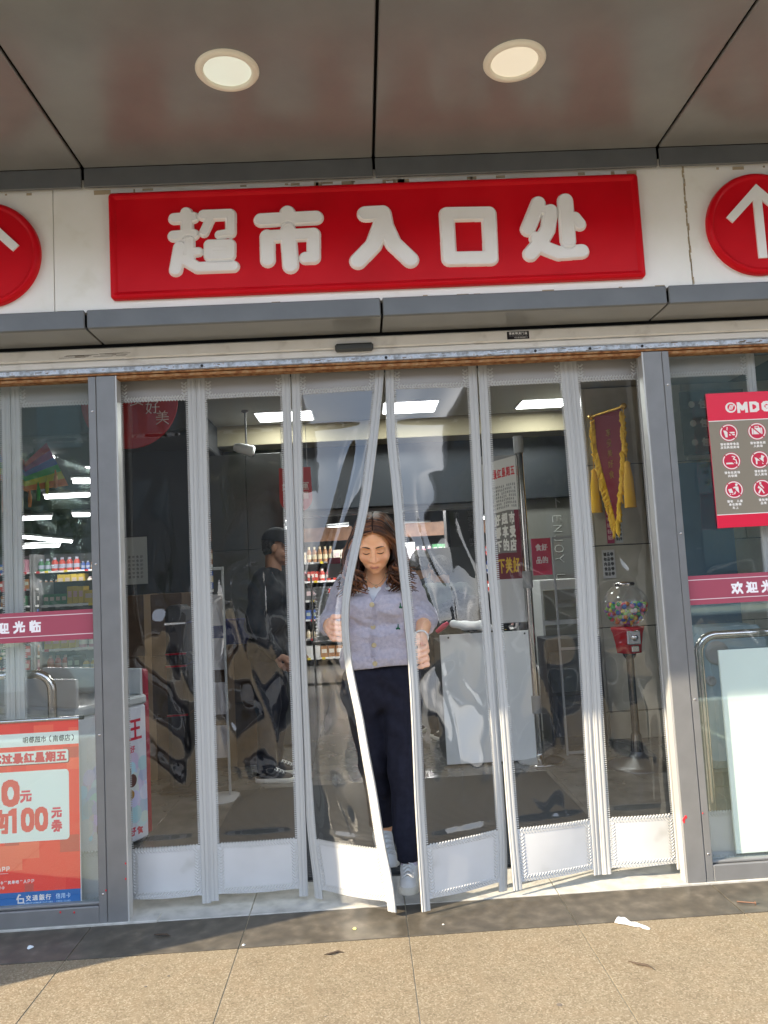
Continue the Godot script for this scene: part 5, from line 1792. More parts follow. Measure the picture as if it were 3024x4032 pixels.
	for i in 5:
		for st2 in INK["享受美好食"[i]].split("/"):
			var k: PackedFloat64Array = st2.split_floats(" ")
			for j in range(0, k.size() - 3, 2):
				wr2.tube([Vector3(-0.03 + k[j] * 0.0006, 0.0 - i * 0.08 - k[j + 1] * 0.0006, 0.007), Vector3(-0.03 + k[j + 2] * 0.0006, 0.0 - i * 0.08 - k[j + 3] * 0.0006, 0.007)], 0.0025, 4)
	obj("gold_writing", wr2, paint(0.4, 0.25, 0.05, 0.6), pn)

	# papers, cabinet and a tall clear stand by the tiled wall
	var pk := sheet(128, 256, c8(196, 44, 84))
	for j in 2:
		write(pk, "食品美好"[j] + "好的市店"[j], Vector2(26, 40 + j * 90), Vector2(36, 44), 42, 7, c8(240, 220, 225))
	var pp := thing("pink_poster", "small pink price poster behind the curtain, right of the clamp pole", "poster", Vector3(1.45, 1.43, -3.0))
	block("sheet", Vector3.ZERO, Vector3(0.16, 0.3, 0.004), paint(0.5, 0.1, 0.2, 0.6), pp)
	print_on("print", pp, Vector3(-0.078, -0.148, 0.004), Vector3(0.078, -0.148, 0.004), Vector3(0.078, 0.148, 0.004), Vector3(-0.078, 0.148, 0.004), pk)
	var cb := thing("drawer_cabinet", "pale cabinet of drawers beneath the small pink poster", "cabinet", Vector3(1.56, 0, -3.05))
	block("carcass", Vector3(0, 0.62, -0.02), Vector3(0.32, 1.24, 0.3), M.white, cb, 0.004)
	for j in 4:
		block("drawer_front", Vector3(0, 0.2 + j * 0.28, 0.138), Vector3(0.28, 0.24, 0.02), paint(0.2, 0.19, 0.14, 0.5), cb, 0.003)
	var cl := thing("clear_stand", "clear tall display stand with a grey frame before the lettered column", "display stand", Vector3(1.5, 0, -2.3))
	for s in [-0.13, 0.13]:
		block("upright", Vector3(s, 0.78, 0), Vector3(0.014, 1.56, 0.014), M.grey, cl)
	for y in [0.02, 0.75, 1.55]:
		block("rail", Vector3(0, y, 0), Vector3(0.25, 0.018, 0.014), M.grey, cl)
	var pane := MB.new()
	pane.quad(Vector3(-0.12, 0.04, 0.004), Vector3(0.12, 0.04, 0.004), Vector3(0.12, 1.53, 0.004), Vector3(-0.12, 1.53, 0.004))
	obj("pane", pane, M.pvc, cl)
	var bk := thing("dark_cabinet", "low dark blue-black cabinet behind the clear stand", "cabinet", Vector3(1.55, 0, -2.75))
	block("carcass", Vector3(0, 0.4, 0), Vector3(0.42, 0.8, 0.3), M.navy, bk, 0.006)
	for y in [0.22, 0.55]:
		block("door_front", Vector3(0, y, 0.158), Vector3(0.38, 0.3, 0.014), paint(0.05, 0.06, 0.08, 0.3), bk, 0.004)
	for q in [[Vector3(1.93, 1.64, -2.695), Vector2(0.055, 0.28), [0.4, 0.03, 0.1], "narrow red paper slip pinned under the pennant's left tassel"], [Vector3(1.995, 1.6, -2.695), Vector2(0.06, 0.2), [0.45, 0.47, 0.45], "pale paper slip pinned under the pennant's point"], [Vector3(1.9, 1.34, -2.695), Vector2(0.1, 0.22), [0.6, 0.6, 0.6], "white paper note with black writing above the gumball machine"]]:
		var sl := thing("wall_paper_slip", q[3], "paper", q[0], 0, "papers pinned to the tiled wall")
		block("slip", Vector3.ZERO, Vector3(q[1].x, q[1].y, 0.003), paint(q[2][0], q[2][1], q[2][2], 0.7), sl)
		var pr := sheet(64, 128, Color(q[2][0], q[2][1], q[2][2]).linear_to_srgb())
		for j in 5:
			write(pr, "请勿内食"[j % 4] + "品带", Vector2(8, 12 + j * 22), Vector2(14, 15), 17, 3, c8(30, 28, 30) if q[2][1] > 0.3 else c8(230, 190, 190))
		print_on("print", sl, Vector3(-q[1].x / 2, -q[1].y / 2, 0.003), Vector3(q[1].x / 2, -q[1].y / 2, 0.003), Vector3(q[1].x / 2, q[1].y / 2, 0.003), Vector3(-q[1].x / 2, q[1].y / 2, 0.003), pr)
	# blue things behind the right glass
	var bb := thing("blue_banner", "tall dark blue banner board behind the red prohibition notice", "banner", Vector3(2.5, 0, -2.3))
	block("board", Vector3(0, 1.3, 0), Vector3(0.42, 1.5, 0.02), paint(0.012, 0.06, 0.14, 0.5), bb, 0.002)
	block("leg", Vector3(-0.15, 0.28, 0), Vector3(0.03, 0.56, 0.03), M.grey, bb)
	block("leg", Vector3(0.15, 0.28, 0), Vector3(0.03, 0.56, 0.03), M.grey, bb)
	var em := thing("ride_machine", "pale blue coin ride machine with round lamps behind the guard rail", "machine", Vector3(2.1, 0, -1.5))
	block("body", Vector3(0.08, 0.5, 0), Vector3(0.5, 0.85, 0.4), paint(0.2, 0.3, 0.36, 0.35), em, 0.08)
	block("plinth", Vector3(0.08, 0.05, 0), Vector3(0.46, 0.1, 0.36), M.dark, em, 0.01)
	for q in [[-0.05, 0.78, 0.07], [-0.1, 0.62, 0.03], [0.12, 0.52, 0.08]]:
		var lp := MB.new()
		lp.lathe(Vector3(q[0], q[1], 0.2), [[q[2], 0.0], [q[2], 0.012], [q[2] * 0.7, 0.02], [q[2] * 0.6, 0.012], [0.0, 0.014]], 24, Basis(Vector3.RIGHT, PI / 2))
		obj("round_lamp", lp, M.grey, em)
	var bt := MB.new()
	bt.box(Vector3(2.2, 2.42, -2.68), Vector3(0.01, 0.01, 0.01))
	# two dark menu boards on the right
	var mn := sheet(256, 256, c8(40, 42, 26))
	for j in 3:
		disc(mn, Vector2(40, 50 + j * 80), 14, c8(190, 190, 180))
		write(mn, "包店星都", Vector2(70, 34 + j * 80), Vector2(34, 34), 42, 6, c8(190, 190, 180))
	var mb := thing("menu_board", "dark olive board with white dots and writing, above the red notice", "board", Vector3(2.78, 2.4, -2.6))
	block("board", Vector3.ZERO, Vector3(0.5, 0.5, 0.02), paint(0.03, 0.032, 0.018, 0.5), mb)
	print_on("print", mb, Vector3(-0.24, -0.24, 0.012), Vector3(0.24, -0.24, 0.012), Vector3(0.24, 0.24, 0.012), Vector3(-0.24, 0.24, 0.012), mn)

	# carton display on the left, boxes, crate
	var bx := thing("chest_freezer", "small white and red ice cream freezer with red script, inside the left strip", "freezer", Vector3(-1.21, 0, -1.026), 1.06)
	var sd := sheet(512, 768, c8(206, 208, 216))
	write(sd, "食芬王", Vector2(150, 60), Vector2(100, 130), 112, 16, c8(190, 30, 56))
	write(sd, "食品美好", Vector2(210, 220), Vector2(40, 40), 56, 6, c8(190, 60, 80))
	write(sd, "美食店的好食", Vector2(130, 690), Vector2(46, 48), 58, 8, c8(190, 40, 66))
	var gg2 := RandomNumberGenerator.new()
	gg2.seed = 6
	for k in 90:
		disc(sd, Vector2(gg2.randf_range(0, 512), gg2.randf_range(300, 660)), gg2.randf_range(14, 60), c8(186 + gg2.randi_range(-14, 24), 198 + gg2.randi_range(-14, 20), 220 + gg2.randi_range(-10, 20)))
	for q in [[340, 370, 44, 92, 44, 26], [300, 410, 30, 150, 96, 52], [390, 420, 38, 96, 62, 56], [330, 470, 40, 70, 36, 26], [380, 500, 26, 160, 120, 50], [200, 470, 70, 150, 44, 18], [196, 476, 46, 186, 70, 20], [310, 560, 46, 92, 74, 84], [350, 580, 30, 60, 50, 60], [190, 620, 84, 120, 96, 80], [190, 620, 76, 226, 216, 188], [196, 640, 8, 120, 90, 60]]:
		disc(sd, Vector2(q[0], q[1]), q[2], c8(q[3], q[4], q[5]))
	block("cabinet", Vector3(-0.23, 0.37, -0.42), Vector3(0.46, 0.7, 0.8), paint(0.62, 0.63, 0.66, 0.35), bx, 0.012)
	print_on("print", bx, Vector3(-0.445, 0.03, -0.018), Vector3(-0.012, 0.03, -0.018), Vector3(-0.012, 0.71, -0.018), Vector3(-0.445, 0.71, -0.018), sd, 0.35)
	block("lid_frame", Vector3(-0.23, 0.745, -0.42), Vector3(0.47, 0.05, 0.81), paint(0.45, 0.47, 0.47, 0.3), bx, 0.012)
	var lidb := MB.new()
	lidb.quad(Vector3(-0.44, 0.775, -0.04), Vector3(-0.02, 0.775, -0.04), Vector3(-0.02, 0.9, -0.8), Vector3(-0.44, 0.9, -0.8))
	obj("glass_lid", lidb, M.glass, bx)
	block("red_end_panel", Vector3(0.035, 0.46, -0.3), Vector3(0.05, 0.88, 0.5), paint(0.3, 0.01, 0.03, 0.35), bx, 0.012)
	block("plinth", Vector3(-0.23, 0.012, -0.42), Vector3(0.42, 0.024, 0.74), M.dark, bx)
	for x in [-0.445, -0.02]:
		block("lid_rail", Vector3(x, 0.84, -0.42), Vector3(0.018, 0.14, 0.78), paint(0.5, 0.52, 0.52, 0.3), bx, 0.004)
	var cartons := [[Vector3(-1.55, 0.0, -2.5), Vector3(0.5, 0.42, 0.34), 0.0, "brown cardboard box, lowest of the stack under the dark partition"], [Vector3(-1.58, 0.42, -2.5), Vector3(0.46, 0.44, 0.34), 0.06, "brown cardboard box in the middle of the stack under the dark partition"], [Vector3(-1.56, 0.86, -2.5), Vector3(0.5, 0.44, 0.34), -0.04, "brown cardboard box on top of the stack under the dark partition"], [Vector3(-1.04, 0.0, -2.75), Vector3(0.42, 0.46, 0.34), 0.03, "lower brown cardboard box beside the man's coat"], [Vector3(-1.03, 0.46, -2.75), Vector3(0.42, 0.43, 0.34), -0.03, "upper brown cardboard box beside the man's coat, under the blue crate"]]
	for q in cartons:
		var c := thing("cardboard_box", q[3], "box", q[0], q[2], "brown cardboard boxes inside the entrance")
		block("carton", Vector3(0, q[1].y / 2, 0), q[1] - Vector3(0, 0.002, 0), M.card, c, 0.004)
		block("packing_tape", Vector3(0, q[1].y / 2 + 0.0015, 0), Vector3(0.05, q[1].y, q[1].z + 0.003), paint(0.3, 0.2, 0.1, 0.3), c)
	var cr := thing("blue_crate", "dark blue plastic crate on the cardboard boxes beside the man", "crate", Vector3(-1.01, 0.89, -2.75))
	for s in [-1, 1]:
		block("side_wall", Vector3(0, 0.09, s * 0.13), Vector3(0.34, 0.18, 0.012), paint(0.012, 0.02, 0.12, 0.4), cr, 0.003)
		block("end_wall", Vector3(s * 0.164, 0.09, 0), Vector3(0.012, 0.18, 0.248), paint(0.012, 0.02, 0.12, 0.4), cr, 0.003)
	block("crate_floor", Vector3(0, 0.008, 0), Vector3(0.31, 0.012, 0.246), paint(0.012, 0.02, 0.12, 0.4), cr)
	block("rim", Vector3(0, 0.185, 0.136), Vector3(0.36, 0.016, 0.016), paint(0.015, 0.025, 0.15, 0.4), cr, 0.003)
	var pt := thing("notice_sheet", "white printed notice sheet taped to the dark partition beside the left post", "notice", Vector3(-1.74, 1.56, -2.69))
	var ns := sheet(128, 256, c8(170, 174, 172))
	for j in 6:
		write(ns, "请勿内食品"[j % 5] + "带食好", Vector2(16, 100 + j * 22), Vector2(16, 15), 24, 2, c8(110, 110, 112))
	block("sheet", Vector3.ZERO, Vector3(0.17, 0.36, 0.003), paint(0.4, 0.42, 0.41, 0.7), pt)
	print_on("print", pt, Vector3(-0.083, -0.178, 0.003), Vector3(0.083, -0.178, 0.003), Vector3(0.083, 0.178, 0.003), Vector3(-0.083, 0.178, 0.003), ns)

	var ls := thing("acrylic_stand", "tall clear acrylic stand with grey edges right of the ice cream freezer", "display stand", Vector3(-0.98, 0, -1.75))
	for q in [-0.06, 0.06]:
		block("upright", Vector3(q, 0.72, 0), Vector3(0.014, 1.44, 0.02), paint(0.32, 0.33, 0.32, 0.3), ls, 0.002)
	block("top_cap", Vector3(0, 1.445, 0), Vector3(0.135, 0.02, 0.03), paint(0.32, 0.33, 0.32, 0.3), ls, 0.002)
	for y in [0.35, 0.62, 0.9, 1.18]:
		block("leaflet", Vector3(0, y, -0.01), Vector3(0.1, 0.2, 0.006), paint(0.3, 0.29, 0.28, 0.5), ls)
	var lb := MB.new()
	lb.lathe(Vector3(0, 0.0, 0), [[0.13, 0.0], [0.13, 0.012], [0.03, 0.03]], 24)
	obj("foot", lb, paint(0.3, 0.3, 0.3, 0.4), ls)
	var ap := thing("air_blower", "black upright machine with chrome trim in front of the stacked cardboard boxes", "machine", Vector3(-1.28, 0, -2.05))
	block("body", Vector3(0, 0.62, 0), Vector3(0.14, 1.2, 0.22), M.black, ap, 0.03)
	for y in [0.5, 0.82, 0.9, 1.1]:
		block("chrome_band", Vector3(0, y, 0), Vector3(0.146, 0.018, 0.226), M.chrome, ap, 0.004)
	block("foot_plate", Vector3(0, 0.015, 0), Vector3(0.24, 0.03, 0.3), M.black, ap, 0.008)
	var hose := MB.new()
	hose.tube([Vector3(0.08, 0.9, 0.1), Vector3(0.2, 0.8, 0.16), Vector3(0.22, 0.5, 0.16), Vector3(0.14, 0.2, 0.14), Vector3(0.18, 0.02, 0.2)], 0.022, 10)
	obj("hose", hose, M.dark, ap)

	# rainbow kite
	var kt := thing("rainbow_kite", "rainbow striped delta kite with a fringed tail behind the left glass", "kite", Vector3(-2.42, 2.28, -2.6))
	var bands := [[0.6, 0.03, 0.08], [0.35, 0.04, 0.3], [0.05, 0.12, 0.6], [0.04, 0.5, 0.12], [0.7, 0.75, 0.04], [0.85, 0.22, 0.03]]
	var apex := Vector2(0.03, 0.13)
	for s in [-1.0, 1.0]:
		for i in 6:
			var a := float(i) / 6
			var b := float(i + 1) / 6
			var wing := Vector2(0.2, -0.12) if s > 0 else Vector2(-0.42, -0.02)
			var keel := Vector2(-0.11, -0.16)
			var tip := apex + Vector2(0.02, 0.08) if s > 0 else Vector2(-0.33, 0.24)
			var p0: Vector2 = tip.lerp(wing, a)
			var p1: Vector2 = tip.lerp(wing, b)
			var k0: Vector2 = Vector2(-0.1, 0.06).lerp(keel, a)
			var k1: Vector2 = Vector2(-0.1, 0.06).lerp(keel, b)
			var mbk := MB.new()
			mbk.prism(PackedVector2Array([p0, p1, k1, k0]), 0.002, Transform3D(Basis(Vector3.UP, s * 0.3), Vector3(0, 0, 0)))
			obj("stripe", mbk, paint(bands[i][0], bands[i][1], bands[i][2], 0.6), kt)
	for i in 9:
		var x := -0.4 + i * 0.065
		var tl := MB.new()
		var y := -0.06 - 0.1 * sin(i * 0.5)
		tl.tube([Vector3(x, y - 0.02, 0.01), Vector3(x + 0.005, y - 0.09, 0.015), Vector3(x, y - 0.16, 0.01)], [0.004, 0.016, 0.012], 6, true, 0.3)
		obj("tail_tassel", tl, paint(bands[3 + i % 3][0], bands[3 + i % 3][1], bands[3 + i % 3][2], 0.6), kt)
	for q in [[Vector3(-2.55, 2.5, -3.2), "white track spotlight above the rainbow kite"], [Vector3(-2.75, 2.5, -3.3), "dark track spotlight at the left edge above the kite"]]:
		var tsp := thing("track_spotlight", q[1], "spotlight", q[0], 0, "track spotlights above the kite")
		var hd := MB.new()
		hd.tube([Vector3(0, 0.02, -0.05), Vector3(0, 0.0, 0.03), Vector3(0, -0.03, 0.07)], [0.03, 0.04, 0.045], 14)
		obj("lamp_head", hd, M.dark, tsp)
		var ln := MB.new()
		ln.lathe(Vector3(0, -0.032, 0.073), [[0.04, 0.0], [0.03, 0.01], [0.0, 0.014]], 16, Basis(Vector3.RIGHT, PI / 2 - 0.1))
		obj("lamp_lens", ln, M.tube if q[0].x > -2.6 else M.grey, tsp)
		var sr := MB.new()
		sr.tube([Vector3(0, 0.02, 0), Vector3(0, 0.3, 0)], 0.008, 6)
		obj("stem", sr, M.black, tsp)
	# door mat
	var mt := thing("ribbed_mat", "dark ribbed rubber entrance mat behind the curtain", "mat", Vector3(0.12, 0.004, -1.1))
	block("mat_base", Vector3(0, 0.002, 0), Vector3(2.0, 0.006, 1.56), paint(0.016, 0.018, 0.02, 0.7), mt, 0.002)
	var ribs := MB.new()
	for i in 78:
		ribs.box(Vector3(0, 0.008, -0.77 + i * 0.02), Vector3(1.98, 0.007, 0.011), 0.002)
	stuff(obj("mat_ribs", ribs, paint(0.03, 0.033, 0.035, 0.55), mt))


func litter() -> void:
	var pap := MB.new()
	var g := RandomNumberGenerator.new()
	g.seed = 8
	var rings := [[0.0, 0.028, 0.018], [0.035, 0.03, 0.02], [0.06, 0.022, 0.012], [0.085, 0.02, 0.014], [0.11, 0.01, 0.012], [0.13, 0.014, 0.006], [0.15, 0.008, 0.003]]
	var rr := []
	for q in rings:
		var ring := []
		for j in 7:
			var a := TAU * j / 7
			ring.append(Vector3(0.0, maxf(0.0005, (sin(a) * 0.5 + 0.5) * q[2] * g.randf_range(0.6, 1.3)), cos(a) * q[1] * g.randf_range(0.7, 1.15)) + Vector3(q[0], 0, 0))
		rr.append(ring)
	pap.ring_skin(rr)
	var o := obj("crumpled_tissue", pap, M.white)
	o.position = Vector3(0.865, 0.001, 0.275)
	o.rotation.y = -0.68
	o.scale = Vector3.ONE * 0.82
	tag(o, "crumpled white tissue lying on the sunlit tan paving", "tissue")
	var nail := MB.new()
	nail.tube([Vector3(-0.03, 0.005, -0.012), Vector3(0.03, 0.005, 0.01)], 0.0028, 6)
	nail.tube([Vector3(0.03, 0.005, 0.01), Vector3(0.033, 0.005, 0.011)], 0.007, 8)
	var on := obj("nail", nail, paint(0.2, 0.11, 0.07, 0.6, 0.4))
	on.position = Vector3(1.395, 0.001, 0.2)
	tag(on, "rusty nail on the dark granite strip by the right post", "nail")
	var tw := [[Vector3(0.84, 0.0, 0.6), 0.045, 0.7, "curled dark twig on the tan paving beside the second joint from the right"], [Vector3(-0.19, 0.0, 0.37), 0.035, -0.2, "short dark twig on the tan paving left of the middle joint"], [Vector3(1.44, 0.0, 0.385), 0.03, -0.5, "brown twig at the right edge of the tan paving"], [Vector3(-0.86, 0.0, 0.13), 0.035, 0.2, "thin black scrap on the shaded granite strip"]]
	for q in tw:
		var b := MB.new()
		b.tube([Vector3(-q[1], 0.004, 0), Vector3(-q[1] * 0.3, 0.007, 0.006), Vector3(q[1] * 0.4, 0.005, -0.004), Vector3(q[1], 0.003, 0.006)], [0.0015, 0.004, 0.004, 0.001], 6)
		var e := obj("twig", b, paint(0.06, 0.04, 0.025, 0.8))
		e.position = q[0]
		e.rotation.y = -q[2]
		tag(e, q[3], "twig", "twigs on the paving")
	var cr := [[Vector3(-0.117, 0, 0.185), 0.009, "yellow crumb on the shaded granite near the doorway's middle", [0.6, 0.6, 0.2]], [Vector3(-1.355, 0, 0.155), 0.013, "chalky white lump on the granite strip at the left edge", [0.55, 0.6, 0.62]], [Vector3(-0.53, 0, 0.255), 0.007, "pale crumb at the lower edge of the granite strip", [0.5, 0.5, 0.48]], [Vector3(0.22, 0, 0.2), 0.005, "tiny white crumb on the granite right of the middle joint", [0.6, 0.58, 0.5]], [Vector3(-1.27, 0, 0.87), 0.012, "dark leaf scrap in the bottom left corner", [0.06, 0.05, 0.06]]]
	for q in cr:
		var b := MB.new()
		var ring2 := []
		for k in 4:
			var ring := []
			for j in 7:
				var a := TAU * j / 7
				var rad: float = q[1] * [1.0, 0.9, 0.6, 0.1][k] * g.randf_range(0.6, 1.2)
				ring.append(Vector3(sin(a) * rad, k * q[1] * 0.22, cos(a) * rad))
			ring2.append(ring)
		b.ring_skin(ring2)
		var e := obj("crumb", b, paint(q[3][0], q[3][1], q[3][2], 0.8))
		e.position = q[0] + Vector3(0, 0.0008, 0)
		tag(e, q[2], "crumb", "crumbs on the paving")
	for i in 26:
		pass


# the street behind the photographer, seen only mirrored in the plastic and the glass
func street() -> void:
	var g := RandomNumberGenerator.new()
	g.seed = 31
	var hs := thing("unseen_street_house", "dark apartment block out of view across the street, darkening the mirror images in the glass", "building", Vector3(3, 0, 29))
	block("wall", Vector3(0, 4.5, 0), Vector3(44, 9, 8), paint(0.1, 0.1, 0.095, 0.9), hs)  # unseen; height and dark tone set to darken what the sheets mirror
	block("roof", Vector3(0, 9.15, 0), Vector3(44.6, 0.3, 8.6), M.grey, hs)
	for j in 3:
		for i in 14:
			block("window", Vector3(-20 + i * 3.05, 1.7 + j * 2.9, -4.02), Vector3(1.6, 1.6, 0.06), paint(0.06, 0.08, 0.09, 0.1), hs)
	for q in [[-9.0, 17.6, 5.2, "leafy street tree across the road, mirrored in the left glass"], [-2.5, 18.2, 5.8, "tallest street tree, across the road from the parked white car"], [5.5, 17.8, 4.9, "smallest street tree across the road, mirrored right of the woman"], [12.0, 18.0, 5.5, "street tree across the road, mirrored in the right glass"]]:
		var t := thing("street_tree", q[3], "tree", Vector3(q[0], 0, q[1]), 0, "street trees across the road")
		var tr := MB.new()
		tr.tube([Vector3(0, 0, 0), Vector3(0.05, 1.2, 0), Vector3(0, 2.6, 0.05), Vector3(0.1, q[2] * 0.7, 0)], [0.16, 0.12, 0.1, 0.05], 8)
		for i in 9:
			var a := TAU * g.randf()
			var y := g.randf_range(2.0, q[2] * 0.65)
			tr.tube([Vector3(0, y, 0), Vector3(cos(a) * 0.8, y + 0.7, sin(a) * 0.8), Vector3(cos(a) * 1.6, y + 1.5, sin(a) * 1.6)], [0.06, 0.04, 0.015], 6)
		obj("trunk", tr, paint(0.07, 0.055, 0.045, 0.9), t)
		var cr := MB.new()
		for i in 1400:
			var d := Vector3(g.randfn(), g.randfn() * 0.7, g.randfn()).normalized() * pow(g.randf(), 0.4) * 2.0
			var at := Vector3(0, q[2] * 0.72, 0) + d * (0.8 + 0.3 * sin(d.x * 3 + d.y * 2))
			var u := Vector3(g.randfn(), g.randfn(), g.randfn()).normalized() * 0.11
			var w := u.cross(Vector3(g.randfn(), g.randfn(), g.randfn())).normalized() * 0.06
			cr.quad(at - u, at - w, at + u, at + w)
		stuff(obj("crown", cr, paint(0.035, 0.05, 0.02, 0.7), t))
	var car := thing("parked_car", "white hatchback parked at the kerb, mirrored in the left glass", "car", Vector3(-2.6, -0.12, 7.2))
	var body := MB.new()
	var prof := PackedVector2Array([Vector2(-2.05, 0.3), Vector2(-2.1, 0.62), Vector2(-1.95, 0.82), Vector2(-1.1, 0.95), Vector2(-0.45, 1.42), Vector2(0.9, 1.46), Vector2(1.75, 1.02), Vector2(2.0, 0.9), Vector2(2.05, 0.32)])
	body.prism(prof, 1.7, Transform3D(Basis(), Vector3(0, 0, -0.85)))
	obj("body", body, paint(0.6, 0.6, 0.6, 0.15), car)
	for s in [-0.852, 0.852]:
		var gl := MB.new()
		gl.prism(PackedVector2Array([Vector2(-0.9, 0.98), Vector2(-0.4, 1.36), Vector2(0.85, 1.4), Vector2(1.45, 1.02)]), 0.006, Transform3D(Basis(), Vector3(0, 0, s - 0.003)))
		obj("side_window", gl, paint(0.02, 0.025, 0.03, 0.05), car)
	for q in [[-1.3, -0.78], [-1.3, 0.78], [1.35, -0.78], [1.35, 0.78]]:
		var wh := MB.new()
		wh.lathe(Vector3(q[0], 0.31, q[1]), [[0.0, -0.1], [0.2, -0.1], [0.31, -0.08], [0.31, 0.08], [0.2, 0.1], [0.0, 0.1]], 24, Basis(Vector3.RIGHT, PI / 2))
		obj("wheel", wh, M.black, car)


# ---- people

func head_bones(x: Transform3D, wide := 1.0) -> Array:
	var b := x.basis
	var o := []
	var e := func(c: Vector3, r: Vector3) -> void: o.append(egg(x * Vector3(c.x * wide, c.y, c.z), Vector3(r.x * wide, r.y, r.z), b))
	e.call(Vector3(0, 0.035, -0.012), Vector3(0.074, 0.088, 0.092))
	e.call(Vector3(0, -0.03, 0.022), Vector3(0.067, 0.075, 0.064))
	e.call(Vector3(0, -0.07, 0.04), Vector3(0.05, 0.04, 0.044))
	e.call(Vector3(0, -0.1, 0.062), Vector3(0.022, 0.016, 0.02))
	for s in [-1.0, 1.0]:
		e.call(Vector3(s * 0.037, -0.032, 0.055), Vector3(0.027, 0.03, 0.028))
		e.call(Vector3(s * 0.03, 0.026, 0.07), Vector3(0.026, 0.011, 0.014))
		e.call(Vector3(s * 0.031, 0.003, 0.066), Vector3(0.017, 0.012, 0.015))
		o.append(bone(x * Vector3(s * 0.013 * wide, -0.036, 0.086), x * Vector3(s * 0.011 * wide, -0.037, 0.09), 0.0085, 0.007))
		e.call(Vector3(s * 0.075, -0.005, -0.008), Vector3(0.009, 0.03, 0.018))
		o.append(bone(x * Vector3(s * 0.018 * wide, -0.066, 0.08), x * Vector3(0, -0.0635, 0.087), 0.0045, 0.006))
		o.append(bone(x * Vector3(s * 0.015 * wide, -0.074, 0.079), x * Vector3(0, -0.0755, 0.086), 0.0045, 0.0065))
	o.append(bone(x * Vector3(0, 0.02, 0.079), x * Vector3(0, -0.033, 0.103), 0.0075, 0.0118))
	return o


func hand_bones(w: Vector3, d: Vector3, n: Vector3, th: Vector3) -> Array:
	var o := [bone(w - d * 0.02, w + d * 0.03, 0.024, 0.026)]
	for k in [-1.0, 1.0]:
		o.append(bone(w + d * 0.03 + th * k * 0.018, w + d * 0.082 + th * k * 0.026, 0.017, 0.0145))
	for i in 4:
		var l: float = [0.07, 0.078, 0.072, 0.056][i]
		var a := w + d * 0.085 + th * (1.5 - i) * 0.0205
		var m := a + d * l * 0.5 + n * 0.012
		o.append(bone(a, m, 0.0098, 0.009))
		o.append(bone(m, m + d * l * 0.35 + n * 0.03, 0.009, 0.0075))
	var a := w + d * 0.03 + th * 0.03
	o.append(bone(a, a + d * 0.032 + th * 0.018 + n * 0.014, 0.0125, 0.0105))
	o.append(bone(a + d * 0.032 + th * 0.018 + n * 0.014, a + d * 0.062 + th * 0.012 + n * 0.026, 0.0105, 0.0085))
	return o


func shoe(parent: Node, heel: Vector3, toe: Vector3, up: Vector3, m: Material, label := "") -> void:
	var fwd := (toe - heel).normalized()
	var upper := [bone(heel + up * 0.035, heel + fwd * 0.05 + up * 0.045, 0.033, 0.036), bone(heel + fwd * 0.05 + up * 0.05, toe + up * 0.022, 0.038, 0.036), bone(heel + up * 0.04 + fwd * 0.01, heel + up * 0.085 + fwd * 0.02, 0.034, 0.033), bone(heel + fwd * 0.05 + up * 0.07, heel + fwd * 0.1 + up * 0.06, 0.028, 0.026)]
	var mb := MB.new()
	net(mb, upper, 0.005, 0.02, func(p: Vector3, d: float) -> float: return maxf(d, 0.022 - (p - heel).dot(up)))
	var o := obj("shoe", mb, m, parent)
	if label:
		o.set_meta("label", label)
	var sl := MB.new()
	net(sl, [bone(heel + up * 0.012, toe + up * 0.012, 0.041, 0.045)], 0.005, 0.01, func(p: Vector3, d: float) -> float:
		var h := (p - heel).dot(up)
		var along := (p - heel).dot(fwd)
		return maxf(maxf(d + 0.0015 * sin(along * 420.0), h - 0.03), -h))
	obj("sole", sl, paint(0.7, 0.68, 0.6, 0.6), o)
	var side := fwd.cross(up)
	var lc := MB.new()
	for i in 5:
		var c := heel + fwd * (0.075 + i * 0.021) + up * (0.101 - i * 0.0085)
		lc.tube([c - side * 0.024 - up * 0.008, c + up * 0.003, c + side * 0.024 - up * 0.008 + fwd * 0.012], 0.0032, 5)
		lc.tube([c - side * 0.024 + fwd * 0.012 - up * 0.008, c + up * 0.004 + fwd * 0.006, c + side * 0.024 - up * 0.008], 0.003, 5)
	obj("lace", lc, paint(0.7, 0.7, 0.68, 0.7), o)


func spans(c: Array, side: Vector3) -> Array:
	# pairs of fat capsules across the body: [centre, half span, radius]
	var o := []
	for q in c:
		o.append(bone(q[0] - side * q[1], q[0] + side * q[1], q[2]))
	return o


func cloth_noise(sd: int, f: float) -> FastNoiseLite:
	var n := FastNoiseLite.new()
	n.seed = sd
	n.frequency = f
	n.fractal_octaves = 2
	return n


func onto(bones: Array, p: Vector3, dir: Vector3, k := 0.012) -> Vector3:
	# slides p along dir to the surface of the field
	for i in 40:
		var d := blend(p, bones, k)
		if absf(d) < 0.0004:
			break
		p += dir * d
	return p


func front_of(f: Callable, p: Vector3) -> Vector3:
	# walks back from in front of the figure to its surface
	for i in 200:
		var d: float = f.call(p)
		if d < 0.0005:
			break
		p.z -= clampf(d * 0.6, 0.0004, 0.02)
	return p


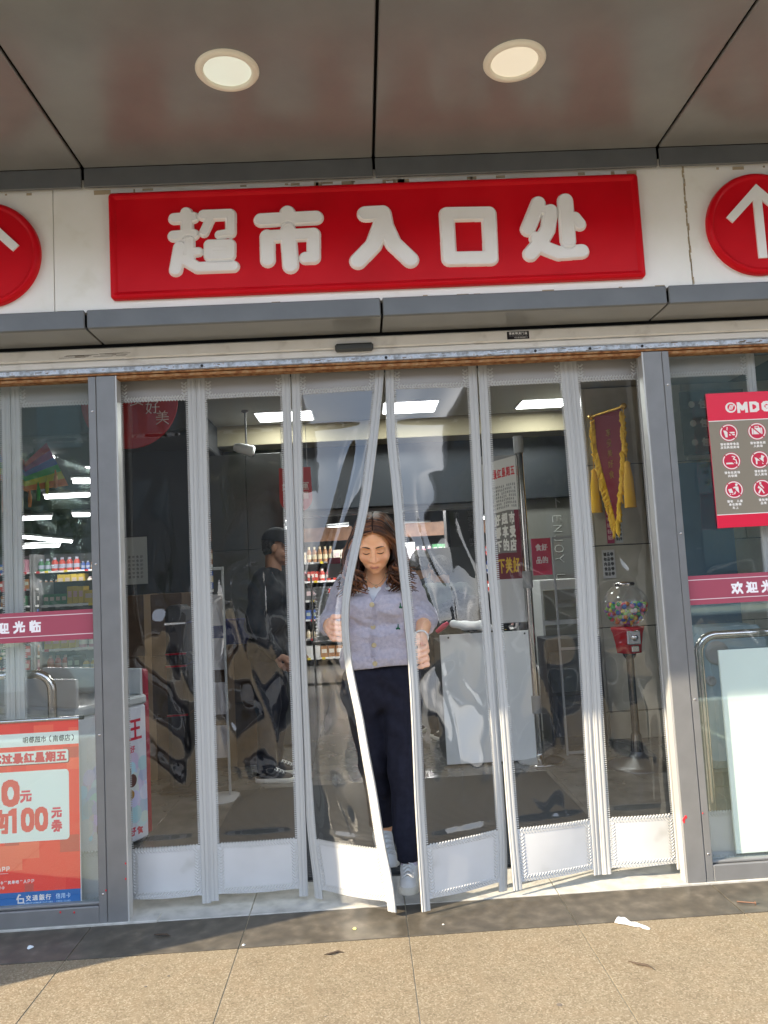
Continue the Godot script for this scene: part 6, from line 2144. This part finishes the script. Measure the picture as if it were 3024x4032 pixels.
func woman() -> void:
	var t := thing("person", "person in lilac cardigan and dark trousers stepping out between two curtain strips, head bowed", "person", Vector3(0.045, 0, -0.33))
	var root := Transform3D(Basis(), -t.position)
	var holder := Node3D.new()   # keeps the parts in the world's axes
	var put := func(called: String, mb: MB, m: Material, parent: Node = t) -> MeshInstance3D:
		for i in mb.v.size():
			mb.v[i] -= t.position
		return obj(called, mb, m, parent)
	holder.free()
	var X := Vector3.RIGHT
	var side := Vector3(1, 0, 0)
	var skin := Color(0.9, 0.48, 0.27)
	var hx := Transform3D(Basis(Vector3.RIGHT, 0.54) * Basis(Vector3.UP, -0.1) * Basis(Vector3.BACK, 0.05), Vector3(0.042, 1.483, -0.245))
	var hb := head_bones(hx, 1.06)
	hb.append(bone(Vector3(0.045, 1.31, -0.335), hx * Vector3(0, -0.04, -0.03), 0.052, 0.05))
	var inv := hx.affine_inverse()
	var face := func(p: Vector3) -> Color:
		var q := inv * p
		var c := skin
		if q.z > 0.03:
			var lip: float = (1.0 - smoothstep(0.004, 0.0085, absf(q.y + 0.0695))) * (1.0 - smoothstep(0.015, 0.022, absf(q.x)))
			c = c.lerp(Color(0.56, 0.2, 0.15), lip * 0.8)
			var cheek := exp(-pow((absf(q.x) - 0.04) / 0.018, 2) - pow((q.y + 0.028) / 0.02, 2))
			c = c.lerp(Color(0.62, 0.25, 0.16), cheek * 0.4)
			var lid := exp(-pow((absf(q.x) - 0.031) / 0.013, 2) - pow((q.y - 0.01) / 0.007, 2))
			c = c.lerp(Color(0.38, 0.18, 0.11), lid * 0.4)
		return c
	var wr := Vector3(0.222, 1.062, -0.12)
	var wl := Vector3(-0.172, 1.125, -0.085)
	var er := Vector3(0.262, 1.13, -0.38)
	var el := Vector3(-0.178, 1.13, -0.38)
	var arms := [bone(Vector3(0.19, 1.31, -0.35), er, 0.046, 0.04), bone(er, wr, 0.041, 0.025), bone(Vector3(-0.1, 1.31, -0.35), el, 0.046, 0.04), bone(el, wl, 0.041, 0.025)]
	var hl := Vector3(0.125, 0.82, -0.33)
	var kn := Vector3(0.132, 0.46, -0.29)
	var an := Vector3(0.122, 0.1, -0.255)
	var hl2 := Vector3(-0.045, 0.83, -0.34)
	var kn2 := Vector3(-0.004, 0.47, -0.40)
	var an2 := Vector3(0.022, 0.15, -0.52)
	var body := spans([[Vector3(0.042, 0.87, -0.34), 0.07, 0.078], [Vector3(0.043, 1.06, -0.34), 0.06, 0.085], [Vector3(0.045, 1.22, -0.345), 0.066, 0.093], [Vector3(0.045, 1.31, -0.35), 0.11, 0.05]], side)
	body += [bone(hl, kn, 0.062, 0.048), bone(kn, an, 0.05, 0.034), bone(hl2, kn2, 0.062, 0.048), bone(kn2, an2, 0.05, 0.034), bone(an, an + Vector3(-0.01, -0.06, 0.1), 0.026, 0.014), bone(an2, an2 + Vector3(0.01, -0.1, 0.07), 0.026, 0.014), bone(Vector3(0.045, 1.28, -0.34), Vector3(0.044, 1.39, -0.3), 0.056, 0.05)]
	body += arms
	var bm := MB.new()
	net(bm, body, 0.012, 0.035, null, func(p: Vector3) -> Color: return skin)
	net(bm, hb, 0.0028, 0.012, null, face)
	var lh := [bone(wl, Vector3(-0.166, 1.125, -0.05), 0.025, 0.024), bone(Vector3(-0.166, 1.142, -0.045), Vector3(-0.16, 1.147, -0.015), 0.017, 0.015), bone(Vector3(-0.167, 1.108, -0.045), Vector3(-0.162, 1.1, -0.018), 0.017, 0.014)]
	for i in 4:
		var y: float = 1.156 - i * 0.0222
		var f: float = [0.0, 0.004, 0.002, -0.006][i]
		var a := Vector3(-0.162, y, -0.012)
		var b := Vector3(-0.146 + f, y - 0.003, 0.018)
		var c := Vector3(-0.119 + f, y - 0.006, 0.028)
		lh += [bone(a, b, 0.0102, 0.0098), bone(b, c, 0.0098, 0.009), bone(c, c + Vector3(0.012, -0.002, -0.016), 0.0088, 0.0078)]
	lh += [bone(Vector3(-0.168, 1.152, -0.05), Vector3(-0.15, 1.176, -0.012), 0.014, 0.0115), bone(Vector3(-0.15, 1.176, -0.012), Vector3(-0.121, 1.178, 0.016), 0.0115, 0.009)]
	net(bm, lh, 0.0032, 0.006, null, func(p: Vector3) -> Color: return Color(0.8, 0.47, 0.32))
	var rh := [bone(wr, Vector3(0.226, 1.025, -0.085), 0.025, 0.024), bone(Vector3(0.228, 1.018, -0.085), Vector3(0.234, 1.012, -0.05), 0.018, 0.015), bone(Vector3(0.226, 0.995, -0.085), Vector3(0.234, 0.975, -0.058), 0.018, 0.014)]
	for i in 4:
		var y: float = 1.03 - i * 0.0222
		var f: float = [0.0, 0.002, 0.004, 0.008][i]
		var a := Vector3(0.235, y, -0.05)
		var b := Vector3(0.225 + f, y - 0.006, -0.012)
		var c := Vector3(0.199 + f, y - 0.012, 0.004)
		rh += [bone(a, b, 0.0105, 0.01), bone(b, c, 0.01, 0.009), bone(c, c + Vector3(-0.016, -0.004, -0.008), 0.0088, 0.0078)]
	rh += [bone(Vector3(0.216, 1.045, -0.095), Vector3(0.197, 1.05, -0.04), 0.014, 0.0115), bone(Vector3(0.197, 1.05, -0.04), Vector3(0.18, 1.042, 0.0), 0.0115, 0.009)]
	net(bm, rh, 0.0032, 0.006, null, func(p: Vector3) -> Color: return Color(0.8, 0.47, 0.32))
	var sk := tinted(0.5, 0.45)
	sk.subsurf_scatter_enabled = true
	sk.subsurf_scatter_strength = 0.12
	put.call("body", bm, sk)

	# brows, lashes, nostrils
	var fine := MB.new()
	var lash := MB.new()
	for s in [-1.0, 1.0]:
		var pts := []
		var ls := []
		for i in 7:
			var u := i / 6.0
			pts.append(onto(hb, hx * Vector3(s * lerpf(0.013, 0.05, u), 0.0235 + 0.007 * sin(u * 2.2), 0.12), hx.basis.z * -1.0) + hx.basis.z * 0.0006)
			ls.append(onto(hb, hx * Vector3(s * lerpf(0.016, 0.047, u), -0.0005 - 0.0052 * sin(u * PI), 0.12), hx.basis.z * -1.0) + hx.basis.z * 0.0006)
		fine.tube(pts, [0.0018, 0.0028, 0.003, 0.0028, 0.0024, 0.0018, 0.0008], 6)
		lash.tube(ls, [0.0008, 0.0016, 0.002, 0.0021, 0.0021, 0.0018, 0.001], 6)
	put.call("eyebrow", fine, paint(0.05, 0.028, 0.02, 0.8))
	put.call("eyelash", lash, paint(0.02, 0.012, 0.01, 0.7))
	var mo := MB.new()
	var ms := []
	for i in 9:
		var u := i / 8.0 * 2 - 1
		ms.append(onto(hb, hx * Vector3(u * 0.021, -0.0695 + 0.0015 * cos(u * 5), 0.12), hx.basis.z * -1.0) + hx.basis.z * 0.0004)
	mo.tube(ms, [0.0005, 0.001, 0.0012, 0.0013, 0.0013, 0.0013, 0.0012, 0.001, 0.0005], 5)
	put.call("mouth_line", mo, paint(0.3, 0.09, 0.07, 0.6))

	# hair: a close cap and many wavy locks from a centre parting
	var hair := MB.new()
	var cap := [egg(hx * Vector3(0, 0.042, -0.02), Vector3(0.085, 0.094, 0.097), hx.basis), egg(hx * Vector3(0, -0.01, -0.045), Vector3(0.09, 0.1, 0.07), hx.basis), bone(hx * Vector3(0, -0.03, -0.06), Vector3(0.045, 1.36, -0.39), 0.085, 0.085)]
	net(hair, cap, 0.005, 0.02, func(p: Vector3, d: float) -> float:
		var q := inv * p
		# opening for the face: below the hairline that falls away from the parting
		var edge := 0.098 - absf(q.x - 0.004) * 0.62
		var open := maxf(q.y - edge, 0.018 - q.z)
		return maxf(d, -open), func(p: Vector3) -> Color: return Color(0.028, 0.014, 0.009))
	var g := RandomNumberGenerator.new()
	g.seed = 3
	for i in 420:
		var s := -1.0 if i % 2 == 0 else 1.0
		var back := g.randf()
		var z := lerpf(0.068, -0.09, back)
		var front := 1.0 - smoothstep(0.0, 0.35, back)
		var top := sqrt(maxf(0.0, 1.0 - pow((z + 0.015) / 0.1, 2)))
		var p0 := hx * Vector3(0.004 + s * 0.003, 0.042 + 0.099 * top, z)
		var p1 := hx * Vector3(s * lerpf(0.05, 0.06, back), 0.042 + 0.075 * top + g.randf_range(-0.006, 0.006), z + 0.004)
		var out := pow(g.randf(), 1.5) * 0.026
		var p2 := hx * Vector3(s * (0.083 + out), 0.02 + g.randf_range(-0.01, 0.01), lerpf(0.04, -0.075, back))
		var lean := (0.012 + 0.03 * g.randf()) * s
		var bz := lerpf(0.05, -0.05, back)
		var p3 := Vector3(0.043 + s * (0.088 + out * 1.3) + lean * 0.6, 1.405 + g.randf_range(-0.02, 0.02), -0.26 + bz)
		var drop := g.randf_range(1.25, 1.36) if s < 0 else g.randf_range(1.26, 1.37)
		var p4 := Vector3(0.043 + s * (0.098 + g.randf_range(-0.035, 0.045)), lerpf(1.39, drop, 0.55), -0.25 + bz * 0.7)
		var p5 := Vector3(0.043 + s * (0.108 + g.randf_range(-0.06, 0.07)), drop, -0.232 + bz * 0.55)
		if back > 0.55:
			p4.z -= 0.05
			p5.z -= 0.07
		var path := []
		var rad := []
		var ctrl := [p0, p1, p2, p3, p4, p5]
		var ph := g.randf() * TAU
		for k in 21:
			var u := k / 20.0 * 5.0
			var n := mini(int(u), 4)
			var a: Vector3 = ctrl[maxi(n - 1, 0)]
			var b: Vector3 = ctrl[n]
			var c: Vector3 = ctrl[n + 1]
			var d: Vector3 = ctrl[mini(n + 2, 5)]
			var q := b.cubic_interpolate(c, a, d, u - n)
			var w := smoothstep(1.2, 4.2, u) * 0.015
			q += Vector3(sin(u * 3.4 + ph) * w, 0, cos(u * 3.4 + ph) * w)
			path.append(q)
			rad.append(lerpf(0.0055, 0.0068, sin(u / 5.0 * PI)) * (1.0 - 0.6 * smoothstep(4.0, 5.0, u)))
		var sh := g.randf()
		var base := Color(0.026, 0.012, 0.008).lerp(Color(0.24, 0.095, 0.04), sh * sh)
		hair.col = base
		hair.tube(path, rad, 5, false, 0.6)
	hair.col = Color.WHITE
	var hm := tinted(0.48, 0.4)
	stuff(put.call("hair", hair, hm))

	# cardigan
	var knit := [bone(Vector3(0.19, 1.305, -0.35), er + Vector3(0, 0.0, 0), 0.055, 0.051), bone(er, er.lerp(wr, 0.36), 0.056, 0.05), bone(Vector3(-0.1, 1.305, -0.35), el, 0.055, 0.051), bone(el, el.lerp(wl, 0.4), 0.056, 0.05)]
	var trunk := spans([[Vector3(0.042, 0.96, -0.338), 0.076, 0.108], [Vector3(0.043, 1.07, -0.34), 0.064, 0.1], [Vector3(0.045, 1.2, -0.343), 0.07, 0.106], [Vector3(0.045, 1.305, -0.352), 0.1, 0.064]], side)
	trunk += [egg(Vector3(-0.005, 1.195, -0.262), Vector3(0.06, 0.06, 0.045)), egg(Vector3(0.095, 1.195, -0.262), Vector3(0.06, 0.06, 0.045)), bone(Vector3(-0.03, 1.35, -0.36), Vector3(0.12, 1.35, -0.36), 0.035)]
	var nz := cloth_noise(4, 9.0)
	var nf := cloth_noise(5, 26.0)
	var all := trunk + knit
	var sleeve_r := er.lerp(wr, 0.36)
	var dir_r := (wr - er).normalized()
	var sleeve_l := el.lerp(wl, 0.4)
	var dir_l := (wl - el).normalized()
	var wedge := func(p: Vector3) -> float: return maxf((absf(p.x - 0.022 - (p.y - 1.222) * 0.12) - (p.y - 1.222) * 0.47) * 0.9, -0.36 - p.z)
	var knit_warp := func(p: Vector3, d: float) -> float:
		d += nz.get_noise_3d(p.x, p.y * 1.6, p.z) * 0.008 + nf.get_noise_3d(p.x * 0.6, p.y * 1.8, p.z) * 0.003
		var w: float = wedge.call(p)
		var trunk_x := absf(p.x - 0.045) < 0.17
		if w < 0.024 and p.z > -0.34:
			d -= 0.004
		elif p.z > -0.3 and trunk_x and absf(p.x - 0.02) < 0.019:
			d -= 0.0035
		if p.y < 0.978 and trunk_x:
			d -= 0.004 + 0.0012 * sin(p.x * 700)
		# pushed-up sleeves gather in folds
		for q in [[sleeve_r, dir_r], [sleeve_l, dir_l]]:
			var s: float = (p - q[0]).dot(q[1])
			if s > -0.12 and s < 0.1 and (p - q[0] - q[1] * s).length() < 0.085:
				d -= 0.004 * sin(s * 210.0 + p.x * 30.0) * smoothstep(-0.12, -0.04, s)
				d = maxf(d, s)
		d = maxf(d, 0.928 - p.y + 0.006 * sin(p.x * 14))
		return maxf(d, -w)
	var cg := MB.new()
	net(cg, all, 0.0062, 0.035, knit_warp)
	var wool := grain(paint(1, 1, 1, 0.95, 0, 0.25), noise_map(0.03, [[0.0, 0.38, 0.365, 0.44], [0.5, 0.46, 0.44, 0.505], [1.0, 0.54, 0.5, 0.55]], 256, 5, FastNoiseLite.TYPE_SIMPLEX, 81), 5.0)
	relief(wool, noise_map(0.12, [], 256, 2, FastNoiseLite.TYPE_SIMPLEX, 82), 0.2)
	wool.rim_enabled = true
	wool.rim = 0.4
	var cd: MeshInstance3D = put.call("cardigan", cg, wool)
	var ribs := MB.new()
	var shell := func(p: Vector3) -> float: return knit_warp.call(p, blend(p, all, 0.035))
	for i in 46:
		var y := 0.955 + i * 0.0058
		var p: Vector3 = front_of(shell, Vector3(0.018, y, -0.12))
		ribs.tube([p + Vector3(-0.017, 0, -0.002), p + Vector3(0, 0, 0.0), p + Vector3(0.017, 0, -0.002)], 0.0018, 4)
	stuff(put.call("ribbed_placket", ribs, wool, cd))
	for y in [1.212, 1.112, 1.03, 0.95]:
		var bt := MB.new()
		var p: Vector3 = front_of(shell, Vector3(0.016, y, -0.12))
		bt.lathe(p, [[0.0115, 0.0], [0.0115, 0.003], [0.009, 0.0045], [0.006, 0.003], [0.0, 0.003]], 16, Basis(Vector3.RIGHT, PI / 2))
		put.call("button", bt, paint(0.5, 0.42, 0.25, 0.25), cd)
	for q in [Vector2(0.142, 1.2), Vector2(0.128, 1.105)]:
		var em := MB.new()
		var p: Vector3 = front_of(shell, Vector3(q.x, q.y, -0.12))
		em.tube([p + Vector3(-0.008, -0.009, -0.001), p + Vector3(0, -0.006, 0.001), p + Vector3(0.009, -0.009, -0.001)], 0.0045, 6)
		em.tube([p + Vector3(0.001, -0.008, 0), p + Vector3(0.002, 0.013, 0)], [0.004, 0.0018], 6)
		put.call("embroidered_mark", em, paint(0.01, 0.11, 0.05, 0.9), cd)
	# white top under it, necklace, bracelet
	var tp := spans([[Vector3(0.045, 1.2, -0.345), 0.067, 0.099], [Vector3(0.045, 1.27, -0.35), 0.06, 0.083]], side)
	var tk := MB.new()
	net(tk, tp, 0.006, 0.035, func(p: Vector3, d: float) -> float: return maxf(maxf(d, p.y - 1.288 - 0.004 * sin(p.x * 260)), maxf(1.12 - p.y, -0.33 - p.z)))
	put.call("white_top", tk, paint(0.72, 0.74, 0.76, 0.8))
	var nk := MB.new()
	var np := []
	var chest := body + hb
	for i in 13:
		var u := i / 12.0 * 2 - 1
		np.append(onto(chest, Vector3(0.04 + u * 0.05, 1.298 + 0.05 * u * u, -0.1), Vector3(0, 0, -1), 0.035) + Vector3(0, 0, 0.001))
	nk.tube(np, 0.0009, 5)
	var pend: Vector3 = np[6] + Vector3(0, -0.008, 0.001)
	var pr := []
	for i in 13:
		var a := TAU * i / 12
		pr.append(pend + Vector3(cos(a) * 0.006, sin(a) * 0.006, 0))
	nk.tube(pr, 0.0012, 5)
	put.call("necklace", nk, paint(0.75, 0.6, 0.4, 0.2, 1.0))
	var br := MB.new()
	var bp := []
	var bx := (wr - er).normalized()
	var bu := bx.cross(Vector3.UP).normalized()
	var bv := bx.cross(bu)
	for i in 17:
		var a := TAU * i / 16
		bp.append(wr - bx * 0.006 + bu * cos(a) * 0.029 + bv * sin(a) * 0.029)
	br.tube(bp, 0.0045, 8, false)
	put.call("bracelet", br, paint(0.65, 0.66, 0.64, 0.2))

	# trousers
	var tr := spans([[Vector3(0.042, 0.87, -0.338), 0.078, 0.1], [Vector3(0.042, 0.8, -0.338), 0.078, 0.098]], side)
	tr += [bone(hl, kn, 0.097, 0.078), bone(kn, an + Vector3(0, -0.015, 0), 0.076, 0.062), bone(hl2, kn2, 0.097, 0.078), bone(kn2, an2 + Vector3(0, 0.0, 0), 0.076, 0.062)]
	var nt := cloth_noise(8, 7.0)
	var tm := MB.new()
	net(tm, tr, 0.009, 0.022, func(p: Vector3, d: float) -> float:
		d += nt.get_noise_3d(p.x * 1.4, p.y * 0.55, p.z * 1.4) * 0.014 + 0.003 * sin(p.y * 60 + p.x * 40) * smoothstep(0.5, 0.85, p.y)
		var hem: float = 0.088 if p.x > 0.066 - (p.y - 0.1) * 0.06 and p.z > -0.4 else 0.165
		return maxf(d, hem - p.y))
	put.call("trousers", tm, grain(paint(1, 1, 1, 0.85, 0, 0.35), noise_map(0.05, [[0.0, 0.008, 0.0085, 0.017], [1.0, 0.016, 0.017, 0.03]], 128, 3, FastNoiseLite.TYPE_SIMPLEX, 83), 4.0))
	var shoe_white := paint(0.76, 0.77, 0.76, 0.5)
	shoe(t, Vector3(0.127, 0.0, -0.295) - t.position, Vector3(0.108, 0.0, -0.125) - t.position, Vector3.UP, shoe_white, "white sneaker planted on the sill")
	var hp := Vector3(0.005, 0.085, -0.575)
	var tp2 := Vector3(0.038, 0.005, -0.42)
	var f2 := (tp2 - hp).normalized()
	shoe(t, hp - t.position, tp2 - t.position, (Vector3.UP - f2 * f2.y).normalized(), shoe_white, "white sneaker with its heel lifted off the mat")
	var so := MB.new()
	so.tube([Vector3(0.116, 0.045, -0.19), Vector3(0.121, 0.075, -0.235), Vector3(0.122, 0.11, -0.256), Vector3(0.122, 0.17, -0.26)], [0.022, 0.036, 0.04, 0.041], 16)
	put.call("sock", so, paint(0.5, 0.44, 0.56, 0.9))
	so = MB.new()
	so.tube([Vector3(0.024, 0.095, -0.485), Vector3(0.02, 0.125, -0.525), Vector3(0.022, 0.17, -0.525), Vector3(0.022, 0.24, -0.5)], [0.022, 0.036, 0.04, 0.041], 16)
	put.call("sock", so, paint(0.5, 0.44, 0.56, 0.9))


func bystander(label: String, at: Vector3, turn: float, o: Dictionary) -> Node3D:
	# a standing figure facing +z before it is turned
	var t := thing("person", label, "person", at, turn, "")
	var h: float = o.get("h", 1.0)
	var lean: float = o.get("lean", 0.0)
	var skin: Color = o.skin
	var side := Vector3.RIGHT
	var hip := Vector3(0, 0.9 * h, 0)
	var chest := Vector3(0, 1.26 * h, lean * 0.6)
	var neck := Vector3(0, 1.43 * h, lean)
	var hx := Transform3D(Basis(Vector3.RIGHT, o.get("nod", 0.1)), Vector3(0, 1.575 * h, lean + 0.035))
	var hb := head_bones(hx)
	hb.append(bone(neck - Vector3(0, 0.05, 0), hx * Vector3(0, -0.04, -0.03), 0.058, 0.056))
	var sl := chest + Vector3(-0.17, 0.1, -0.01)
	var sr := chest + Vector3(0.17, 0.1, -0.01)
	var el: Vector3 = o.el
	var er: Vector3 = o.er
	var wl: Vector3 = o.wl
	var wr: Vector3 = o.wr
	var legs := [bone(hip + Vector3(-0.09, -0.05, 0), Vector3(-0.1, 0.48, 0.01), 0.085, 0.06), bone(Vector3(-0.1, 0.48, 0.01), Vector3(-0.1, 0.08, -0.02), 0.058, 0.04), bone(hip + Vector3(0.09, -0.05, 0), Vector3(0.1, 0.48, 0.01), 0.085, 0.06), bone(Vector3(0.1, 0.48, 0.01), Vector3(0.1, 0.08, -0.02), 0.058, 0.04)]
	var arms := [bone(sl, el, 0.05, 0.042), bone(el, wl, 0.042, 0.027), bone(sr, er, 0.05, 0.042), bone(er, wr, 0.042, 0.027)]
	var body := spans([[hip, 0.08, 0.1], [Vector3(0, 1.08 * h, lean * 0.3), 0.07, 0.1], [chest, 0.085, 0.1], [chest + Vector3(0, 0.11, 0), 0.12, 0.055]], side) + legs + arms
	var bm := MB.new()
	var tint := func(p: Vector3) -> Color: return skin
	net(bm, body, 0.018, 0.04, null, tint)
	net(bm, hb, 0.005, 0.012, null, tint)
	net(bm, hand_bones(wl, (wl - el).normalized(), (Vector3(0.6, 0, 0.4)).normalized(), Vector3(0, 0.3, 0.9).normalized()), 0.004, 0.008, null, tint)
	net(bm, hand_bones(wr, (wr - er).normalized(), (Vector3(-0.6, 0, 0.4)).normalized(), Vector3(0, 0.3, 0.9).normalized()), 0.004, 0.008, null, tint)
	obj("body", bm, tinted(0.55), t)
	var nz := cloth_noise(o.get("sd", 1), 6.0)
	var hem: float = o.get("hem", 0.82)
	var coat := spans([[hip + Vector3(0, -0.02, 0), 0.085, 0.125], [Vector3(0, 1.08 * h, lean * 0.3), 0.08, 0.122], [chest, 0.1, 0.125], [chest + Vector3(0, 0.1, -0.01), 0.13, 0.075], [neck - Vector3(0, 0.04, 0), 0.02, 0.07]], side)
	coat += [bone(sl, el, 0.076, 0.066), bone(el, el.lerp(wl, 0.92), 0.064, 0.05), bone(sr, er, 0.076, 0.066), bone(er, er.lerp(wr, 0.92), 0.064, 0.05)]
	var cm := MB.new()
	net(cm, coat, 0.012, 0.04, func(p: Vector3, d: float) -> float: return maxf(d + nz.get_noise_3dv(p) * 0.02, hem - p.y))
	obj("jacket", cm, o.top, t)
	var tm := MB.new()
	var trouser := spans([[hip, 0.085, 0.11]], side)
	for q in legs:
		trouser.append(bone(q.a, q.a + q.ab, q.ra + 0.02, q.rb + 0.022))
	net(tm, trouser, 0.016, 0.03, func(p: Vector3, d: float) -> float: return maxf(d + nz.get_noise_3dv(p * 1.3) * 0.015, 0.06 - p.y))
	obj("trousers", tm, o.trousers, t)
	for s in [-1.0, 1.0]:
		shoe(t, Vector3(s * 0.1, 0.0, -0.06), Vector3(s * 0.11, 0.0, 0.13), Vector3.UP, M.black)
	var hair := MB.new()
	var inv := hx.affine_inverse()
	net(hair, [egg(hx * Vector3(0, 0.04, -0.02), Vector3(0.083, 0.095, 0.097)), egg(hx * Vector3(0, -0.02, -0.05), Vector3(0.068, 0.05, 0.052))], 0.007, 0.02, func(p: Vector3, d: float) -> float:
		var q := inv * p
		return maxf(d + nz.get_noise_3dv(p * 9) * 0.012, -maxf(q.y - 0.085 + absf(q.x) * 0.3, -0.005 - q.z * 1.0)), null)
	obj("hair", hair, o.hair, t)
	t.set_meta("hx", hx)
	return t


func people() -> void:
	woman()
	var jet := grain(paint(1, 1, 1, 0.75, 0, 0.4), noise_map(0.03, [[0.0, 0.007, 0.008, 0.011], [1.0, 0.02, 0.022, 0.028]], 128, 3, FastNoiseLite.TYPE_SIMPLEX, 91), 2.0)
	var man := bystander("person in a black cap and long dark jacket standing in profile behind the curtain", Vector3(-0.7, 0, -2.2), PI / 2 - 0.15, {
		"skin": Color(0.34, 0.18, 0.115), "top": jet, "trousers": paint(0.006, 0.008, 0.018, 0.9), "hair": paint(0.02, 0.018, 0.017, 0.8), "h": 1.0, "lean": 0.06, "nod": 0.16, "hem": 0.74, "sd": 3,
		"el": Vector3(-0.24, 1.06, -0.02), "wl": Vector3(-0.23, 0.86, 0.12), "er": Vector3(0.26, 1.08, -0.02), "wr": Vector3(0.21, 0.9, 0.11)})
	var hx: Transform3D = man.get_meta("hx")
	man.remove_meta("hx")
	var cap := MB.new()
	var inv := hx.affine_inverse()
	net(cap, [egg(hx * Vector3(0, 0.055, -0.016), Vector3(0.092, 0.094, 0.106))], 0.006, 0.02, func(p: Vector3, d: float) -> float: return maxf(d, 0.045 - (inv * p).y))
	obj("cap", cap, jet, man)
	var brim := MB.new()
	brim.grid(12, 6, func(u: float, v: float) -> Vector3:
		var a := (u - 0.5) * 2.0
		return hx * Vector3(sin(a) * (0.088 + 0.004 * v), 0.052 - 0.012 * v - 0.014 * a * a * v, -0.016 + cos(a) * (0.1 + 0.075 * v)))
	brim.grid(12, 6, func(u: float, v: float) -> Vector3:
		var a := (u - 0.5) * -2.0
		return hx * Vector3(sin(a) * (0.088 + 0.004 * v), 0.047 - 0.012 * v - 0.014 * a * a * v, -0.016 + cos(a) * (0.1 + 0.075 * v)))
	obj("cap_brim", brim, jet, man)
	var a := bystander("person with short black hair and grey green jacket seen from behind at the counter", Vector3(0.68, 0, -3.05), PI + 0.4, {
		"skin": Color(0.4, 0.22, 0.14), "top": paint(0.06, 0.068, 0.06, 0.85), "trousers": paint(0.015, 0.015, 0.02, 0.85), "hair": paint(0.012, 0.011, 0.011, 0.7), "h": 0.86, "lean": 0.1, "nod": 0.35, "sd": 5,
		"el": Vector3(-0.27, 0.98, 0.02), "wl": Vector3(-0.14, 1.02, 0.2), "er": Vector3(0.27, 0.98, 0.02), "wr": Vector3(0.16, 1.0, 0.2)})
	a.remove_meta("hx")
	var b := bystander("grey haired person in dark clothes facing the shop, next to the woman's shoulder", Vector3(0.45, 0, -3.3), PI - 0.5, {
		"skin": Color(0.34, 0.19, 0.12), "top": jet, "trousers": paint(0.015, 0.015, 0.02, 0.85), "hair": paint(0.12, 0.11, 0.1, 0.8), "h": 0.9, "lean": 0.05, "nod": 0.2, "sd": 6,
		"el": Vector3(-0.27, 1.0, 0.02), "wl": Vector3(-0.16, 0.98, 0.2), "er": Vector3(0.27, 1.0, 0.02), "wr": Vector3(0.16, 0.98, 0.2)})
	b.remove_meta("hx")
